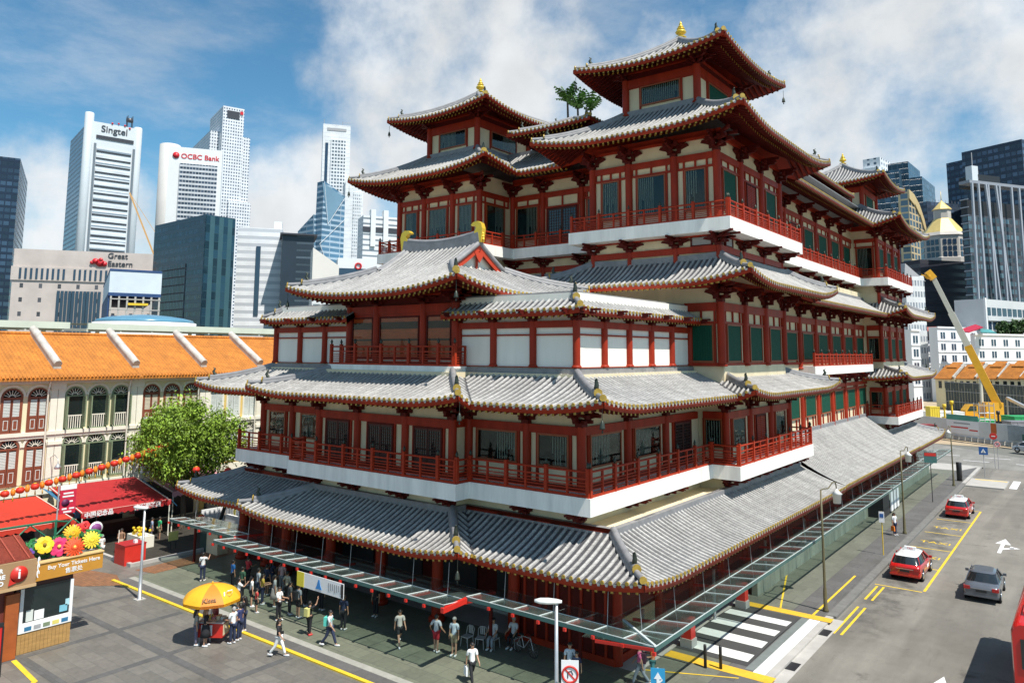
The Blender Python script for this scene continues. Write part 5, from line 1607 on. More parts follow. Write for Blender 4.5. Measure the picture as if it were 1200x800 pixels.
descr = {0: ('cream shophouse with closed brown shutters, cut by the left edge of the view', 'brown', SHW), 1: ('cream shophouse with brown red shutters behind the green steel frame', 'closed', SHW),
         2: ('cream shophouse with open olive green shutters above the red awning', 'open', SHW), 3: ('cream shophouse with brown blind windows behind the tree top', 'brown', SHW),
         4: ('yellow shophouse with white shutters between the tree and the temple', 'grey', SHY), 5: ('yellow shophouse behind the left end of the temple', 'open', SHY), 6: ('shophouse farthest along the row, behind the temple', 'brown', SHW)}
for ui, (y0, y1) in enumerate(units):
    lab, st, plaster = descr[ui]
    s = base('shophouse', lab, 'shophouse', (FX, (y0+y1)/2, 0), 'row of shophouses with orange roofs')
    MB().box(FX-9, FX, y0+.01, y1-.01, 0, EZ).build('wall', [plaster], s)
    rm = MB()
    rm.prism([(EAVE_X, y0, EZ), (RIDGE_X, y0, RZ_), (-42.4, y0, EZ), (-42.4, y0, EZ-.16), (RIDGE_X, y0, RZ_-.2), (EAVE_X, y0, EZ-.16)], (0, y1-y0, 0))
    ro = rm.build('roof', [ROOFT], s)
    rc = MB()
    for i in range(int((y1-y0)/.277)):
        y = y0+.14+i*.277
        rc.tube([(EAVE_X+.03, y, EZ+.02), (EAVE_X-.35, y, EZ+.21)], .085, 6)
    rc.tube([(RIDGE_X, y0, RZ_+.04), (RIDGE_X, y1, RZ_+.04)], .16, 6)
    rc.build('ridge', [ROOFT], ro)
    pw = MB()   # party wall standing over the roof on the right side
    for i in range(7):
        a, b = i/7, (i+1)/7
        xa, xb = EAVE_X-1.3+(RIDGE_X-EAVE_X+1.3)*a, EAVE_X-1.3+(RIDGE_X-EAVE_X+1.3)*b
        za, zb = EZ+.70+(RZ_-EZ-.70)*a, EZ+.70+(RZ_-EZ-.7)*b
        pw.prism([(xa, y1-.28, za-.3), (xb, y1-.28, zb-.3), (xb, y1-.28, zb+.36), (xa, y1-.28, za+.36)], (0, .56, 0))
    pw.tube([(EAVE_X-1.2, y1, EZ+1.05), (RIDGE_X-.1, y1, RZ_+.42)], .3, 8)
    pw.build('party_wall', [OLDW], s)
    tm = MB()   # cornices, pilasters, eave moulding
    tm.box(FX, FX+.28, y0, y1, 7.72, 7.98); tm.box(FX, FX+.18, y0, y1, 7.5, 7.72); tm.box(FX, FX+.42, y0, y1, 11.55, 11.78); tm.box(FX, FX+.2, y0, y1, 3.35, 3.95)
    for y in (y0+.02, y1-.5):
        tm.box(FX, FX+.16, y, y+.48, 3.95, 7.5); tm.box(FX, FX+.16, y, y+.48, 7.98, 11.1); tm.box(FX, FX+.28, y-.02, y+.50, 11.1, 11.55); tm.box(FX, FX+.26, y-.02, y+.50, 6.95, 7.2)
    n = 3; cs = [y0+(y1-y0)*(.5+(i-1)*.29) for i in range(3)]
    for yc in cs:
        for zc, hh in ((8.05, 3.1), (4.25, 3.2)):
            p = arch_pts(1.5, hh+.2)[1:]; q = arch_pts(1.78, hh+.36)[1:]
            for i in range(1, len(p)-1): tm.prism([(FX, yc+p[i][0], zc+p[i][1]), (FX, yc+q[i][0], zc+q[i][1]), (FX, yc+q[i+1][0], zc+q[i+1][1]), (FX, yc+p[i+1][0], zc+p[i+1][1])], (.10, 0, 0))
    tm.build('moulding', [TRIM], s)
    for yc in cs:
        put_arch(s, yc, 8.05, st, 1.2, 3.1); put_arch(s, yc, 4.25, 'closed' if st == 'brown' and ui == 0 else st, 1.2, 3.2)
    dp = MB(); dp.tube([(EAVE_X-.3, y1-.75, EZ-.2), (FX+.3, y1-.75, EZ-1.0), (FX+.3, y1-.75, 4)], .07, 6); dp.build('downpipe', [TRIM], s)
    MB().box(FX-.02, FX+.02, y0+.5, y1-.5, .1, 3.2).build('shop_front', [DARK], s)
    if ui in (1, 3, 4):   # outdoor air-conditioning units
        for zz in (3.98, 7.98): 
            ac = MB(); ac.box(FX+.3, FX+.75, y0+.55, y0+1.25, zz+.06, zz+.6); a_ = ac.build('air_conditioner', [WPAINT], s); MB().lathe((FX+.76, y0+.8, zz+.33), [(.2, -.01), (.2, .015)], 14, axis='x').build('fan_grille', [GREY], a_)
    if ui in (1, 2):
        lp = MB(); yl = y1-.2
        lp.tube([(FX+.1, yl, 6.0), (FX+.9, yl, 6.25), (FX+1.5, yl, 6.0), (FX+1.55, yl, 5.7)], .03, 5); lp.lathe((FX+1.55, yl, 5.3), [(.26, 0), (.2, .2), (.05, .4)], 10); lp.build('wall_lamp', [STEEL], s)

# awnings over the market stalls
REDC = mat('red awning canvas', (.37, .014, .017), .7, .12, 1.5)
REDO = mat('orange red awning canvas', (.48, .03, .012), .7, .1, 1.5)
PINKC = mat('pink awning canvas', (.62, .30, .34), .75, .12, 1.5)
BLUEC = mat('blue awning canvas', (.03, .16, .30), .7, .1, 2)


def awning(label, y0, y1, xb, zb, xf, zf, m, scallop=False, words=None, side=None):
    a = base('awning', label, 'awning', ((xb+xf)/2, (y0+y1)/2, 0), 'awnings along the shophouse fronts')
    c = MB(); n = 8
    top = []
    for i in range(n+1):
        y = y0+(y1-y0)*i/n
        for j in range(5):
            f = j/4; top.append((xb+(xf-xb)*f, y, zb+(zf-zb)*f-.10*math.sin(math.pi*f)*(1 if i % 2 else .4)))
    q = [(i*5+j, i*5+j+1, (i+1)*5+j+1, (i+1)*5+j) for i in range(n) for j in range(4)]
    c.add(top, q, 0, True); c.add([(x, y, z-.03) for x, y, z in top], [t[::-1] for t in q], 0, True)
    c.build('canvas', [m], a)
    v = MB()
    ns = int((y1-y0)/.45)
    for i in range(ns):
        ya, yb = y0+(y1-y0)*i/ns, y0+(y1-y0)*(i+1)/ns
        d = .42 if not scallop else .34
        pts = [(xf+.02, ya, zf+.03), (xf+.02, yb, zf+.03), (xf+.03, yb, zf-d*.7), (xf+.03, (ya+yb)/2, zf-d), (xf+.03, ya, zf-d*.7)]
        v.prism(pts, (.02, 0, 0))
    v.build('valance', [m], a)
    f = MB(); f.tube([(xf, y0, zf), (xf, y1, zf)], .04, 6)
    for y in (y0+.1, y1-.1): f.tube([(xf, y, 0), (xf, y, zf)], .045, 8); f.tube([(xb, y, zb), (xf, y, zf)], .03, 6)
    f.build('steel_frame', [TRIM], a)
    if words:
        for y, wd in words: lettering(wd, .40, WPAINT, a, (xf+.06, y, zf-.2), (0, 1, 0), (0, 0, 1), depth=.004, bold=.012)
    return a


awning('large red awning with white lettering on its valance', -5.6, .9, -29.6, 3.9, -24.0, 2.75, REDC, words=((-4.4, '中国纪念品'), (-.9, '南洋服装店')))
awning('orange red awning with scalloped edge behind the ticket kiosk', -16.0, -6.3, -29.6, 3.4, -23.0, 2.6, REDO, True)
awning('pale pink awning beside the tree trunk', 1.5, 7.4, -29.6, 3.9, -25.0, 3.1, PINKC, words=((4.2, '花 草 店'),))
b = MB(); b.prism([(-29.4, -6.1, 3.9), (-24.6, -5.7, 2.6), (-29.4, -5.2, 3.5)], (0, 0, .03)); tag(b.build('canvas_gusset', [BLUEC], at=(-27, -5.7, 0)), 'dark blue canvas strip between the two red awnings', 'canvas')
b = MB(); b.prism([(-29.5, .95, 3.8), (-24.0, .95, 2.7), (-24.0, 1.4, 2.2), (-29.5, 1.4, 3.6)], (0, .03, 0)); tag(b.build('canvas_gusset', [BLUEC], at=(-27, 1.1, 0)), 'blue patterned canvas strip between the red and pink awnings', 'canvas')
# market stalls under the awnings
stall = base('market_stall', 'dark market stall with hanging goods under the red awning', 'stall', (-26.5, -2, 0))
MB().box(-28.6, -27.6, -5.2, .4, 0, 1.0).build('counter', [DKWOOD], stall)
cols_ = [mat('cloth a', (.5, .1, .12), .8), mat('cloth b', (.1, .2, .4), .8), mat('cloth c', (.7, .6, .15), .8), mat('cloth d', (.6, .6, .6), .8), mat('cloth e', (.12, .35, .2), .8)]
for i in range(12):
    y = -5.0+i*.45; h_ = random.uniform(.5, 1.0)
    MB().box(-27.5, -27.4, y, y+.34, 2.35-h_, 2.35).build('hanging_cloth', [cols_[i % 5]], stall)
stall2 = base('market_stall', 'market stall of postcards and souvenirs at the left end of the glass canopy', 'stall', (-22.5, 6.5, 0))
MB().box(-24, -21, 5.6, 6.6, 0, .9).build('counter', [WPAINT], stall2)
for i in range(8):
    MB().box(-23.9+i*.36, -23.62+i*.36, 5.55, 5.59, 1.0, 1.0+.5).build('postcard_rack', [cols_[(i*2+1) % 5] if i % 2 else WPAINT], stall2)
rb = base('counter_box', 'bright red square counter box beside the lamp post', 'counter', (-19.2, -4.35, 0))
MB().box(-19.9, -18.5, -5.05, -3.65, 0, 1.25).build('body', [mat_red], rb); MB().box(-19.93, -18.47, -5.08, -3.62, 1.251, 1.3).build('top', [REDC], rb); MB().box(-19.0, -18.75, -4.3, -4.1, 1.301, 1.5).build('card', [WPAINT], rb)
MB().tube([(-19.75, -4.9, 1.3), (-19.75, -4.9, 2.1)], .03, 6).build('rod', [TRIM], rb)
st = base('flower_stall', 'table of yellow flowers behind the red counter box', 'stall', (-22.6, -2.0, 0))
MB().box(-23.6, -21.6, -2.5, -1.5, 0, .9).build('table', [TRIM], st)
fl = MB()
for i in range(26): fl.ball((random.uniform(-23.4, -21.8), random.uniform(-2.4, -1.6), random.uniform(.95, 1.35)), .11, 6)
o = fl.build('bloom', [mat('yellow bloom', (.75, .5, .02), .7, .2, 5)], st); o['kind'] = 'stuff'
# dark planting bed and slanting post
bed = rect('soil', -28.4, -18.2, -4.6, 4.0, .10, mat('dark soil', (.035, .03, .022), .95, .4, 2, bump=.5)); 
p = MB(); p.bar((-19.2, 1.6, 0), (-18.9, 2.3, 2.6), .22, .22); p.lathe((-18.9, 2.3, 2.6), [(.1, 0), (.16, .08), (.1, .2)], 8); tag(p.build('post', [DARK], at=(-19.2, 1.6, 0)), 'dark slanting post by the planting bed', 'post')
p = base('signpost', 'small yellow notice board on an iron stand by the planting bed', 'sign', (-19.9, -1.0, 0))
MB().tube([(-19.9, -1.2, 0), (-19.9, -1.2, 1.0)], .03, 6).build('leg', [DARK], p); MB().tube([(-19.9, -.8, 0), (-19.9, -.8, 1.0)], .03, 6).build('leg', [DARK], p)
MB().box(-19.93, -19.87, -1.35, -.65, .7, 1.3).build('board', [mat('pale yellow board', (.7, .65, .2), .6, .1)], p)
p = base('signboard', 'white market notice board under the pink awning', 'sign', (-22.0, 3.2, 0))
MB().box(-22.05, -21.95, 2.3, 4.2, .8, 2.0).build('board', [WPAINT], p)
for y in (2.5, 4.0): MB().tube([(-22.0, y, 0), (-22.0, y, .8)], .04, 6).build('leg', [DARK], p)
# electrical box near the canopy end
p = base('cabinet', 'pale street cabinet under the left end of the glass canopy', 'cabinet', (-16.9, .6, 0)); MB().box(-17.6, -16.2, .2, 1.0, .0, 1.35).build('body', [CREAM], p); MB().box(-18.5, -17.61, .25, .95, 0, 1.25).build('door', [mat('dark green door', (.02, .06, .05), .6)], p)

# ------------------------------------------------------------------ trees
def leaf_mat(name, col):
    m, k = newmat(name, .6)
    tc = k.n('ShaderNodeTexCoord'); oi = k.n('ShaderNodeNewGeometry')
    v = k.math('MULTIPLY', k.ramp(k.noise(tc.outputs['Object'], 1.1, 4), .3, .7, .6, 1.35), k.ramp(oi.outputs['Random Per Island'], 0, 1, .65, 1.4))
    sc = k.n('ShaderNodeVectorMath', operation='SCALE'); sc.inputs[0].default_value = col; k.l(v, sc.inputs['Scale']); k.l(sc.outputs[0], k.b.inputs['Base Color'])
    k.b.inputs['Transmission Weight'].default_value = 0.0; k.b.inputs['Subsurface Weight'].default_value = 0.0
    return m


BARK = mat('grey brown bark', (.12, .09, .065), .9, .3, 3, bump=.5)
LEAF1 = leaf_mat('bright green leaves', (.165, .26, .018)); LEAF2 = leaf_mat('dark green leaves', (.03, .075, .012)); PALM = leaf_mat('palm leaves', (.07, .17, .02))


def tree(name, label, p, h, rad, crown_z, n_clump, m, leaf=.16, per=46, rnd=5, squash=.75, group=None):
    rn = random.Random(rnd); p = Vector(p)
    t = base(name, label, 'tree', p, group)
    tk = MB(); fork = p+Vector((0, 0, crown_z*.75))
    tk.tube([p, p+Vector((.08, .05, crown_z*.4)), fork], [min(.22*h/10, .3)+.06, min(.17*h/10, .24)+.04, min(.13*h/10, .18)+.03], 9)
    lf = MB(); cen = p+Vector((0, 0, crown_z+(h-crown_z)*.5)); ch = (h-crown_z)*.5
    tips = []
    for i in range(n_clump):
        while True:
            q = Vector((rn.uniform(-1, 1), rn.uniform(-1, 1), rn.uniform(-1, 1)))
            if .35 < q.length < 1: break
        f = 1+.22*math.sin(3*math.atan2(q.y, q.x)+rnd)+.12*rn.uniform(-1, 1)
        c = cen+Vector((q.x*rad*f, q.y*rad*f, q.z*ch*(1.0 if q.z > 0 else .8)))
        tips.append(c)
        r = rad*.23*rn.uniform(.7, 1.35)
        for j in range(per):
            d = Vector((rn.gauss(0, 1), rn.gauss(0, 1), rn.gauss(0, .7))).normalized()*r*rn.uniform(.35, 1.1)
            o = c+d; nrm = (d+Vector((rn.uniform(-1, 1), rn.uniform(-1, 1), rn.uniform(0, 1.2)))*r).normalized()
            a = nrm.cross(Vector((rn.uniform(-1, 1), rn.uniform(-1, 1), .3))).normalized(); b2 = nrm.cross(a)
            L = leaf*rn.uniform(.6, 1.75)
            lf.add([o-a*L, o-b2*L*.45+nrm*.03, o+a*L, o+b2*L*.45+nrm*.03], [(0, 1, 2, 3)])
    for c in tips[::max(1, n_clump//14)]:
        mid = fork.lerp(c, .55)+Vector((0, 0, .2))
        tk.tube([fork, mid, c], [min(.09*h/10, .1)+.02, min(.05*h/10, .06)+.01, .015], 6)
    tk.build('trunk', [BARK], t); lf.build('crown', [m], t)
    return t


def far_tree(i, u, v, d, rad, label, m=LEAF2):
    c = at_depth(u, v, d)
    tree('tree', label, (c.x, c.y, 0), c.z+rad, rad*1.2, c.z-rad, 40, m, leaf=.35*rad/3, per=26, rnd=20+i, group='trees far behind the site')


tree('street_tree', 'leafy bright green street tree in front of the shophouses', (-25.5, 2.7, 0), 10.3, 3.95, 3.3, 215, LEAF1, .11, 120, 5)


def palm(x, y, z, h, label, rnd):
    rn = random.Random(rnd); t = base('palm', label, 'palm tree', (x, y, z), 'palms on the temple roof garden')
    MB().tube([(x, y, z), (x+.1, y, z+h*.5), (x, y, z+h)], [.16, .12, .1], 8).build('trunk', [BARK], t)
    lf = MB()
    for i in range(13):
        a = 2*math.pi*i/13+rn.uniform(-.2, .2); el = rn.uniform(.55, 1.5); L = rn.uniform(1.7, 2.7)
        d = Vector((math.cos(a), math.sin(a), 0)); sd_ = Vector((-math.sin(a), math.cos(a), 0)); pts = []
        for j in range(8):
            f = j/7; pts.append(Vector((x, y, z+h))+d*(L*f*math.cos(el*(1-.12*f)))+Vector((0, 0, L*(f*math.sin(el)-.22*f*f))))
        for j in range(7):
            w_ = .08+.30*math.sin(math.pi*(j+.5)/7)
            for sgn in (-1, 1):
                q = (pts[j]+pts[j+1])/2+sd_*sgn*w_*1.25-Vector((0, 0, .12))
                lf.add([pts[j], pts[j+1], q+d*.18, q], [(0, 1, 2, 3)])
    lf.build('frond', [PALM], t)


pr_ = []
for u, v0, hh, lab, r_ in ((665, 118, 2.6, 'tallest palm on the temple roof garden, left of the main tower', 1), (677, 127, 1.5, 'short palm beside the tallest roof garden palm', 2), (692, 129, 1.6, 'palm nearest the main tower on the temple roof garden', 3)):
    c = at_depth(u, v0, (Vector((-2+(u-665)*.12, 36, 34))-CAMP).dot(FWD)); palm(c.x, c.y, 33.2, c.z-33.2, lab, r_)
tree('shrub', 'round green shrub between the roof garden palms', (at_depth(683, 128, 82).x, at_depth(683, 128, 82).y, 33.2), 36.0-33.2, 1.3, .2, 26, LEAF1, .12, 34, 9)

# ------------------------------------------------------------------ lanterns on a string
A_, B_ = Vector((-24.0, -11.4, 4.60)), Vector((-24.0, 0.6, 6.95))
LR = mat('red lantern silk', (.62, .03, .012), .55, .1, 6); LO = mat('orange lantern silk', (.75, .22, .015), .55, .1, 6); TAS = mat('gold tassel', (.7, .4, .03), .6, .1, 5)
catn = lambda f: A_.lerp(B_, f)-Vector((0, 0, .25*4*f*(1-f)))+Vector((0, 0, .35))
tag(MB().tube([catn(i/40) for i in range(41)], .018, 5).build('lantern_string', [DARK], at=tuple(A_)), 'sagging cable of lanterns strung across the shophouse fronts', 'cable')


def lantern(style):
    t = thing('lantern', 'x', 'lantern')
    r, h_ = ((.27, .40), (.15, .44))[style]
    mb = MB(); mb.lathe((0, 0, -.12-h_), [(r*.35, 0), (r*.75, h_*.12), (r, h_*.5), (r*.75, h_*.88), (r*.35, h_)], 14, 0)
    for i in range(8):
        a = math.pi*2*i/8; mb.tube([(r*1.01*math.cos(a)*s_, r*1.01*math.sin(a)*s_, -.12-h_+h_*z) for s_, z in ((.38, 0), (.77, .13), (1, .5), (.77, .87), (.38, 1))], .008, 3)
    mb.build('shade', [LR if style == 0 else LO], t)
    MB().lathe((0, 0, -.13), [(r*.36, 0), (r*.36, .06)], 10).build('cap', [TAS], t)
    ts = MB(); ts.lathe((0, 0, -.12-h_-.34), [(.05, 0), (.03, .2), (.015, .34)], 6); ts.build('tassel', [TAS], t)
    MB().tube([(0, 0, -.08), (0, 0, 0)], .01, 4).build('hook', [DARK], t)
    return t


protos = [lantern(0), lantern(1)]
used = [False, False]
for i in range(28):
    s_ = i % 2
    if used[s_]: l = copy_tree(protos[s_])
    else: l = protos[s_]; used[s_] = True
    f = .015+i*.0355; l.location = catn(f)
    l.rotation_euler = (random.uniform(-.08, .08), random.uniform(-.08, .08), random.uniform(0, 3))
    l['label'] = 'round red lantern with gold tassel on the string before the shophouses' if s_ == 0 else 'slim orange lantern between red ones on the string before the shophouses'
    l['group'] = 'round red lanterns on the string' if s_ == 0 else 'slim orange lanterns on the string'
lab = ['red lantern hanging low in the tree leaves, left', 'red lantern hanging low in the tree leaves, right', 'orange lantern above the postcard stall']
for (u, v), lb in zip(((230, 545), (267, 546), (236, 601)), lab):
    l = copy_tree(protos[0]); p = at_depth(u, v, 56); l.location = p; l['label'] = lb; l['group'] = 'lanterns by the tree'

# ------------------------------------------------------------------ ticket kiosk, lower left
kx = -7.7
KW = mat('yellow brown timber slats', (.42, .24, .08), .6, .25, 2, streak=.2)
kk = base('ticket_kiosk', 'small timber ticket kiosk with a white framed window and an ochre sign', 'kiosk', (-9.5, -14, 0))
MB().box(-11.5, kx-.02, -15.2, -12.75, .02, 3.2).build('wall', [mat('dark kiosk wall', (.08, .025, .02), .6)], kk)
sl = MB()
for i in range(14): sl.box(kx, kx+.05, -15.05+i*.165, -15.05+i*.165+.155, .02, .95)
sl.build('timber_skirt', [KW], kk)
MB().box(kx-.02, kx+.02, -14.9, -12.85, 1.0, 2.95).build('window', [DKGLASS], kk)
f = MB(); f.box(kx, kx+.09, -15.05, -14.9, .95, 2.95); f.box(kx, kx+.09, -12.88, -12.74, .95, 2.95); f.box(kx, kx+.09, -14.9, -12.88, .95, 1.38); f.build('window_frame', [WPAINT], kk)
for i in range(5):
    MB().box(kx+.09, kx+.1, -14.8+i*.4, -14.5+i*.4, 1.02, 1.2).build('photo_strip', [[BLUEC, GREY, OLIVE, cols_[2], BLUEC][i]], kk)
for y, z, w_, h_, m_ in ((-14.75, 1.42, .3, .5, LOUV), (-14.4, 1.42, .42, .42, WPAINT), (-13.3, 1.5, .35, .3, mat('sky blue leaflet', (.2, .5, .62), .6)), (-13.05, 1.75, .25, .3, mat('pale blue leaflet', (.4, .65, .72), .6))):
    MB().box(kx+.03, kx+.045, y, y+w_, z, z+h_).build('leaflet', [m_], kk)
OCH = mat('ochre sign board', (.52, .24, .03), .55, .08, 2)
sg = MB(); sg.box(kx, kx+.25, -14.7, -11.5, 3.22, 4.0); sg.build('sign_board', [OCH], kk)
MB().box(kx-.1, kx+.3, -14.72, -11.48, 4.001, 4.06).build('sign_cap', [mat('pale timber cap', (.66, .45, .2), .6)], kk)
lettering('Buy Your Tickets Here', .255, WPAINT, kk, (kx+.26, -12.85, 3.74), (0, 1, 0), (0, 0, 1), depth=.006, bold=.004)
lettering('售票处', .27, WPAINT, kk, (kx+.26, -12.85, 3.43), (0, 1, 0), (0, 0, 1), depth=.006, bold=.002)
# information kiosk in front of it
ik = base('information_kiosk', 'information kiosk with a brown fascia, red roof and red i sign at the left edge', 'kiosk', (-8, -17, 0))
TANF = mat('tan fascia board', (.36, .22, .11), .6, .1, 2); RROOF = mat('red brown metal roof', (.36, .07, .04), .55, .15, 2)
MB().box(-10.8, -7.5, -19.5, -15.4, .02, 3.3).build('wall', [mat('deep brown wall', (.16, .03, .02), .6, .2, 2)], ik)
MB().box(-7.49, -7.3, -15.75, -15.2, .02, 2.9).build('corner_post', [mat('orange brown post', (.36, .09, .02), .5, .2, 2)], ik)
MB().box(-7.15, -6.95, -20, -14.72, 3.32, 4.4).build('fascia', [TANF], ik); MB().box(-11.5, -7.16, -14.9, -14.72, 3.32, 4.4).build('fascia', [TANF], ik); MB().box(-7.6, -6.9, -20, -14.7, 3.18, 3.31).build('eave_board', [mat('pale timber soffit', (.5, .33, .17), .6, .1)], ik)
rf = MB(); rf.add([(-7.1, -20, 4.42), (-7.1, -14.75, 4.42), (-9.2, -14.75, 5.15), (-9.2, -20, 5.15)], [(0, 1, 2, 3), (3, 2, 1, 0)])
for i in range(9): rf.bar((-7.1, -19.8+i*.6, 4.45), (-9.2, -19.8+i*.6, 5.18), .06, .06)
rf.build('roof', [RROOF], ik)
ib = MB(); ib.lathe((-6.93, -15.45, 3.86), [(.36, 0), (.36, .04)], 24, axis='x'); ib.prism([(-6.93, -15.8, 3.78), (-6.93, -15.55, 3.5), (-6.93, -15.86, 3.42)], (.04, 0, 0)); ib.build('info_sign', [mat_red], ik)
lettering('i', .6, WPAINT, ik, (-6.87, -15.45, 3.87), (0, 1, 0), (0, 0, 1), depth=.008, bold=.012)
for j, tx in enumerate(('FOR', 'MORE', 'INFO')): lettering(tx, .26, WPAINT, ik, (-6.94, -16.35, 4.12-j*.28), (0, 1, 0), (0, 0, 1), depth=.006, bold=.012)
for j in range(3):   # cap scrolls on the corner
    MB().tube([(-6.9, -14.66+.05*math.cos(a*.8)*(.6+.1*j), 4.3-.3*j+.16*math.sin(a*.8)) for a in range(7)], .03, 5).build('scroll', [WPAINT], ik)
# flowers on the kiosk roof
PET = {}


def flower(label, y, z, r, col, cen, n=12, x=kx-.15, double=False, flat=False):
    r *= .8; fm = mat('petal', col, .65, .25, 7); t = base('flower', label, 'flower', (x, y, z), 'giant flowers on the kiosk sign')
    ax = Vector((1, -.1, .35)).normalized(); a1 = Vector((0, 1, 0)); a2 = ax.cross(a1)*-1
    a1 = (a1-ax*a1.dot(ax)).normalized(); a2 = ax.cross(a1)
    mb = MB(); C_ = Vector((x, y, z))
    for ring in range(3 if double else 1):
        rr = r*(1-.3*ring)
        for i in range(n):
            a = 2*math.pi*(i+.5*ring)/n; d = a1*math.cos(a)+a2*math.sin(a); s_ = ax.cross(d); off = ax*(.05*ring)
            wd = rr*(1.9 if not flat else 2.6)/n*1.4
            pts = [C_+off+d*rr*.12, C_+off+d*rr*.5+s_*wd*.8+ax*.05, C_+off+d*rr*.92+s_*wd*.55, C_+off+d*rr, C_+off+d*rr*.92-s_*wd*.55, C_+off+d*rr*.5-s_*wd*.8+ax*.05]
            mb.add(pts, [(0, 1, 2, 3, 4, 5)]); mb.add([q-ax*.03 for q in pts], [(5, 4, 3, 2, 1, 0)])
    mb.build('petal', [fm], t)
    MB().ball(C_+ax*.06, r*.2, 8).build('centre', [mat('flower centre', cen, .7)], t)
    MB().tube([C_-ax*.05, C_-ax*.4-Vector((0, 0, .4))], .04, 5).build('stem', [OLIVE], t)


flower('yellow open flower, leftmost on the kiosk sign', -14.1, 4.75, .52, (.78, .55, .02), (.25, .15, .02), 6, flat=True)
flower('magenta pink flower second from left on the kiosk sign', -13.45, 4.55, .58, (.6, .02, .12), (.75, .5, .1), 8, flat=True)
flower('golden sunflower at the top of the kiosk flowers', -12.75, 5.0, .56, (.78, .42, .01), (.6, .3, .02), 18, double=True, x=kx-.45)
flower('large flat red orange flower at the front of the kiosk sign', -12.85, 4.45, .62, (.72, .07, .01), (.8, .55, .1), 16, double=True, x=kx+.1)
flower('big yellow double flower, rightmost on the kiosk sign', -11.95, 4.6, .55, (.8, .60, .04), (.75, .5, .02), 16, double=True)
for i, (y, z) in enumerate(((-12.35, 5.15), (-12.05, 5.22), (-12.2, 4.95))):
    flower(('small red tulip, left of the three at the back', 'small red tulip, right of the three at the back', 'small red tulip lowest of the three at the back')[i], y, z, .3, (.62, .03, .03), (.5, .02, .02), 6, x=kx-.7, flat=True)
flower('small purple flower at the left end of the kiosk sign', -14.75, 4.5, .3, (.12, .06, .3), (.05, .03, .1), 6)
lv = MB(); rn = random.Random(4)
for i in range(230):
    c = Vector((kx-.35+rn.uniform(-.3, .1), rn.uniform(-14.7, -11.5), rn.uniform(4.1, 4.95))); a = Vector((rn.uniform(0, 1), rn.uniform(-1, 1), rn.uniform(-.5, 1))).normalized(); b_ = a.cross(Vector((1, .2, .3))).normalized(); L = rn.uniform(.12, .26)
    lv.add([c-a*L, c-b_*L*.45, c+a*L, c+b_*L*.45], [(0, 1, 2, 3)])
struct(tag(lv.build('foliage', [leaf_mat('artificial leaves', (.04, .22, .06))], at=(kx, -13, 4)), 'mass of green artificial leaves behind the giant flowers', 'foliage'), 'stuff')
# green steel frame behind the flowers
gt = base('truss_screen', 'green steel truss frame standing behind the giant flowers', 'frame', (-12, -13.5, 0)); GST = mat('green painted steel', (.02, .16, .09), .5, .1, 3); mb = MB()
P3 = [(-12, -18, 4.9), (-12, -15.2, 4.9), (-12, -12.2, 4.9)]
mb.tube([(-12, -19, 5.0), (-12, -12, 4.95), (-13, -11.0, 4.6)], .06, 6); mb.tube([(-12, -19, 4.0), (-12, -12, 4.0)], .05, 6)
for i in range(4): y = -18.5+i*2.1; mb.tube([(-12, y, 4.0), (-12, y+1.05, 4.95), (-12, y+2.1, 4.0)], .045, 6)
for y in (-18.8, -12.0): mb.tube([(-12, y, 0), (-12, y, 5.0)], .07, 8)
mb.build('truss', [GST], gt)
# red banner on a pole in front of the awnings
bn = base('banner', 'red vertical street banner with a white top hung before the awnings', 'banner', (-22, -7.5, 0))
MB().tube([(-22, -7.95, 0), (-22, -7.95, 5.2)], .05, 8).build('pole', [GREY], bn)
MB().box(-22.03, -21.97, -7.85, -6.85, 3.3, 4.85).build('cloth', [mat('crimson banner cloth', (.55, .015, .05), .7, .1, 2)], bn); MB().box(-22.04, -21.96, -7.85, -6.85, 4.851, 5.15).build('top_strip', [WPAINT], bn)
for y_, z_, w_ in ((-7.35, 4.62, .62), (-7.35, 4.42, .7), (-7.15, 4.08, .2), (-7.55, 3.62, .3), (-7.1, 3.62, .32), (-7.35, 3.42, .5)):
    MB().box(-21.97, -21.955, y_-w_/2, y_+w_/2, z_-.05, z_+.05).build('print_line', [WPAINT], bn)
MB().lathe((-21.965, -7.5, 4.0), [(.25, -.01), (.25, .01)], 14, axis='x').build('emblem', [mat('dark emblem', (.1, .01, .06), .6)], bn)
# purple oval sign and red signboard at the left edge
p = base('oval_sign', 'purple and white oval sign hanging at the edge of the red awning', 'sign', (-22.5, -5.2, 0)); MB().lathe((-22.5, -5.2, 1.9), [(.45, 0), (.45, .05)], 20, axis='x').build('rim', [WPAINT], p); MB().lathe((-22.44, -5.2, 1.9), [(.34, 0), (.34, .02)], 20, axis='x').build('face', [mat('purple sign face', (.22, .06, .22), .6)], p); MB().tube([(-22.5, -5.2, 2.3), (-22.5, -5.2, 3.1)], .02, 5).build('cord', [DARK], p)
p = base('signboard', 'red standing signboard with white shapes at the bottom left edge', 'sign', (-5.6, -17.0, 0))
MB().box(-5.75, -5.65, -17.9, -16.4, .1, 2.1).build('panel', [mat('glossy red panel', (.55, .02, .02), .3, .08)], p); MB().box(-5.78, -5.62, -17.95, -16.35, 2.101, 2.25).build('cap', [DARK], p); MB().box(-5.78, -5.62, -16.39, -16.33, .0, 2.1).build('post', [DARK], p)
for z, r_ in ((1.75, .16), (1.25, .2)): MB().tube([(-5.63, -16.75+r_*math.cos(a*.7), z+r_*math.sin(a*.7)) for a in range(8)], .05, 5).build('lettering', [WPAINT], p)
MB().box(-5.645, -5.63, -17.0, -16.5, .75, 1.0).build('label', [LOUV], p)
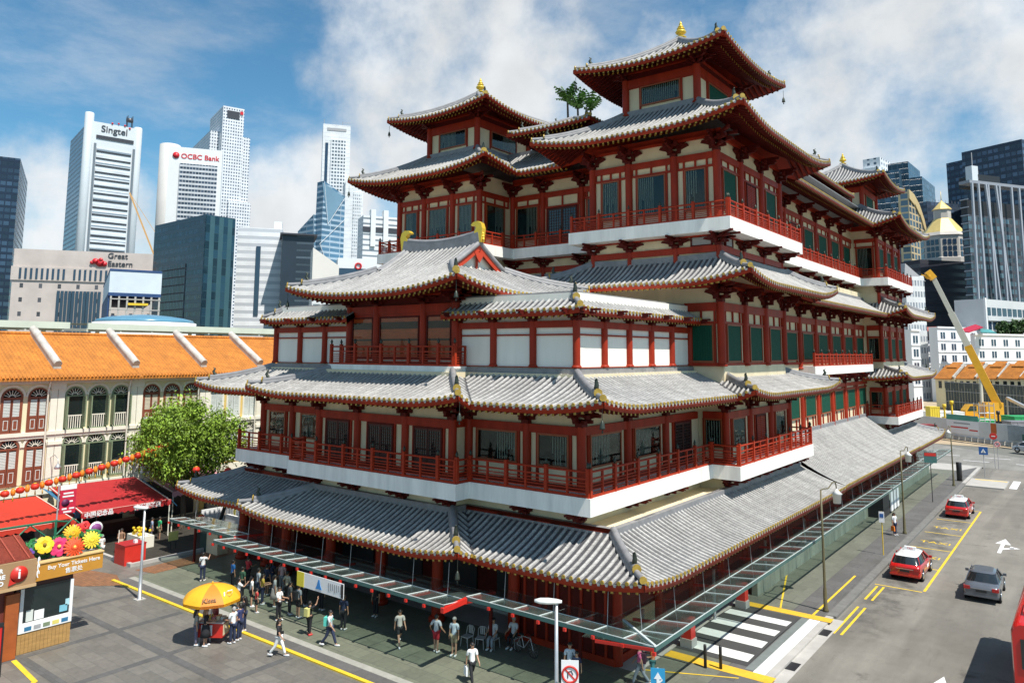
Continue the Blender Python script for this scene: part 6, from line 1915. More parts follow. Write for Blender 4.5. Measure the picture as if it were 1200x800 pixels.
sheet('yellow_line', [(-7.15, -15.42), (-7.15, -15.2), (-3.9, -15.5), (-3.6, -15.9), (-3.75, -16.0), (-4.0, -15.7)], .02, YPAINT)
# ================================================================== far street: hoarding, building site, terraces
HB = mat('white site hoarding', (.66, .66, .64), .6, .12, .5)
ho = base('hoarding', 'long white building site hoarding with printed panels along the far street', 'hoarding', (14, 118, 0))
HP = [(-40, 158), (11.5, 120.0), (23.5, 111.5), (60, 99)]
for (x0, y0), (x1, y1) in zip(HP, HP[1:]):
    T = frame((x0, y0), math.atan2(y1-y0, x1-x0)); L = math.hypot(x1-x0, y1-y0); n = max(1, round(L/3))
    for i in range(n): MB().obox(T, L*i/n+.02, L*(i+1)/n-.02, -.05, .05, .55, 3.3).build('panel', [HB], ho)
    kb = MB()
    for i in range(int(L/1.2)): kb.obox(T, i*1.2, i*1.2+.8, -.1, .35, -.1, .55)
    kb.build('barrier_foot', [CONC], ho)
T = frame(HP[1], math.atan2(HP[2][1]-HP[1][1], HP[2][0]-HP[1][0]))
MB().obox(T, 1.0, 7.2, .051, .07, 1.0, 3.2).build('poster', [WPAINT], ho); MB().obox(T, 1.0, 7.2, .051, .09, 3.21, 4.1).build('poster_top', [mat('sea green print', (.08, .32, .25), .6, .2, 1)], ho)
for i, (u0, u1, z) in enumerate(((2.4, 5.6, 2.6), (1.8, 5.2, 1.9), (5.4, 7.0, 1.6))): MB().obox(T, u0, u1, .071, .08, z, z+.22).build('poster_line', [mat_red if i else GREY], ho)
MB().obox(T, 9.4, 10.4, .051, .08, 1.6, 3.2).build('warning_panel', [mat('orange warning board', (.6, .13, .02), .6)], ho)
T = frame(HP[2], math.atan2(HP[3][1]-HP[2][1], HP[3][0]-HP[2][0]))
MB().obox(T, -2.0, 12, .051, .07, .9, 3.2).build('poster', [mat('grey print', (.35, .36, .36), .6, .3, 1)], ho); MB().obox(T, 0, 9, .071, .08, 1.0, 2.0).build('poster_picture', [mat('green print', (.06, .14, .10), .6, .4, 1.5)], ho)
rect('site_floor', -60, 120, 112, 290, -.36, mat('sandy site soil', (.42, .33, .22), .95, .25, .2, bump=.3))
sheet('site_floor', [(-30, 150), (12, 121), (24, 112.5), (70, 100), (90, 160), (-20, 190)], -.05, mat('pale site soil', (.52, .44, .32), .95, .2, .3, bump=.3))
# dark ribbed fence behind the site
FT = mat('dark teal sheet fence', (.05, .065, .065), .5, .3, .6, streak=6)
fe = base('site_fence', 'tall dark corrugated sheet fence behind the crane', 'fence', (20, 160, 0))
pa, pb = at_depth(1110, 489, 190), at_depth(1290, 492, 150)
zf = height_of(1160, 449, at_depth(1160, 489, 180))
T = frame((pa.x, pa.y), math.atan2(pb.y-pa.y, pb.x-pa.x)); L = (pb-pa).xy.length
rb_ = MB(); n = int(L/.9)
for i in range(n): rb_.prism([T(i*.9, 0, 0), T(i*.9+.25, .2, 0), T(i*.9+.6, .2, 0), T(i*.9+.85, 0, 0)], (0, 0, zf))
rb_.build('sheet', [FT], fe)
rl = MB()
for z in (zf*.35, zf*.7, zf): rl.obox(T, 0, L, .21, .28, z-.12, z)
rl.build('rail', [GREY], fe)
# row of orange roofed shophouses behind the fence
for i in range(7):
    u0 = 1096+i*25
    c = at_depth(u0, 445, 205-6*i); ro_ = base('shophouse', ('%s orange roofed shophouse from the left in the row beyond the site fence' % ('first', 'second', 'third', 'fourth', 'fifth', 'sixth', 'seventh')[i]), 'shophouse', (c.x, c.y, 0), 'orange roofed row beyond the building site')
    d = Vector((.86, -.5, 0)).normalized(); o = Vector((-.5, -.86, 0)); w_ = 5.8
    z0 = height_of(u0, 443, c); z1 = z0+3.6; p = Vector((c.x, c.y, 0))
    wl = MB(); wl.prism([p, p+d*w_, p+d*w_-o*8, p-o*8], (0, 0, z0)); wl.build('wall', [SHW], ro_)
    rm = MB(); rm.prism([p+o*.6+Vector((0, 0, z0)), p-o*4.5+Vector((0, 0, z1)), p-o*9+Vector((0, 0, z0)), p-o*9+Vector((0, 0, z0-.2)), p-o*4.5+Vector((0, 0, z1-.3)), p+o*.6+Vector((0, 0, z0-.2))], d*(w_-.4)); rm.build('roof', [ROOFT], ro_)
    pm = MB(); pm.bar(p+o*.3+d*(w_-.2)+Vector((0, 0, z0+.4)), p-o*4.5+d*(w_-.2)+Vector((0, 0, z1+.3)), .4, .6); pm.build('party_wall', [OLDW], ro_)
    jm = MB(); q = p-o*3.2+d*1.2; jm.prism([q+Vector((0, 0, z1-.6)), q-o*2.6+Vector((0, 0, z1+.8)), q-o*2.6+Vector((0, 0, z1+.6)), q+Vector((0, 0, z1-.8))], d*3); jm.build('jack_roof', [ROOFT], ro_)
    for j in range(3):
        q = p+d*(1+j*1.8)+o*.02; wm = MB(); wm.prism([q+Vector((0, 0, z0-2.6)), q+d*.9+Vector((0, 0, z0-2.6)), q+d*.9+Vector((0, 0, z0-.7)), q+Vector((0, 0, z0-.7))], o*.06); wm.build('window', [DKGLASS], ro_)
# white terrace buildings
WB = mat('white terrace wall', (.76, .77, .78), .75, .07, .4, streak=4)


def terrace(label, uL, uR, vT, dist, turn, cols_n, rows, uC=None):
    t = Tower('terrace_building', label, uL, uC or uL+1, uR, vT, dist, turn, 'building', 'white terrace buildings behind the site')
    t.box(0, t.w, 0, t.d if uC else 12, 0, t.H, WB)
    t.box(-.2, t.w+.2, -.35, -.01, t.H-.35, t.H+.15, WB, 'parapet')
    for r in range(rows):
        z = t.H-3.3-r*3.6
        t.box(0, t.w, -.2, -.01, z-1.0, z-.8, WB, 'string_course')
        for c in range(cols_n):
            x = t.w*(c+.5)/cols_n
            for dx in (-.62, .62):
                wn_ = MB().box(x+dx-.45, x+dx+.45, -.05, .02, z-.3, z+1.7).build('window', [NAVY], t.t)
                MB().box(x+dx-.5, x+dx+.5, -.12, -.051, z-.42, z-.31).build('sill', [WB], wn_)
    return t


t1 = terrace('white three storey terrace with paired windows behind the crane boom', 1088, 1146, 383, 235, 64, 4, 4, 1098)
t2 = terrace('white terrace block right of the crane boom under a green hedge', 1137, 1212, 391, 225, 66, 5, 4, 1142)
t3 = terrace('low white house beside the rear temple roofs', 1070, 1096, 399, 245, 64, 2, 3)
t4 = terrace('tall white wall seen right against the rear temple corner', 1066, 1077, 386, 200, 60, 1, 4)
mb = MB(); p0 = at_depth(1122, 388, 232); mb.prism([p0, at_depth(1143, 381, 232), at_depth(1152, 384, 225), at_depth(1135, 390, 225)], (0, 0, .3)); tag(mb.build('awning_roof', [mat('crimson roof sheet', (.5, .02, .05), .5, .1)], at=tuple(p0)), 'crimson sheet roof on top of the white terrace', 'roof')
mb = MB(); p0 = at_depth(1146, 386, 228); mb.prism([p0, at_depth(1160, 387, 224), at_depth(1168, 391, 220), at_depth(1150, 390, 222)], (0, 0, .3)); tag(mb.build('awning_roof', [mat('teal roof sheet', (.08, .3, .3), .5, .1)], at=tuple(p0)), 'teal sheet roof beside the crimson one', 'roof')
mb = MB(); p0 = at_depth(1072, 385, 250); mb.prism([p0, at_depth(1098, 384, 250), at_depth(1098, 387, 244), at_depth(1072, 390, 244)], (0, 0, .4)); tag(mb.build('awning_roof', [mat('faded red roof sheet', (.35, .08, .06), .6, .1)], at=tuple(p0)), 'faded red flat roof on the low white house', 'roof')
for i, (u, v, d, r_) in enumerate(((1140, 381, 250, 2.0), (1168, 387, 246, 2.6), (1180, 386, 246, 3.0), (1192, 385, 246, 3.0), (1203, 384, 246, 3.2))):
    c = at_depth(u, v, d)
    tree('tree', ('small tree behind the crimson sheet roof', 'first dark hedge tree from the left above the white terrace', 'second dark hedge tree above the white terrace', 'third dark hedge tree above the white terrace', 'dark hedge tree at the right edge above the white terrace')[i], (c.x, c.y, 0), c.z+r_, r_*1.1, c.z-r_, 34, LEAF2, leaf=.45, per=24, rnd=30+i, group='dark trees above the white terrace')

# mobile crane
CY = mat('crane yellow', (.72, .36, .02), .45, .12, 1); CW = mat('crane boom grey', (.55, .52, .44), .45, .1, 1)
cb = at_depth(1160, 468, 150); cg = Vector((cb.x, cb.y, 0))
cr = base('mobile_crane', 'yellow mobile crane with a long telescopic boom on the building site', 'crane', tuple(cg))
rx = RH; fx_ = FH
tipp = at_depth(1093, 324, 158)
hub = at_depth(1163, 462, 150)
dirb = tipp-hub
m1 = hub+dirb*.40; m2 = hub+dirb*.68
b = MB(); b.bar(hub-dirb.normalized()*2.6, m1, 1.25, 1.4); b.build('boom_base', [CY], cr)
b = MB(); b.bar(m1, m2, 1.15, 1.2); b.bar(m2, tipp, .85, .9); b.build('boom_section', [CW], cr)
b = MB(); b.bar(tipp-dirb.normalized()*.5, tipp+dirb.normalized()*1.2-rx*.6, 1.3, 1.2); b.lathe(tipp-rx*1.0, [(.55, -.3), (.55, .3)], 12, axis='y'); b.tube([tipp-rx*1.2, tipp-rx*2.4+Vector((0, 0, .4))], .12, 5); b.build('boom_head', [CY], cr)
b = MB(); b.tube([cg-rx*1.7+Vector((0, 0, 2.2)), hub+dirb*.19], .3, 8); b.build('lift_ram', [CW], cr)
z0 = 1.0; zt_ = hub.z
b = MB(); b.prism([cg-rx*7+fx_*1.4+Vector((0, 0, z0)), cg+rx*3+fx_*1.4+Vector((0, 0, z0)), cg+rx*3-fx_*1.4+Vector((0, 0, z0)), cg-rx*7-fx_*1.4+Vector((0, 0, z0))], (0, 0, 1.0)); b.build('chassis', [CY], cr)
b = MB(); b.prism([cg-rx*1.6+fx_*1.2+Vector((0, 0, 2.05)), cg+rx*1.9+fx_*1.2+Vector((0, 0, 2.05)), cg+rx*1.9-fx_*1.2+Vector((0, 0, 2.05)), cg-rx*1.6-fx_*1.2+Vector((0, 0, 2.05))], (0, 0, max(1.0, zt_-3.6))); b.build('turntable', [CY], cr)
q = cg-rx*3.9-fx_*.8
b = MB(); b.prism([q-rx*1.6+Vector((0, 0, 2.05)), q+rx*.9+Vector((0, 0, 2.05)), q+rx*.9+Vector((0, 0, 4.3)), q-rx*.7+Vector((0, 0, 4.3)), q-rx*1.6+Vector((0, 0, 3.2))], fx_*1.7); cbn = b.build('cab', [CY], cr)
b = MB(); b.prism([q-rx*1.25-fx_*.03+Vector((0, 0, 3.1)), q+rx*.6-fx_*.03+Vector((0, 0, 3.1)), q+rx*.6-fx_*.03+Vector((0, 0, 4.05)), q-rx*.65-fx_*.03+Vector((0, 0, 4.05))], fx_*-.03); b.build('window', [DKGLASS], cbn)
for i in range(4):
    w0 = cg-rx*(6-2.6*i)-fx_*1.5; b = MB(); b.lathe((0, 0, 0), [(.75, -.2), (.75, .2)], 16, axis='y'); o = b.build('wheel', [BLACK], cr); o.location = w0+Vector((0, 0, .75))-cg; o.rotation_euler = (0, 0, math.atan2(rx.y, rx.x))
# things lying about on the site
def crate(name, label, cat, u, v, d, sx, sy, sz, m, lift=0, parts=()):
    c = at_depth(u, v, d); z = max(0, c.z) if lift else 0
    t = base(name, label, cat, (c.x, c.y, z)); T = frame((c.x, c.y), math.atan2(RH.y, RH.x))
    MB().obox(T, -sx/2, sx/2, -sy/2, sy/2, z, z+sz).build('body', [m], t)
    lid = MB(); lid.obox(T, -sx/2-.06, sx/2+.06, -sy/2-.06, sy/2+.06, z+sz+.001, z+sz+.12); lid.build('lid', [m], t)
    rb2 = MB()
    for k_ in range(5): rb2.obox(T, -sx/2+sx*k_/4-.05, -sx/2+sx*k_/4+.05, sy/2+.001, sy/2+.06, z, z+sz)
    rb2.build('rib', [m], t)
    return t


GN = mat('green site netting', (.02, .30, .10), .7, .2, 1)
crate('skip', 'green netted skip left of the scaffold tower', 'skip', 1145, 487, 140, 5, 3, 2.2, GN); crate('skip', 'green netted stack right of the scaffold tower', 'skip', 1178, 492, 138, 6, 3, 1.6, GN); crate('skip', 'long green netted heap at the right edge of the site', 'skip', 1196, 484, 142, 5, 4, 2.6, GN)
crate('container', 'grey metal site container at the right edge behind the hoarding', 'container', 1196, 505, 126, 4.5, 2.4, 3.0, mat('grey container', (.2, .2, .23), .6, .2)); crate('tank', 'yellow upright tank beside the temple corner', 'tank', 1093, 486, 140, 1.7, 1.7, 4.4, mat('yellow tank', (.72, .55, .05), .5, .1)); crate('generator', 'orange machine beside the crane wheels', 'machine', 1128, 488, 138, 3, 2, 1.5, mat('orange machine', (.6, .22, .03), .5, .2)); crate('site_office', 'white site office with orange board beyond the rear temple roof', 'hut', 1104, 478, 150, 7, 3, 2.8, WPAINT)
crate('machine', 'dark red machine against the temple corner balcony', 'machine', 1086, 497, 128, 2.2, 2, 2.2, mat('dark red machine', (.25, .03, .03), .5, .2)); crate('crate', 'pale timber crate stack by the yellow tank', 'crate', 1110, 497, 132, 3.5, 2, .9, KW)
# scaffold tower
c = at_depth(1155, 508, 128); sc_ = base('scaffold_tower', 'pale scaffold tower standing behind the hoarding below the crane', 'scaffold', (c.x, c.y, 0)); T = frame((c.x, c.y), math.atan2(RH.y, RH.x)); zt_ = height_of(1155, 472, c); mb = MB()
for u_ in (-1.3, -.4, .5, 1.3):
    for o_ in (-.7, .7): mb.tube([T(u_, o_, 0), T(u_, o_, zt_)], .07, 6)
for k_ in range(5):
    for o_ in (-.7, .7): mb.tube([T(-1.3, o_, zt_*(k_+.6)/5), T(1.3, o_, zt_*(k_+.6)/5)], .06, 6)
mb.build('tube_frame', [STEEL], sc_); pl = MB(); pl.obox(T, -1.35, 1.35, -.75, .75, zt_*.92, zt_*.95); pl.build('deck', [KW], sc_)
for i, (u, v, vt) in enumerate(((1117, 503, 470), (1171, 505, 482), (1108, 500, 474))):
    c = at_depth(u, v, 130); mb = MB(); zt_ = height_of(u, vt, c); mb.tube([(c.x, c.y, 0), (c.x, c.y, zt_)], .16, 8); mb.lathe((c.x, c.y, zt_), [(.3, -.5), (.3, .1)], 8); mb.box(c.x-.5, c.x+.5, c.y-.1, c.y+.1, zt_*.5, zt_*.62)
    tag(mb.build('steel_post', [YPAINT if i != 1 else DARK], at=(c.x, c.y, 0)), ('yellow striped site post left of the green skip', 'black site post right of the scaffold tower', 'second yellow site post nearest the temple corner')[i], 'post')
mb = MB(); a, b_ = at_depth(1180, 466, 150), at_depth(1204, 478, 146); mb.bar(a, b_, .7, .5); c_ = at_depth(1204, 476, 146); mb.bar((c_.x, c_.y, 0), c_, .4, .4); mb.bar((a.x, a.y, 0), a, .3, .3); tag(mb.build('conveyor', [STEEL], at=(a.x, a.y, 0)), 'pale sloping conveyor beam at the right side of the site', 'conveyor')

# ------------------------------------------------------------------ lamps and signs
OLIVEM = mat('bronze green lamp paint', (.13, .11, .055), .5, .15, 3); LAMPW = mat('white lamp glass', (.8, .8, .76), .35, .05)


def pendant_lamp(label, x, y, h, arm):
    t = base('street_lamp', label, 'street lamp', (x, y, 0), 'bronze green street lamps along the taxi stand')
    p = MB(); p.lathe((x, y, 0), [(.16, 0), (.16, .1), (.11, .25), (.10, 1.1), (.075, 1.3), (.065, h*.6), (.05, h)], 12); p.build('pole', [OLIVEM], t)
    a = MB(); a.tube([(x, y, h), (x+.1*arm[0], y+.1*arm[1], h+.02), (x+.5*arm[0], y+.5*arm[1], h-.05), (x+.8*arm[0], y+.8*arm[1], h+.2), (x+arm[0], y+arm[1], h+.15), (x+1.06*arm[0], y+1.06*arm[1], h-.25)], .035, 7); a.build('arm', [OLIVEM], t)
    l = MB(); c = (x+1.06*arm[0], y+1.06*arm[1], h-1.05); l.lathe(c, [(.22, .0), (.24, .5), (.32, .52), (.1, .72), (.03, .85)], 12); l.build('lantern', [LAMPW], t)


pendant_lamp('bronze green street lamp with a pendant lantern nearest the zebra crossing', 20.2, 14.8, 6.5, (.2, 2.3)); pendant_lamp('bronze green street lamp between the two red taxis', 20.1, 37.6, 6.4, (.15, 2.0)); pendant_lamp('bronze green street lamp farthest along the taxi stand', 20.0, 65.3, 6.3, (.0, -1.6))


def shoebox_lamp(label, x, y, h, d):
    t = base('street_lamp', label, 'street lamp', (x, y, 0)); p = MB(); p.lathe((x, y, 0), [(.22, 0), (.22, .03), (.10, .05), (.10, 1.5), (.075, 1.6), (.06, h)], 12); p.build('pole', [STEEL], t)
    MB().box(x-.25, x+.25, y-.25, y+.25, .0, .04).build('base_plate', [CONC], t)
    hd = MB(); dv = Vector(d).normalized(); sd_ = Vector((-dv.y, dv.x, 0)); c = Vector((x, y, h))
    rings = []
    for f, w_, hh in ((-.2, .07, .05), (0, .14, .09), (.3, .19, .11), (.6, .17, .10), (.8, .07, .05)):
        p0 = c+dv*f; rings.append([p0+sd_*w_*math.cos(a*math.pi/4)+Vector((0, 0, hh*math.sin(a*math.pi/4)+.05)) for a in range(8)])
    vs = [q for r_ in rings for q in r_]; fs = [(i*8+a, i*8+(a+1) % 8, (i+1)*8+(a+1) % 8, (i+1)*8+a) for i in range(4) for a in range(8)]
    hd.add(vs, fs+[tuple(range(7, -1, -1)), tuple(range(32, 40))], 0, True); hd.build('lamp_head', [LAMPW], t)
    return t


shoebox_lamp('grey steel street lamp with a white head by the red counter box', -11.2, -7.6, 5.0, (-1, -.35, 0))
g = on_ground(652, 706, 5.0)
shoebox_lamp('grey steel street lamp with a white head at the bottom centre', g.x, g.y, 5.0, (-1, -.6, 0))


def road_sign(label, p, h, shape, face_m, up=None, deco=None, pole_m=None, facing=None, size=.3, group=None):
    t = base('road_sign', label, 'road sign', p, group); p = Vector(p); pm = MB(); pm.tube([p, p+Vector((0, 0, h))], .035, 8); pm.build('pole', [pole_m or GREY], t)
    f = Vector(facing) if facing else Vector(((CAMP-p).x, (CAMP-p).y, 0)); f.normalize(); r_ = Vector((0, 0, 1)).cross(f)
    c = p+Vector((0, 0, h-size))+f*.05
    mb = MB()
    if shape == 'disc': pts = [c+r_*size*math.cos(a*math.pi/12)+Vector((0, 0, size*math.sin(a*math.pi/12))) for a in range(24)]
    else: w_, hh = shape; pts = [c+r_*a*w_/2+Vector((0, 0, b_*hh/2)) for a, b_ in ((-1, -1), (1, -1), (1, 1), (-1, 1))]
    mb.prism(pts, f*.02); mb.build('plate', [face_m], t)
    if deco: deco(t, c+f*.025, r_, f)
    return t


SB = mat('blue sign face', (.02, .10, .32), .4, .05); SLB = mat('light blue sign face', (.03, .30, .55), .4, .05)


def deco_bar(t, c, r_, f): MB().prism([c+r_*a*.2+Vector((0, 0, b_*.05)) for a, b_ in ((-1, -1), (1, -1), (1, 1), (-1, 1))], f*.01).build('bar', [WPAINT], t)


def deco_ring(t, c, r_, f):
    mb = MB(); pts = [c+r_*.27*math.cos(a*math.pi/10)+Vector((0, 0, .27*math.sin(a*math.pi/10))) for a in range(21)]; mb.tube(pts, .04, 5, cap=False); mb.bar(c+r_*-.19+Vector((0, 0, .19)), c+r_*.19-Vector((0, 0, .19)), .05, .02, up=tuple(f)); mb.build('ring', [mat_red], t)
    mb = MB(); mb.tube([c-r_*.08-Vector((0, 0, .12)), c-r_*.08+Vector((0, 0, .08)), c+r_*.05+Vector((0, 0, .12)), c+r_*.1], .02, 5); mb.build('arrow', [DARK], t)


def deco_ped(t, c, r_, f):
    MB().prism([c+r_*-.26-Vector((0, 0, .22)), c+r_*.26-Vector((0, 0, .22)), c+Vector((0, 0, .24))], f*.01).build('triangle', [WPAINT], t)
    mb = MB(); q = c+f*.011; mb.tube([q+Vector((0, 0, .08)), q-Vector((0, 0, .04)), q+r_*.07-Vector((0, 0, .18))], .02, 4); mb.tube([q-Vector((0, 0, .04)), q-r_*.06-Vector((0, 0, .18))], .02, 4); mb.build('walker', [DARK], t)


def deco_arrow(t, c, r_, f):
    mb = MB(); mb.prism([c+r_*a+Vector((0, 0, b_)) for a, b_ in ((-.05, -.25), (.05, -.25), (.05, .02), (.14, .02), (0, .25), (-.14, .02), (-.05, .02))], f*.01); mb.prism([c+r_*a+Vector((0, 0, b_)) for a, b_ in ((.05, -.12), (.16, -.02), (.16, .03), (.05, -.04))], f*.01); mb.build('arrow', [WPAINT], t)


road_sign('red no entry disc on a grey post beyond the traffic island', (22.3, 83.0, 0), 4.4, 'disc', mat_red, deco=deco_bar, size=.42)
road_sign('white no turn disc with a red ring under the no entry disc', (22.7, 82.6, 0), 3.4, 'disc', WPAINT, deco=deco_ring, size=.36)
road_sign('blue square pedestrian crossing sign at the traffic island', (22.1, 73.5, 0), 3.5, (.9, .9), SB, deco=deco_ped, size=.4)
road_sign('small white and blue parking plate on a yellow black post by the first taxi', (20.15, 29.6, 0), 3.0, (.35, .75), WPAINT, deco=lambda t, c, r_, f: MB().prism([c+r_*a*.12+Vector((0, 0, .1+b_*.13)) for a, b_ in ((-1, -1), (1, -1), (1, 1), (-1, 1))], f*.01).build('symbol', [SB], t), size=.38, pole_m=YPAINT, facing=(.2, -1, 0))
road_sign('grey and green twin plate stop sign on a dark post on the pavement', (19.7, 53.6, 0), 4.7, (1.1, 1.0), mat('green grey plate', (.06, .16, .15), .5), size=.5, pole_m=DARK, facing=(.3, -1, 0), deco=lambda t, c, r_, f: MB().prism([c+r_*a*.5+Vector((0, 0, .3+b_*.15)) for a, b_ in ((-1, -1), (1, -1), (1, 1), (-1, 1))], f*.01).build('stripe', [mat_red], t))
g = on_ground(771, 794, 2.6); road_sign('light blue turn sign with a white arrow at the bottom edge', (g.x, g.y, 0), 2.95, (.5, .75), SLB, deco=deco_arrow, size=.37)
g = on_ground(668, 788, 2.75); road_sign('white no turn sign with a red ring at the foot of the bottom centre lamp', (g.x, g.y, 0), 3.2, (.62, .95), WPAINT, deco=deco_ring, size=.47)
# rubbish bins and small posts
for i, (x, y) in enumerate(((20.05, 69.5), (18.6, 3.9), (18.0, 3.6))):
    mb = MB(); mb.lathe((x, y, 0), [(.28 if i == 0 else .07, 0), (.28 if i == 0 else .07, 2.0 if i == 0 else .95), (.25 if i == 0 else .06, 2.05 if i == 0 else 1.0)], 12)
    tag(mb.build('street_post', [DARK], at=(x, y, 0)), ('thick dark street post beyond the second taxi', 'thin dark bollard in front of the yellow hump strip', 'second thin dark bollard at the bottom edge by the hump strip')[i], 'post')
vm = base('newspaper_stand', 'dark vending stand with white posters under the side canopy', 'stand', (17.0, 44, 0)); MB().box(16.2, 17.6, 42.5, 45, 0, 1.9).build('body', [DARK], vm)
for i in range(3): MB().box(17.61, 17.7, 45.3+i*1.3, 46.1+i*1.3, .2, 2.3).build('poster', [WPAINT], vm)
MB().box(16.3, 17.6, 45.01, 49.2, .2, .5).build('plinth', [DARK], vm)
w_ = base('low_wall', 'low green grey wall along the side pavement under the canopy', 'wall', (16.2, 30, 0))
MB().box(16.0, 16.35, 15, 74, .01, .85).build('wall', [paving('low wall tiles', (.26, .28, .22), 1.2, .85)], w_); MB().box(15.95, 16.4, 15, 74, .851, .92).build('coping', [CONC], w_)
# printed banner hanging from the canopy edge
bn = base('banner', 'white printed banner with a yellow end and a blue figure hung under the glass canopy', 'banner', (1.0, -4.62, 2.2))
MB().box(-.78, 2.9, -4.66, -4.63, 2.02, 2.74).build('sheet', [WPAINT], bn); MB().box(-.78, -.2, -4.675, -4.661, 2.02, 2.74).build('yellow_end', [mat('lemon print', (.75, .62, .05), .7)], bn)
MB().prism([(.75, -4.68, 2.15), (1.25, -4.68, 2.15), (1.12, -4.68, 2.35), (1.05, -4.68, 2.6), (.95, -4.68, 2.6), (.88, -4.68, 2.35)], (0, .015, 0)).build('blue_figure', [mat('blue print', (.05, .25, .6), .7)], bn)
for i in range(7): MB().box(1.75+i*.15, 1.75+i*.15+.07, -4.672, -4.661, 2.2+.05*(i % 3), 2.6).build('print_column', [GREY], bn)
MB().box(2.72, 2.88, -4.672, -4.661, 2.05, 2.7).build('dark_print', [DARK], bn)
# ================================================================== vehicles
CARRED = mat('taxi red paint', (.50, .012, .01), .25, .04, 1, coat=.8); CARGREY = mat('grey blue metallic paint', (.13, .14, .16), .3, .05, 1, metal=.35, coat=.7); CARW = mat('white car paint', (.75, .75, .74), .3, .04, 1, coat=.6)
SILV = mat('silver car paint', (.62, .63, .65), .3, .05, 1, metal=.3, coat=.6)
CGL = mat('tinted car glass', (.015, .018, .02), .05, .1, 1, spec=.9); TAIL = mat('red tail lamp', (.45, .01, .01), .2, .1, 3, coat=.5); HEADL = mat('clear lamp', (.7, .72, .74), .15, .05); CHR = mat('bright rim', (.6, .6, .62), .25, .05, metal=.9); PLATE = mat('black number plate', (.02, .02, .02), .5, .05)


def ring(w, zb, zt, y, tuck=.9, sh=.96):
    pts = [(w*tuck, zb), (w*.985, zb+.12), (w, (zb+zt)*.5), (w*.985, zt-.14), (w*sh, zt-.04), (w*.86, zt), (w*.4, zt+.015)]
    return [(x, y, z) for x, z in pts]+[(-x, y, z) for x, z in pts[::-1]]


def loft(mb, rings, mi=0, caps=True):
    n = len(rings[0]); vs = [p for r in rings for p in r]
    fs = [(i*n+k, (i+1)*n+k, (i+1)*n+(k+1) % n, i*n+(k+1) % n) for i in range(len(rings)-1) for k in range(n)]
    mb.add(vs, fs, mi, True)
    if caps: mb.add(rings[0], [tuple(range(n))], mi); mb.add(rings[-1], [tuple(range(n-1, -1, -1))], mi)


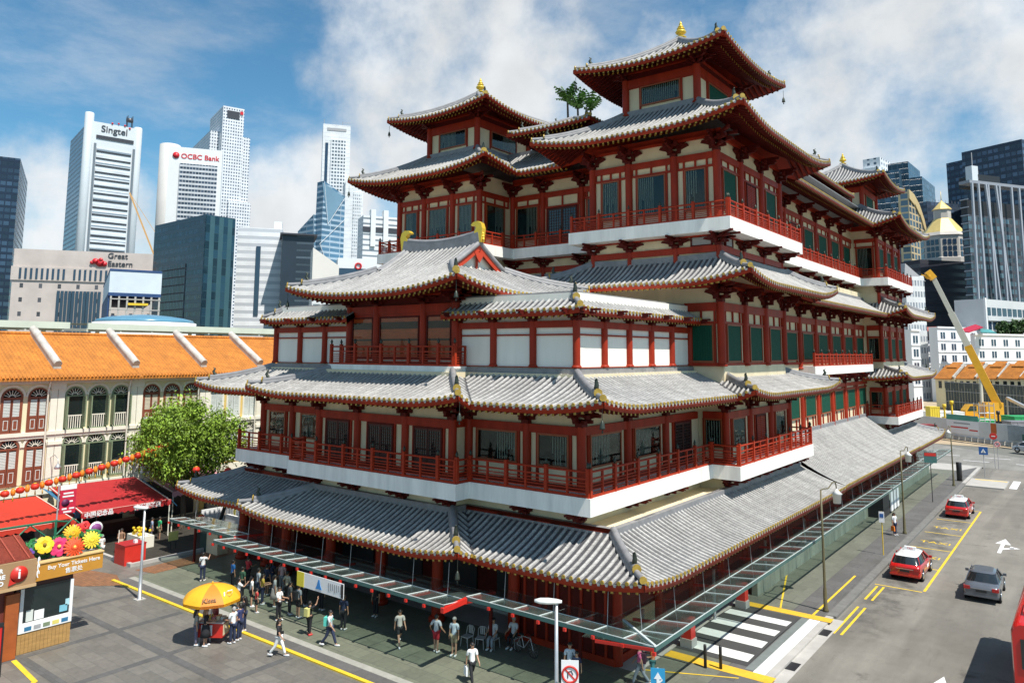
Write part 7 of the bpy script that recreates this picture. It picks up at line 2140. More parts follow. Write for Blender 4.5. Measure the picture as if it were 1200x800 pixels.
def car(name, label, cat, x, y, rz, paint, roofm, kind='wagon', taxi=False, group=None):
    t = thing(name, label, cat, (x, y, ZR+.005), rz, group)
    L, W = (4.7, .90) if kind != 'van' else (4.2, .86)
    hl = L/2
    b = MB()
    if kind == 'sedan': st = [(-hl, .80, .38, .78), (-hl+.08, .84, .30, .92), (-hl+.35, .88, .24, .99), (-hl+.9, .90, .2, 1.0), (-.6, .90, .2, .96), (.6, .90, .2, .95), (1.25, .89, .2, .94), (1.8, .87, .22, .82), (hl-.12, .82, .26, .68), (hl, .70, .36, .56)]
    elif kind == 'van': st = [(-hl, .78, .36, .9), (-hl+.08, .83, .28, 1.05), (-hl+.5, .86, .22, 1.08), (0, .86, .2, 1.05), (1.0, .86, .2, 1.02), (1.55, .85, .22, .92), (hl-.1, .78, .26, .72), (hl, .68, .36, .56)]
    else: st = [(-hl, .80, .40, .86), (-hl+.06, .85, .30, .98), (-hl+.3, .89, .24, 1.02), (-hl+.9, .91, .2, 1.0), (-.6, .91, .2, .97), (.6, .91, .2, .96), (1.3, .90, .2, .95), (1.85, .88, .22, .84), (hl-.12, .82, .26, .70), (hl, .70, .36, .58)]
    loft(b, [ring(w, zb, zt, y_) for y_, w, zb, zt in st])
    body = b.build('body', [paint], t)
    # greenhouse: glass with painted pillars and roof
    if kind == 'sedan': yb = (-1.75, 1.35); yr = (-1.05, .45); zr = 1.46
    elif kind == 'van': yb = (-1.98, 1.5); yr = (-1.75, .55); zr = 1.60
    else: yb = (-2.18, 1.4); yr = (-1.72, .45); zr = 1.48
    wb, wr, zb = (.83, .62, .95)
    if kind == 'van': zb = 1.02; wr = .66

    def lvl(f, grow=0.0):
        w = wb+(wr-wb)*f+grow; z = zb+(zr-zb)*f; y0 = yb[0]+(yr[0]-yb[0])*f-grow; y1 = yb[1]+(yr[1]-yb[1])*f+grow; c = .18
        p = [(w, y0+c), (w, (y0+y1)/2), (w*.97, y1-c), (w*.8, y1), (0, y1+.05), (-w*.8, y1), (-w*.97, y1-c), (-w, (y0+y1)/2), (-w, y0+c), (-w*.8, y0), (0, y0-.04), (w*.8, y0)]
        return [(a, b_, z) for a, b_ in p]
    g = MB(); loft(g, [lvl(0), lvl(.5, .015), lvl(.93)]); g.build('window_glass', [CGL], t)
    r = MB(); rr = [lvl(.90, .012), lvl(.97, -.01), [(a*.9, b_*.97, z+.035) for a, b_, z in lvl(1.0, -.05)]]; loft(r, rr); r.build('roof_panel', [roofm], t)
    for nm, f0 in (('front', yb[1]-.15), ('centre', -.12), ('rear', yb[0]+.2)):
        for sx in (-1, 1):
            yt = {'front': yr[1]-.12, 'centre': -.15, 'rear': yr[0]+.2}[nm]
            p = MB(); p.bar((sx*(wb+.005), f0, zb-.03), (sx*(wr+.04), yt, zb+(zr-zb)*.93), .09, .05, up=(sx, 0, 0)); p.build('pillar', [paint], t)
    for sx in (-1, 1):
        for yy in (-hl+.88, hl-.92):
            a = MB(); a.lathe((sx*.86, yy, .33), [(.40, -.03), (.40, .055)] if sx > 0 else [(.40, -.055), (.40, .03)], 20, axis='x'); a.build('wheel_arch', [BLACK], t)
            w_ = MB(); x0 = sx*.80; w_.lathe((x0, yy, .33), [(.26, -.11), (.33, -.09), (.33, .09), (.26, .11)], 20, axis='x'); wo = w_.build('wheel', [BLACK], t)
            h_ = MB(); h_.lathe((x0+sx*.115, yy, .33), [(.23, -.01), (.22, .02), (.06, .025)] if sx > 0 else [(.06, -.025), (.22, -.02), (.23, .01)], 14, axis='x'); h_.build('rim', [CHR], wo)
        q = MB(); q.box(sx*.70-.16, sx*.70+.16, -hl-.02, -hl+.10, .70, .88); q.box(sx*.84-.03, sx*.84+.035, -hl+.03, -hl+.32, .72, .88); q.build('tail_lamp', [TAIL], t)
        q = MB(); q.box(sx*.62-.17, sx*.62+.17, hl-.16, hl-.02, .56, .68); q.build('headlight', [HEADL], t)
        q = MB(); q.box(sx*.98-.09, sx*.98+.09, .82, .94, .96, 1.10); q.bar((sx*.85, .9, .97), (sx*.95, .88, 1.0), .05, .05); q.build('mirror', [paint], t)
        q = MB(); q.box(sx*.915-.012, sx*.915+.012, -.65, -.45, .80, .83); q.box(sx*.915-.012, sx*.915+.012, .35, .55, .80, .83); q.build('door_handle', [CHR], t)
    q = MB(); q.box(-.27, .27, -hl-.03, -hl+.02, .60, .72); q.build('number_plate', [PLATE], t)
    q = MB(); q.box(-.86, .86, -hl-.035, -hl+.2, .34, .44); q.build('bumper', [paint], t)
    q = MB(); q.box(-.5, .5, -hl-.02, -hl+.03, .76, .79); q.build('trim', [CHR], t)
    if taxi:
        q = MB(); q.box(-.34, .34, -.32, -.12, zr+.03, zr+.25); sg = q.build('taxi_sign', [WPAINT], t)
        me = text_mesh('TAXI', .15, .004); me.transform(Matrix(((1, 0, 0, 0), (0, 0, -1, -.325), (0, 1, 0, zr+.14), (0, 0, 0, 1)))); me.materials.append(mat_red); o = bpy.data.objects.new('lettering', me); COL.objects.link(o); o.parent = sg
        q = MB(); q.box(.918, .925, -.2, .5, .55, .75); q.build('door_badge', [WPAINT], t)
    return t


car('taxi', 'red taxi with a white roof, nearer of the two in the taxi bay', 'taxi', 22.5, 26.4, 0, CARRED, CARW, 'wagon', True, 'red taxis at the stand')
car('taxi', 'red taxi with a white roof, farther one at the end of the taxi bay', 'taxi', 22.5, 49.4, 0, CARRED, CARW, 'wagon', True, 'red taxis at the stand')
car('car', 'grey saloon car driving beside the taxi bay', 'car', 26.75, 24.6, RAD(1), CARGREY, CARGREY, 'sedan')
car('car', 'silver van shaped car on the far street at the right edge', 'car', 24.6, 105.5, RAD(62), SILV, SILV, 'van')
# red double-decker bus, mostly outside the right edge
bus = thing('bus', 'red double decker bus cut by the right edge of the view', 'bus', (30.9, 10.2, ZR+.005), 0)
BR = mat('glossy bus red', (.62, .015, .012), .25, .05, 1, coat=.7)
b = MB(); W, h0, h1, l0, l1 = 1.25, .3, 4.3, -5.6, 5.6
prof = [(W, h0), (W, h1-.35), (W-.08, h1-.12), (W-.28, h1), (0, h1+.04)]
pr2 = prof+[(-x, z) for x, z in prof[::-1][1:]]
loft(b, [[(x*s_, y_, h0+(z-h0)*q_) for x, z in pr2] for y_, s_, q_ in ((l0, .96, .985), (l0+.15, 1, 1), (0, 1, 1), (l1-.3, 1, 1), (l1, .93, .97))]); b.build('body', [BR], bus)
for z0_, z1_ in ((1.35, 2.1), (2.75, 3.55)):
    for sx in (-1, 1):
        for i in range(6): MB().box(sx*1.25-.01, sx*1.25+.01, -4.9+i*1.65, -3.4+i*1.65, z0_, z1_).build('side_window', [CGL], bus)
MB().box(-.95, .95, l0-.03, l0+.06, 2.7, 3.75).build('rear_window', [CGL], bus); MB().box(-.6, .6, l0-.03, l0+.06, 1.5, 2.1).build('rear_window', [CGL], bus)
MB().box(-1.0, 1.0, l1-.06, l1+.03, 2.6, 3.7).build('windscreen', [CGL], bus); MB().box(-1.05, 1.05, l1-.06, l1+.03, .9, 2.3).build('windscreen', [CGL], bus)
for sx in (-1, 1):
    MB().box(sx*1.1-.09, sx*1.1+.09, l0-.03, l0+.05, .9, 1.5).build('tail_lamp', [TAIL], bus)
    for yy in (-3.4, 3.2): MB().lathe((sx*1.12, yy, .5), [(.38, -.15), (.5, -.13), (.5, .13), (.38, .15)], 18, axis='x').build('wheel', [BLACK], bus)
    m_ = MB(); m_.tube([(sx*1.15, l1-.05, 3.0), (sx*1.45, l1+.25, 2.9)], .03, 6); m_.box(sx*1.45-.1, sx*1.45+.1, l1+.2, l1+.3, 2.4, 2.95); m_.build('mirror', [DARK], bus)
MB().box(-.9, .9, -4.5, -3.0, 4.35, 4.45).build('roof_hatch', [BR], bus)


# ------------------------------------------------------------------ bicycle, chairs, cart
def bicycle(x, y, rz):
    t = thing('bicycle', 'dark bicycle leaning by the red wall under the front canopy', 'bicycle', (x, y, 0.01), rz)
    for yy in (-.52, .52):
        w_ = MB(); w_.tube([(0, yy+.33*math.cos(a*math.pi/12), .34+.33*math.sin(a*math.pi/12)) for a in range(25)], .018, 6, cap=False); wo = w_.build('wheel', [BLACK], t)
        s_ = MB()
        for i in range(10): a = math.pi*i/5; s_.tube([(0, yy, .34), (0, yy+.32*math.cos(a), .34+.32*math.sin(a))], .004, 3)
        s_.build('spokes', [STEEL], wo)
    f = MB(); bb, st, hd = (0, -.05, .30), (0, -.22, .80), (0, .36, .82)
    for a, b_ in ((bb, st), (st, hd), (bb, hd), (bb, (0, -.52, .34)), (st, (0, -.52, .34)), (hd, (0, .52, .34))): f.tube([a, b_], .018, 6)
    f.build('frame', [STEEL], t); MB().box(-.07, .07, -.36, -.10, .84, .90).build('saddle', [BLACK], t); h_ = MB(); h_.tube([(-.28, .32, .98), (0, .38, .95), (.28, .32, .98)], .015, 6); h_.tube([hd, (0, .38, .96)], .016, 6); h_.build('handlebar', [BLACK], t)


bicycle(10.75, -.3, RAD(-97))
CHW = mat('white plastic', (.38, .38, .37), .5, .08, 3)


def chair(label, x, y, rz, stool=False):
    t = thing('stool' if stool else 'chair', label, 'stool' if stool else 'chair', (x, y, .01), rz)
    MB().box(-.22, .22, -.22, .22, .42, .46).build('seat', [CHW], t)
    for a in (-1, 1):
        for b_ in (-1, 1): l = MB(); l.tube([(a*.19, b_*.19, .42), (a*.23, b_*.23, 0)], .018, 6); l.build('leg', [CHW], t)
    if not stool:
        bk = MB(); bk.tube([(-.21, -.2, .46), (-.22, -.28, .75), (-.12, -.31, .86), (.12, -.31, .86), (.22, -.28, .75), (.21, -.2, .46)], .018, 6)
        for i in (-1, 0, 1): bk.box(i*.09-.03, i*.09+.03, -.30, -.27, .5, .85)
        bk.build('backrest', [CHW], t)


chair('white plastic chair beside the man in khaki shorts', 7.9, -1.15, RAD(180)); chair('white plastic chair by the red wall left of the two sitting people', 8.55, -.9, RAD(200)); chair('white plastic stool under the seated person near the bicycle', 9.75, .15, RAD(180), True); chair('pale stool under the seated person right of the white chair', 9.05, -.55, RAD(180), True)
# ice-cream cart with its parasol
UX, UY = -2.25, -8.55
ct = base('food_cart', 'red and white ice cream cart under the orange parasol', 'cart', (UX, UY, 0))
RZc = RAD(35); Tc = frame((UX+.1, UY+.1), RZc)
MB().obox(Tc, -.6, .6, -.38, .38, .32, .98).build('body', [mat_red], ct); MB().obox(Tc, -.45, .1, .381, .395, .42, .90).build('poster', [WPAINT], ct); MB().obox(Tc, -.64, .64, -.42, .42, .981, 1.04).build('counter', [CHW], ct)
MB().obox(Tc, .601, .615, -.3, .3, .4, .9).build('poster', [CREAM], ct)
for i in range(5): MB().obox(Tc, -.5+i*.22, -.34+i*.22, -.2, .1, 1.041, 1.18+.05*(i % 2)).build('tub', [[WPAINT, cols_[2], PINKC, CREAM, LOUV][i]], ct)
for sx in (-1, 1): w_ = MB(); p = Tc(.35, sx*.42, .3); w_.lathe((0, 0, 0), [(.2, -.04), (.3, -.03), (.3, .03), (.2, .04)], 16, axis='y'); o = w_.build('wheel', [BLACK], ct); o.location = p-Vector((UX, UY, 0)); o.rotation_euler = (0, 0, RZc)
MB().tube([Tc(-.55, .3, .32), Tc(-.55, .3, .0)], .03, 6).build('leg', [STEEL], ct)
MB().lathe(Tc(-.2, -.6, 1.25), [(.05, -.03), (.28, -.02), (.28, .02), (.05, .03)], 14, axis='y').build('drum_lid', [mat('maroon lid', (.25, .03, .04), .5)], ct)
PO = mat('orange parasol cloth', (.80, .40, .015), .65, .12, 1.5); PY_ = mat('deep orange parasol cloth', (.66, .22, .02), .65, .12, 1.5)
um = base('parasol', 'orange and yellow parasol over the ice cream cart', 'parasol', (UX, UY, 0))
for g_ in range(8):
    mb = MB(); a0, a1 = 2*math.pi*(g_-.5)/8+.25, 2*math.pi*(g_+.5)/8+.25; vs = []
    for i in range(8):
        f = i/7; r_ = 1.38*math.sin(f*1.25)/math.sin(1.25); z = 2.72-.66*f**1.7
        for j in range(5): a = a0+(a1-a0)*j/4; sag = 1-.05*math.sin(math.pi*j/4)*f; vs.append((UX+r_*sag*math.cos(a), UY+r_*sag*math.sin(a), z))
    fs = [(i*5+j, (i+1)*5+j, (i+1)*5+j+1, i*5+j+1) for i in range(7) for j in range(4)]
    mb.add(vs, fs, 0, True); mb.add([(x, y, z-.012) for x, y, z in vs], [t_[::-1] for t_ in fs], 0, True)
    ed = [vs[35+j] for j in range(5)]; mb.add([p for p in ed]+[(x, y, z-.13) for x, y, z in ed], [(j, j+5, j+6, j+1) for j in range(4)]+[(j+1, j+6, j+5, j) for j in range(4)])
    mb.build('canopy_panel', [PO if g_ in (0, 1, 3, 5, 6) else PY_], um)
MB().tube([(UX, UY, 0), (UX, UY, 2.75)], .03, 8).build('pole', [STEEL], um); MB().lathe((UX, UY, 2.7), [(.06, 0), (.03, .1), (.01, .14)], 8).build('cap', [PO], um)
tocam = Vector(((CAMP.x-UX), (CAMP.y-UY), 0)).normalized(); sr = Vector((0, 0, 1)).cross(tocam)
lettering('Kissa', .30, mat('brown print', (.22, .09, .02), .6), um, Vector((UX, UY, 2.28))+tocam*1.20-sr*.12, sr, Vector((0, 0, 1))*.8-tocam*.6, depth=.02, bold=.006)
lettering('I ♥', .26, WPAINT, um, Vector((UX, UY, 2.42))+tocam*.85+sr*.72, sr-tocam*.5, Vector((0, 0, 1))*.8-tocam*.6, depth=.03, bold=.01)
# ================================================================== people
SKIN_T = mat('light brown skin', (.45, .25, .16), .55, .08, 8); EYE = mat('dark eye', (.02, .015, .012), .3, 0); HAIRB = mat('black hair', (.012, .010, .009), .5, .2, 20); HAIRG = mat('grey hair', (.35, .34, .33), .6, .2, 20); HAIRN = mat('light brown hair', (.28, .17, .08), .55, .25, 20)


def joints(la=0, ra=0, lk=0, rk=0, larm=(0, .12, .15), rarm=(0, .12, .15), lean=0.0, sit=False):
    J = {}
    zp = .93
    leg = {}
    for s, a, k_ in ((-1, la, lk), (1, ra, rk)):
        hip = Vector((s*.09, 0, 0)); kn = hip+Vector((0, math.sin(a), -math.cos(a)))*.42; an = kn+Vector((0, math.sin(a-k_), -math.cos(a-k_)))*.41
        leg[s] = (hip, kn, an)
    low = min(leg[-1][2].z, leg[1][2].z); zp = .07-low
    for s, n in ((-1, 'L'), (1, 'R')):
        h_, kn, an = [p+Vector((0, 0, zp)) for p in leg[s]]
        J['hip'+n], J['knee'+n], J['ank'+n] = h_+Vector((0, 0, .0)), kn, an
        J['heel'+n] = an+Vector((0, -.05, -.03)); J['toe'+n] = an+Vector((s*.02, .16, -.035))
    up = Vector((0, math.sin(lean), math.cos(lean))); o = Vector((0, 0, zp+.04))
    J['pel'] = o; J['spine'] = o+up*.18; J['chest'] = o+up*.36; J['collar'] = o+up*.47; J['neck'] = o+up*.54; J['jaw'] = o+up*.60+Vector((0, .015, 0)); J['head'] = o+up*.68+Vector((0, .01, 0)); J['crown'] = o+up*.745
    for s, n, (sw, e, out) in ((-1, 'L', larm), (1, 'R', rarm)):
        sh = J['collar']+Vector((s*.18, 0, -.02)); d1 = Vector((s*math.sin(out), math.sin(sw)*math.cos(out), -math.cos(sw)*math.cos(out)))
        d2 = Vector((s*math.sin(out)*.5, math.sin(sw+e), -math.cos(sw+e))).normalized()
        J['sh'+n] = sh; J['el'+n] = sh+d1*.28; J['wr'+n] = J['el'+n]+d2*.24; J['palm'+n] = J['wr'+n]+d2*.075
        side = Vector((0, 1, 0)) if abs(d2.y) < .8 else Vector((0, 0, 1))
        for i in range(4): J['f%d%s' % (i, n)] = J['palm'+n]+side*(.028*(1.5-i))+d2*(.075, .09, .085, .065)[i]*.9+Vector((-s*.025, 0, 0))
        J['th'+n] = J['wr'+n]+d2*.055+side*.055
    return J


def skinned(J, chain, name, sub=1):
    """one continuous surface grown round a chain of joints"""
    used_ = []
    for a, b in chain:
        for q in (a, b):
            if q[0] not in [u_[0] for u_ in used_]: used_.append(q)
    ids = {q[0]: i for i, q in enumerate(used_)}
    me = bpy.data.meshes.new(name); me.from_pydata([J[q[0]] for q in used_], [(ids[a[0]], ids[b[0]]) for a, b in chain], [])
    o = bpy.data.objects.new(name, me); COL.objects.link(o)
    sk = o.modifiers.new('skin', 'SKIN'); sk.use_smooth_shade = True
    ss = o.modifiers.new('sub', 'SUBSURF'); ss.levels = sub; ss.render_levels = sub
    for i, q in enumerate(used_):
        d = me.skin_vertices[0].data[i]; d.radius = (q[1], q[2] if len(q) > 2 else q[1]); d.use_root = (i == 0)
    dg = bpy.context.evaluated_depsgraph_get(); r = bpy.data.meshes.new_from_object(o.evaluated_get(dg))
    bpy.data.objects.remove(o); bpy.data.meshes.remove(me)
    return r


def chain_of(*qs): return [(qs[i], qs[i+1]) for i in range(len(qs)-1)]


def body_mesh(J):
    P = ('pel', .125, .10); c = chain_of(P, ('spine', .115, .095), ('chest', .135, .10), ('collar', .10, .075), ('neck', .052), ('jaw', .07, .08), ('head', .085, .095), ('crown', .06, .065))
    for n in 'LR':
        c += chain_of(P, ('hip'+n, .085), ('knee'+n, .058), ('ank'+n, .038), ('toe'+n, .034, .026)); c += chain_of(('collar', .10, .075), ('sh'+n, .055), ('el'+n, .04), ('wr'+n, .028), ('palm'+n, .032, .02))
        for i in range(4): c += chain_of(('palm'+n, .032, .02), ('f%d%s' % (i, n), .009))
        c += chain_of(('wr'+n, .028), ('th'+n, .010))
    m = skinned(J, c, 'body'); m.materials.clear(); m.materials.append(SKIN_T); m.materials.append(EYE)
    bm = bmesh.new(); bm.from_mesh(m); h_ = J['head']
    for s in (-1, 1):
        r = bmesh.ops.create_icosphere(bm, subdivisions=1, radius=.012, matrix=Matrix.Translation(h_+Vector((s*.032, .088, .01))))
        for v_ in r['verts']:
            for f_ in v_.link_faces: f_.material_index = 1
        bmesh.ops.create_icosphere(bm, subdivisions=1, radius=.02, matrix=Matrix.Translation(h_+Vector((s*.088, 0, 0))))
    bmesh.ops.create_icosphere(bm, subdivisions=1, radius=.016, matrix=Matrix.Translation(h_+Vector((0, .102, -.02))))
    r = bmesh.ops.create_icosphere(bm, subdivisions=1, radius=.014, matrix=Matrix.Translation(h_+Vector((0, .086, -.055))) @ Matrix.Diagonal((1.6, .5, .4, 1)))
    bm.to_mesh(m); bm.free()
    return m


def shirt_mesh(J, long=False):
    J['waist'] = J['pel']+Vector((0, 0, -.07))
    c = chain_of(('waist', .15, .125), ('pel', .148, .122), ('spine', .14, .115), ('chest', .155, .12), ('collar', .112, .09))
    for n in 'LR':
        J2 = dict(J); mid_ = J['sh'+n].lerp(J['el'+n], .8); J['slv'+n] = mid_
        c += chain_of(('collar', .112, .09), ('sh'+n, .076), ('slv'+n, .064) if not long else ('el'+n, .056))
        if long: c += chain_of(('el'+n, .056), ('wr'+n, .042))
    return skinned(J, c, 'shirt')


def trouser_mesh(J, short=False):
    c = []
    for n in 'LR':
        J['cuff'+n] = J['hip'+n].lerp(J['knee'+n], .85); J['hem'+n] = J['knee'+n].lerp(J['ank'+n], .92)
        c += chain_of(('pel', .138, .115), ('hip'+n, .105), ('cuff'+n, .088)) if short else chain_of(('pel', .138, .115), ('hip'+n, .102), ('knee'+n, .074), ('hem'+n, .06))
    return skinned(J, c, 'trousers')


def skirt_mesh(J):
    mb = MB(); z = J['pel'].z; y0 = (J['kneeL'].y+J['kneeR'].y)*.3
    mb.lathe((0, y0*.2, 0), [(.25, z-.50), (.21, z-.25), (.165, z-.02), (.145, z+.08)], 14); return mb


def hair_mesh(J, long=False):
    h_ = J['head']; mb = MB(); vs, fs = [], []; n, m = 12, 7
    for i in range(m+1):
        th = (math.pi*.56)*i/m
        for k_ in range(n):
            a = 2*math.pi*k_/n; cut = .78 if math.sin(a) > .4 and i == m else 1.0
            r = .105
            vs.append((h_.x+r*.93*math.sin(th*cut)*math.cos(a), h_.y-.012+r*1.08*math.sin(th*cut)*math.sin(a), h_.z+.012+r*math.cos(th*cut)))
    for i in range(m):
        for k_ in range(n): fs.append((i*n+k_, (i+1)*n+k_, (i+1)*n+(k_+1) % n, i*n+(k_+1) % n))
    mb.add(vs, fs, 0, True); mb.lathe((h_.x, h_.y-.04, h_.z-.06), [(.03, -.04), (.075, 0), (.09, .06), (.02, .1)], 12)
    if long: mb.tube([h_+Vector((0, -.06, .03)), h_+Vector((0, -.10, -.12)), h_+Vector((0, -.13, -.3))], [.08, .085, .05], 10)
    return mb


POSES = {
    'stand': dict(), 'walk': dict(la=.42, ra=-.36, lk=.1, rk=.35, larm=(-.4, .2, .1), rarm=(.4, .3, .1)), 'walk2': dict(la=-.42, ra=.45, lk=.45, rk=.08, larm=(.35, .5, .1), rarm=(-.35, .2, .1)),
    'hold': dict(la=.04, ra=-.05, larm=(.3, 1.2, .1), rarm=(.3, 1.35, .1)), 'phone': dict(la=-.04, ra=.06, larm=(.1, .1, .12), rarm=(.9, 1.5, .15)), 'raise': dict(la=.08, ra=-.05, larm=(0, .15, .12), rarm=(2.3, .7, .35)),
    'sit': dict(la=1.45, ra=1.5, lk=1.5, rk=1.5, larm=(.5, .7, .12), rarm=(.5, .8, .12)), 'hips': dict(la=.03, ra=-.06, larm=(-.25, 1.0, .5), rarm=(-.2, .9, .5)),
}
_J = {k_: joints(**v_) for k_, v_ in POSES.items()}
_pm = {}


def pmesh(kind, pose, fn):
    if (kind, pose) not in _pm:
        r = fn(_J[pose])
        if isinstance(r, MB):
            o = r.build('tmp', [HAIRB]); r = o.data; bpy.data.objects.remove(o)
        if kind != 'body': r.materials.clear(); r.materials.append(HAIRB)
        _pm[(kind, pose)] = r
    return _pm[(kind, pose)]


def put(o, m):
    o.material_slots[0].link = 'OBJECT'; o.material_slots[0].material = m
    return o


_cm = {}


def cloth(c):
    if c not in _cm: _cm[c] = mat('cloth', c, .85, .12, 6)
    return _cm[c]


WT, NV, BK, GY, KH = (.72, .72, .70), (.02, .03, .07), (.015, .015, .018), (.25, .27, .3), (.35, .28, .17)


def person(label, x, y, face, pose='stand', top=WT, low=NV, short=False, skirt=False, long=False, hair=None, lhair=False, shoe=(.6, .6, .6), bag=None, s=1.0, group=None, extra=None, z=.01):
    t = thing('person', label, 'person', (x, y, z), RAD(face)-math.pi/2, group); t.scale = (s, s, s)
    J = _J[pose]
    inst('body', pmesh('body', pose, body_mesh), t)
    put(inst('shirt', pmesh('shirtL' if long else 'shirt', pose, lambda j: shirt_mesh(j, long)), t), cloth(top))
    if skirt: put(inst('skirt', pmesh('skirt', pose, skirt_mesh), t), cloth(low))
    else: put(inst('shorts' if short else 'trousers', pmesh('shorts' if short else 'trousers', pose, lambda j: trouser_mesh(j, short)), t), cloth(low))
    put(inst('hair', pmesh('hairL' if lhair else 'hair', pose, lambda j: hair_mesh(j, lhair)), t), hair or HAIRB)
    for n in 'LR':
        def sm(j, n=n):
            mb = MB(); a, b = j['heel'+n], j['toe'+n]; mb.tube([a+Vector((0, -.02, 0)), a+Vector((0, .02, .01)), a.lerp(b, .5), b, b+Vector((0, .03, -.005))], [.03, .048, .05, .045, .02], 8); return mb
        put(inst('shoe', pmesh('shoe'+n, pose, sm), t), cloth(shoe))
    if bag:
        kind, c = bag
        mb = MB()
        if kind == 'pack': p = J['chest']+Vector((0, -.19, -.06)); mb.box(p.x-.14, p.x+.14, p.y-.09, p.y+.07, p.z-.24, p.z+.16); mb.tube([p+Vector((-.1, .05, .15)), p+Vector((-.11, .2, .2)), p+Vector((-.1, .32, .0))], .018, 5); mb.tube([p+Vector((.1, .05, .15)), p+Vector((.11, .2, .2)), p+Vector((.1, .32, .0))], .018, 5); nm = 'backpack'
        elif kind == 'sling': p = J['pel']+Vector((-.2, 0, .05)); mb.box(p.x-.06, p.x+.05, p.y-.12, p.y+.12, p.z-.1, p.z+.12); mb.tube([p, J['chest']+Vector((0, .125, .02)), J['shR']+Vector((-.03, 0, .07)), J['chest']+Vector((0, -.13, .05)), p], .014, 5); nm = 'sling_bag'
        else: p = J['palmR']+Vector((0, 0, -.02)); mb.prism([p+Vector((-.05, -.14, -.06)), p+Vector((-.05, .14, -.06)), p+Vector((-.05, .17, -.42)), p+Vector((-.05, -.17, -.42))], (.1, 0, 0)); mb.tube([p+Vector((0, -.1, -.06)), p+Vector((0, 0, .0)), p+Vector((0, .1, -.06))], .01, 5); nm = 'carrier_bag'
        put(inst(nm, mb.build('tmp', [HAIRB], at=(0, 0, 0)).data, t), cloth(c))
        for o in [o for o in COL.objects if o.name.startswith('tmp')]: bpy.data.objects.remove(o)
    return t


def pg(u, v): p = on_ground(u, v, 0); return p.x, p.y


G1 = 'people under the front canopy'
P = person
P('man in a white tee and dark jeans with a shoulder strap, seen from behind, alone', *pg(237, 681), 130, 'phone', WT, NV, bag=('sling', BK))
P('woman in a bright blue shirt at the left end of the canopy', *pg(272, 690), 80, 'stand', (.02, .13, .38), BK, s=.98, group=G1)
P('person in a red top in the shade behind the blue shirt', *pg(290, 686), 100, 'hold', (.5, .03, .04), BK, group=G1)
P('woman in a white shirt and black skirt reaching forward under the canopy', *pg(279, 713), 70, 'phone', WT, BK, skirt=True, lhair=True, s=.96, group=G1, bag=('sling', BK))
P('woman in a white shirt and black shorts with a cross bag', *pg(294, 711), 65, 'stand', WT, BK, short=True, lhair=True, s=.96, group=G1, bag=('sling', BK))
P('person in a pale grey shirt next to the crossbag woman', *pg(302, 702), 75, 'stand', (.45, .47, .5), NV, group=G1)
P('man in dark clothes at the middle of the canopy crowd', *pg(312, 697), 100, 'stand', (.03, .04, .08), BK, short=True, group=G1)
P('woman in a grey top and pale skirt under the canopy', *pg(321, 711), 60, 'stand', (.4, .4, .4), (.35, .3, .28), skirt=True, lhair=True, group=G1)
P('man in a white tee and black trousers facing right at the canopy edge', *pg(326, 727), 20, 'hold', (.8, .8, .8), BK, group=G1)
P('man in a beige vest in the shade of the canopy', *pg(336, 706), 90, 'hips', (.5, .47, .35), BK, group=G1)
P('person with a black backpack and grey tee under the banner', *pg(349, 724), 85, 'stand', GY, BK, short=True, group=G1, bag=('pack', BK))
P('girl with a pale yellow backpack and one arm raised', *pg(362, 744), 95, 'raise', BK, BK, s=.95, group=G1, shoe=(.6, .05, .05), bag=('pack', (.62, .58, .2)))
P('man with a teal backpack striding to the left', *pg(386, 757), 25, 'walk', (.6, .62, .64), NV, group=G1, bag=('pack', (.1, .55, .45)))
P('man in dark clothes behind the banner right end', *pg(402, 738), 110, 'stand', NV, BK, group=G1)
P('woman with long black hair, black top and white trousers on the yellow line', *pg(326, 769), 30, 'walk', BK, (.8, .8, .78), lhair=True, bag=('sling', BK))
P('woman in a pale top walking in the dark entrance shade', *pg(468, 756), 330, 'walk2', (.55, .5, .45), BK, short=True, lhair=True)
P('dim figure in black standing in the temple entrance', *pg(440, 722), 280, 'stand', BK, BK)
P('man in a grey tee and red shorts by the red wall', *pg(511, 764), 100, 'hips', (.45, .48, .52), (.4, .02, .03), short=True)
P('older man in a pale blue shirt and khaki shorts by the red wall', *pg(532, 768), 285, 'stand', (.55, .62, .68), KH, short=True, hair=HAIRG)
P('seated person in a white patterned shirt beside the bicycle', 9.75, .15, 280, 'sit', (.55, .55, .58), BK, hair=HAIRG, z=.03)
P('seated person in a pale shirt beside the empty white chair', 9.05, -.55, 285, 'sit', (.5, .5, .52), GY, z=.03)
P('man in a white tee carrying a white plastic bag at the bottom edge', *pg(553, 800), 330, 'walk2', (.82, .82, .82), BK, bag=('carry', (.75, .75, .75)))
P('man in a pale blue shirt by the bottom centre lamp', *pg(668, 802), 300, 'stand', (.55, .62, .7), NV)
P('child in a navy tee beside the man in pale blue', *pg(676, 806), 290, 'stand', NV, BK, s=.86)
P('woman in a pink top with a dark backpack at the canopy corner', *pg(750, 803), 200, 'walk', (.6, .12, .25), GY, bag=('pack', (.06, .02, .04)))
P('man in an orange shirt and teal trousers at the canopy corner', *pg(765, 800), 210, 'hold', (.6, .16, .05), (.08, .25, .26))
P('woman in patterned trousers at the left of the ice cream cart', *pg(229, 756), 60, 'stand', (.3, .3, .28), (.15, .14, .2), s=.97, lhair=True, bag=('sling', (.55, .6, .5)))
P('woman in black with light brown hair at the ice cream cart', *pg(240, 757), 50, 'hold', BK, BK, skirt=True, hair=HAIRN, lhair=True)
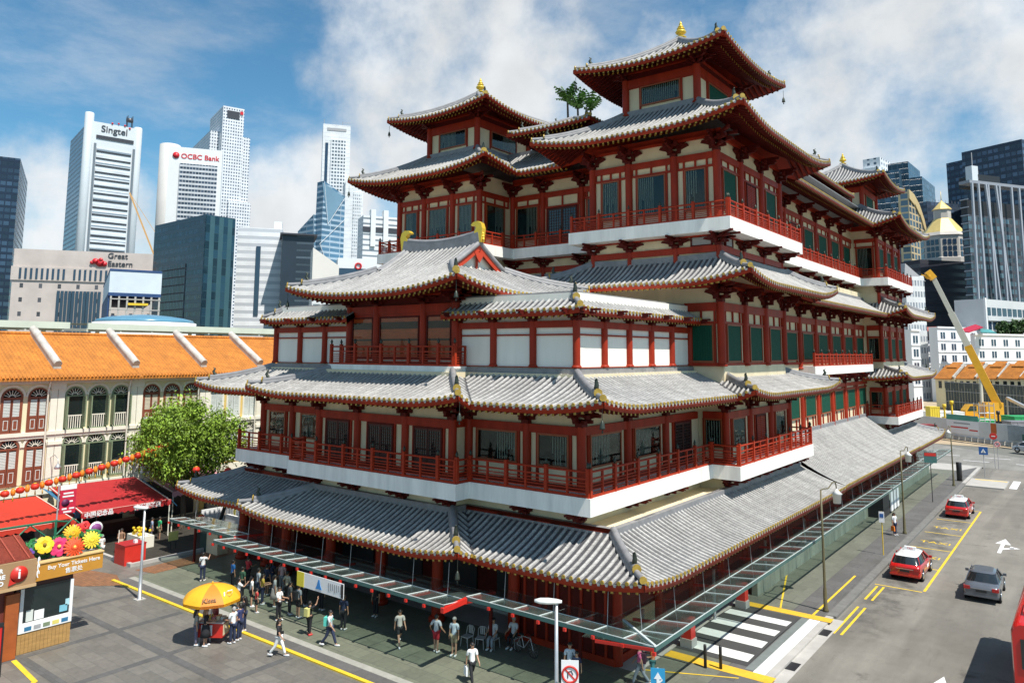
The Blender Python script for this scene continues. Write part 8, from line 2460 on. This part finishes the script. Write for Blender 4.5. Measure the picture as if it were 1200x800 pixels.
P('old man in a white shirt serving at the ice cream cart', *pg(272, 754), 190, 'hold', (.8, .8, .8), NV, hair=HAIRG)
P('man in a navy polo shirt queuing at the ice cream cart', *pg(280, 750), 200, 'stand', (.03, .04, .12), NV)
P('woman in a dark dress queuing behind the navy polo man', *pg(285, 740), 210, 'hold', BK, NV, lhair=True)
P('older man in white standing by the red awning edge', *pg(118, 657), 200, 'stand', (.8, .78, .75), (.6, .6, .58), short=True, hair=HAIRG)
P('woman in brown leaning over the flower table', *pg(141, 649), 330, 'hold', (.25, .14, .08), (.45, .35, .25), skirt=True, lhair=True)
P('man in a green shirt on the market lane', *pg(186, 633), 90, 'stand', (.03, .35, .14), KH, short=True)
P('man in a plaid blue shirt beside the green shirt man', *pg(177, 634), 70, 'stand', (.25, .3, .42), (.2, .2, .25))
P('pedestrian in a white top with an orange carrier bag on the taxi pavement', *pg(1049, 627), 330, 'stand', (.72, .72, .74), NV, bag=('carry', (.75, .2, .02)), lhair=True)
P('man in a dark green tee deep in the canopy shade, left of the crowd', *pg(283, 700), 95, 'stand', (.05, .12, .07), BK, group=G1)
P('woman in a mustard top between the dark figures of the crowd', *pg(307, 708), 60, 'hold', (.5, .34, .05), NV, lhair=True, s=.96, group=G1)
P('man in a pale pink shirt at the back of the canopy crowd', *pg(330, 694), 110, 'stand', (.6, .4, .4), GY, group=G1)
P('woman in a navy dress at the back of the canopy crowd', *pg(318, 690), 80, 'phone', NV, NV, skirt=True, lhair=True, s=.95, group=G1)
P('tall man in a charcoal shirt beside the white tee man at the canopy edge', *pg(339, 720), 70, 'stand', (.08, .085, .09), BK, group=G1)
P('child in a red tee and dark shorts inside the canopy crowd', *pg(300, 718), 75, 'stand', (.45, .05, .04), BK, short=True, s=.75, group=G1)
P('woman in a light blue blouse left of the banner', *pg(357, 710), 85, 'hold', (.35, .45, .6), BK, lhair=True, group=G1)
P('man in a brown shirt behind the banner', *pg(376, 715), 90, 'stand', (.2, .12, .07), BK, group=G1)
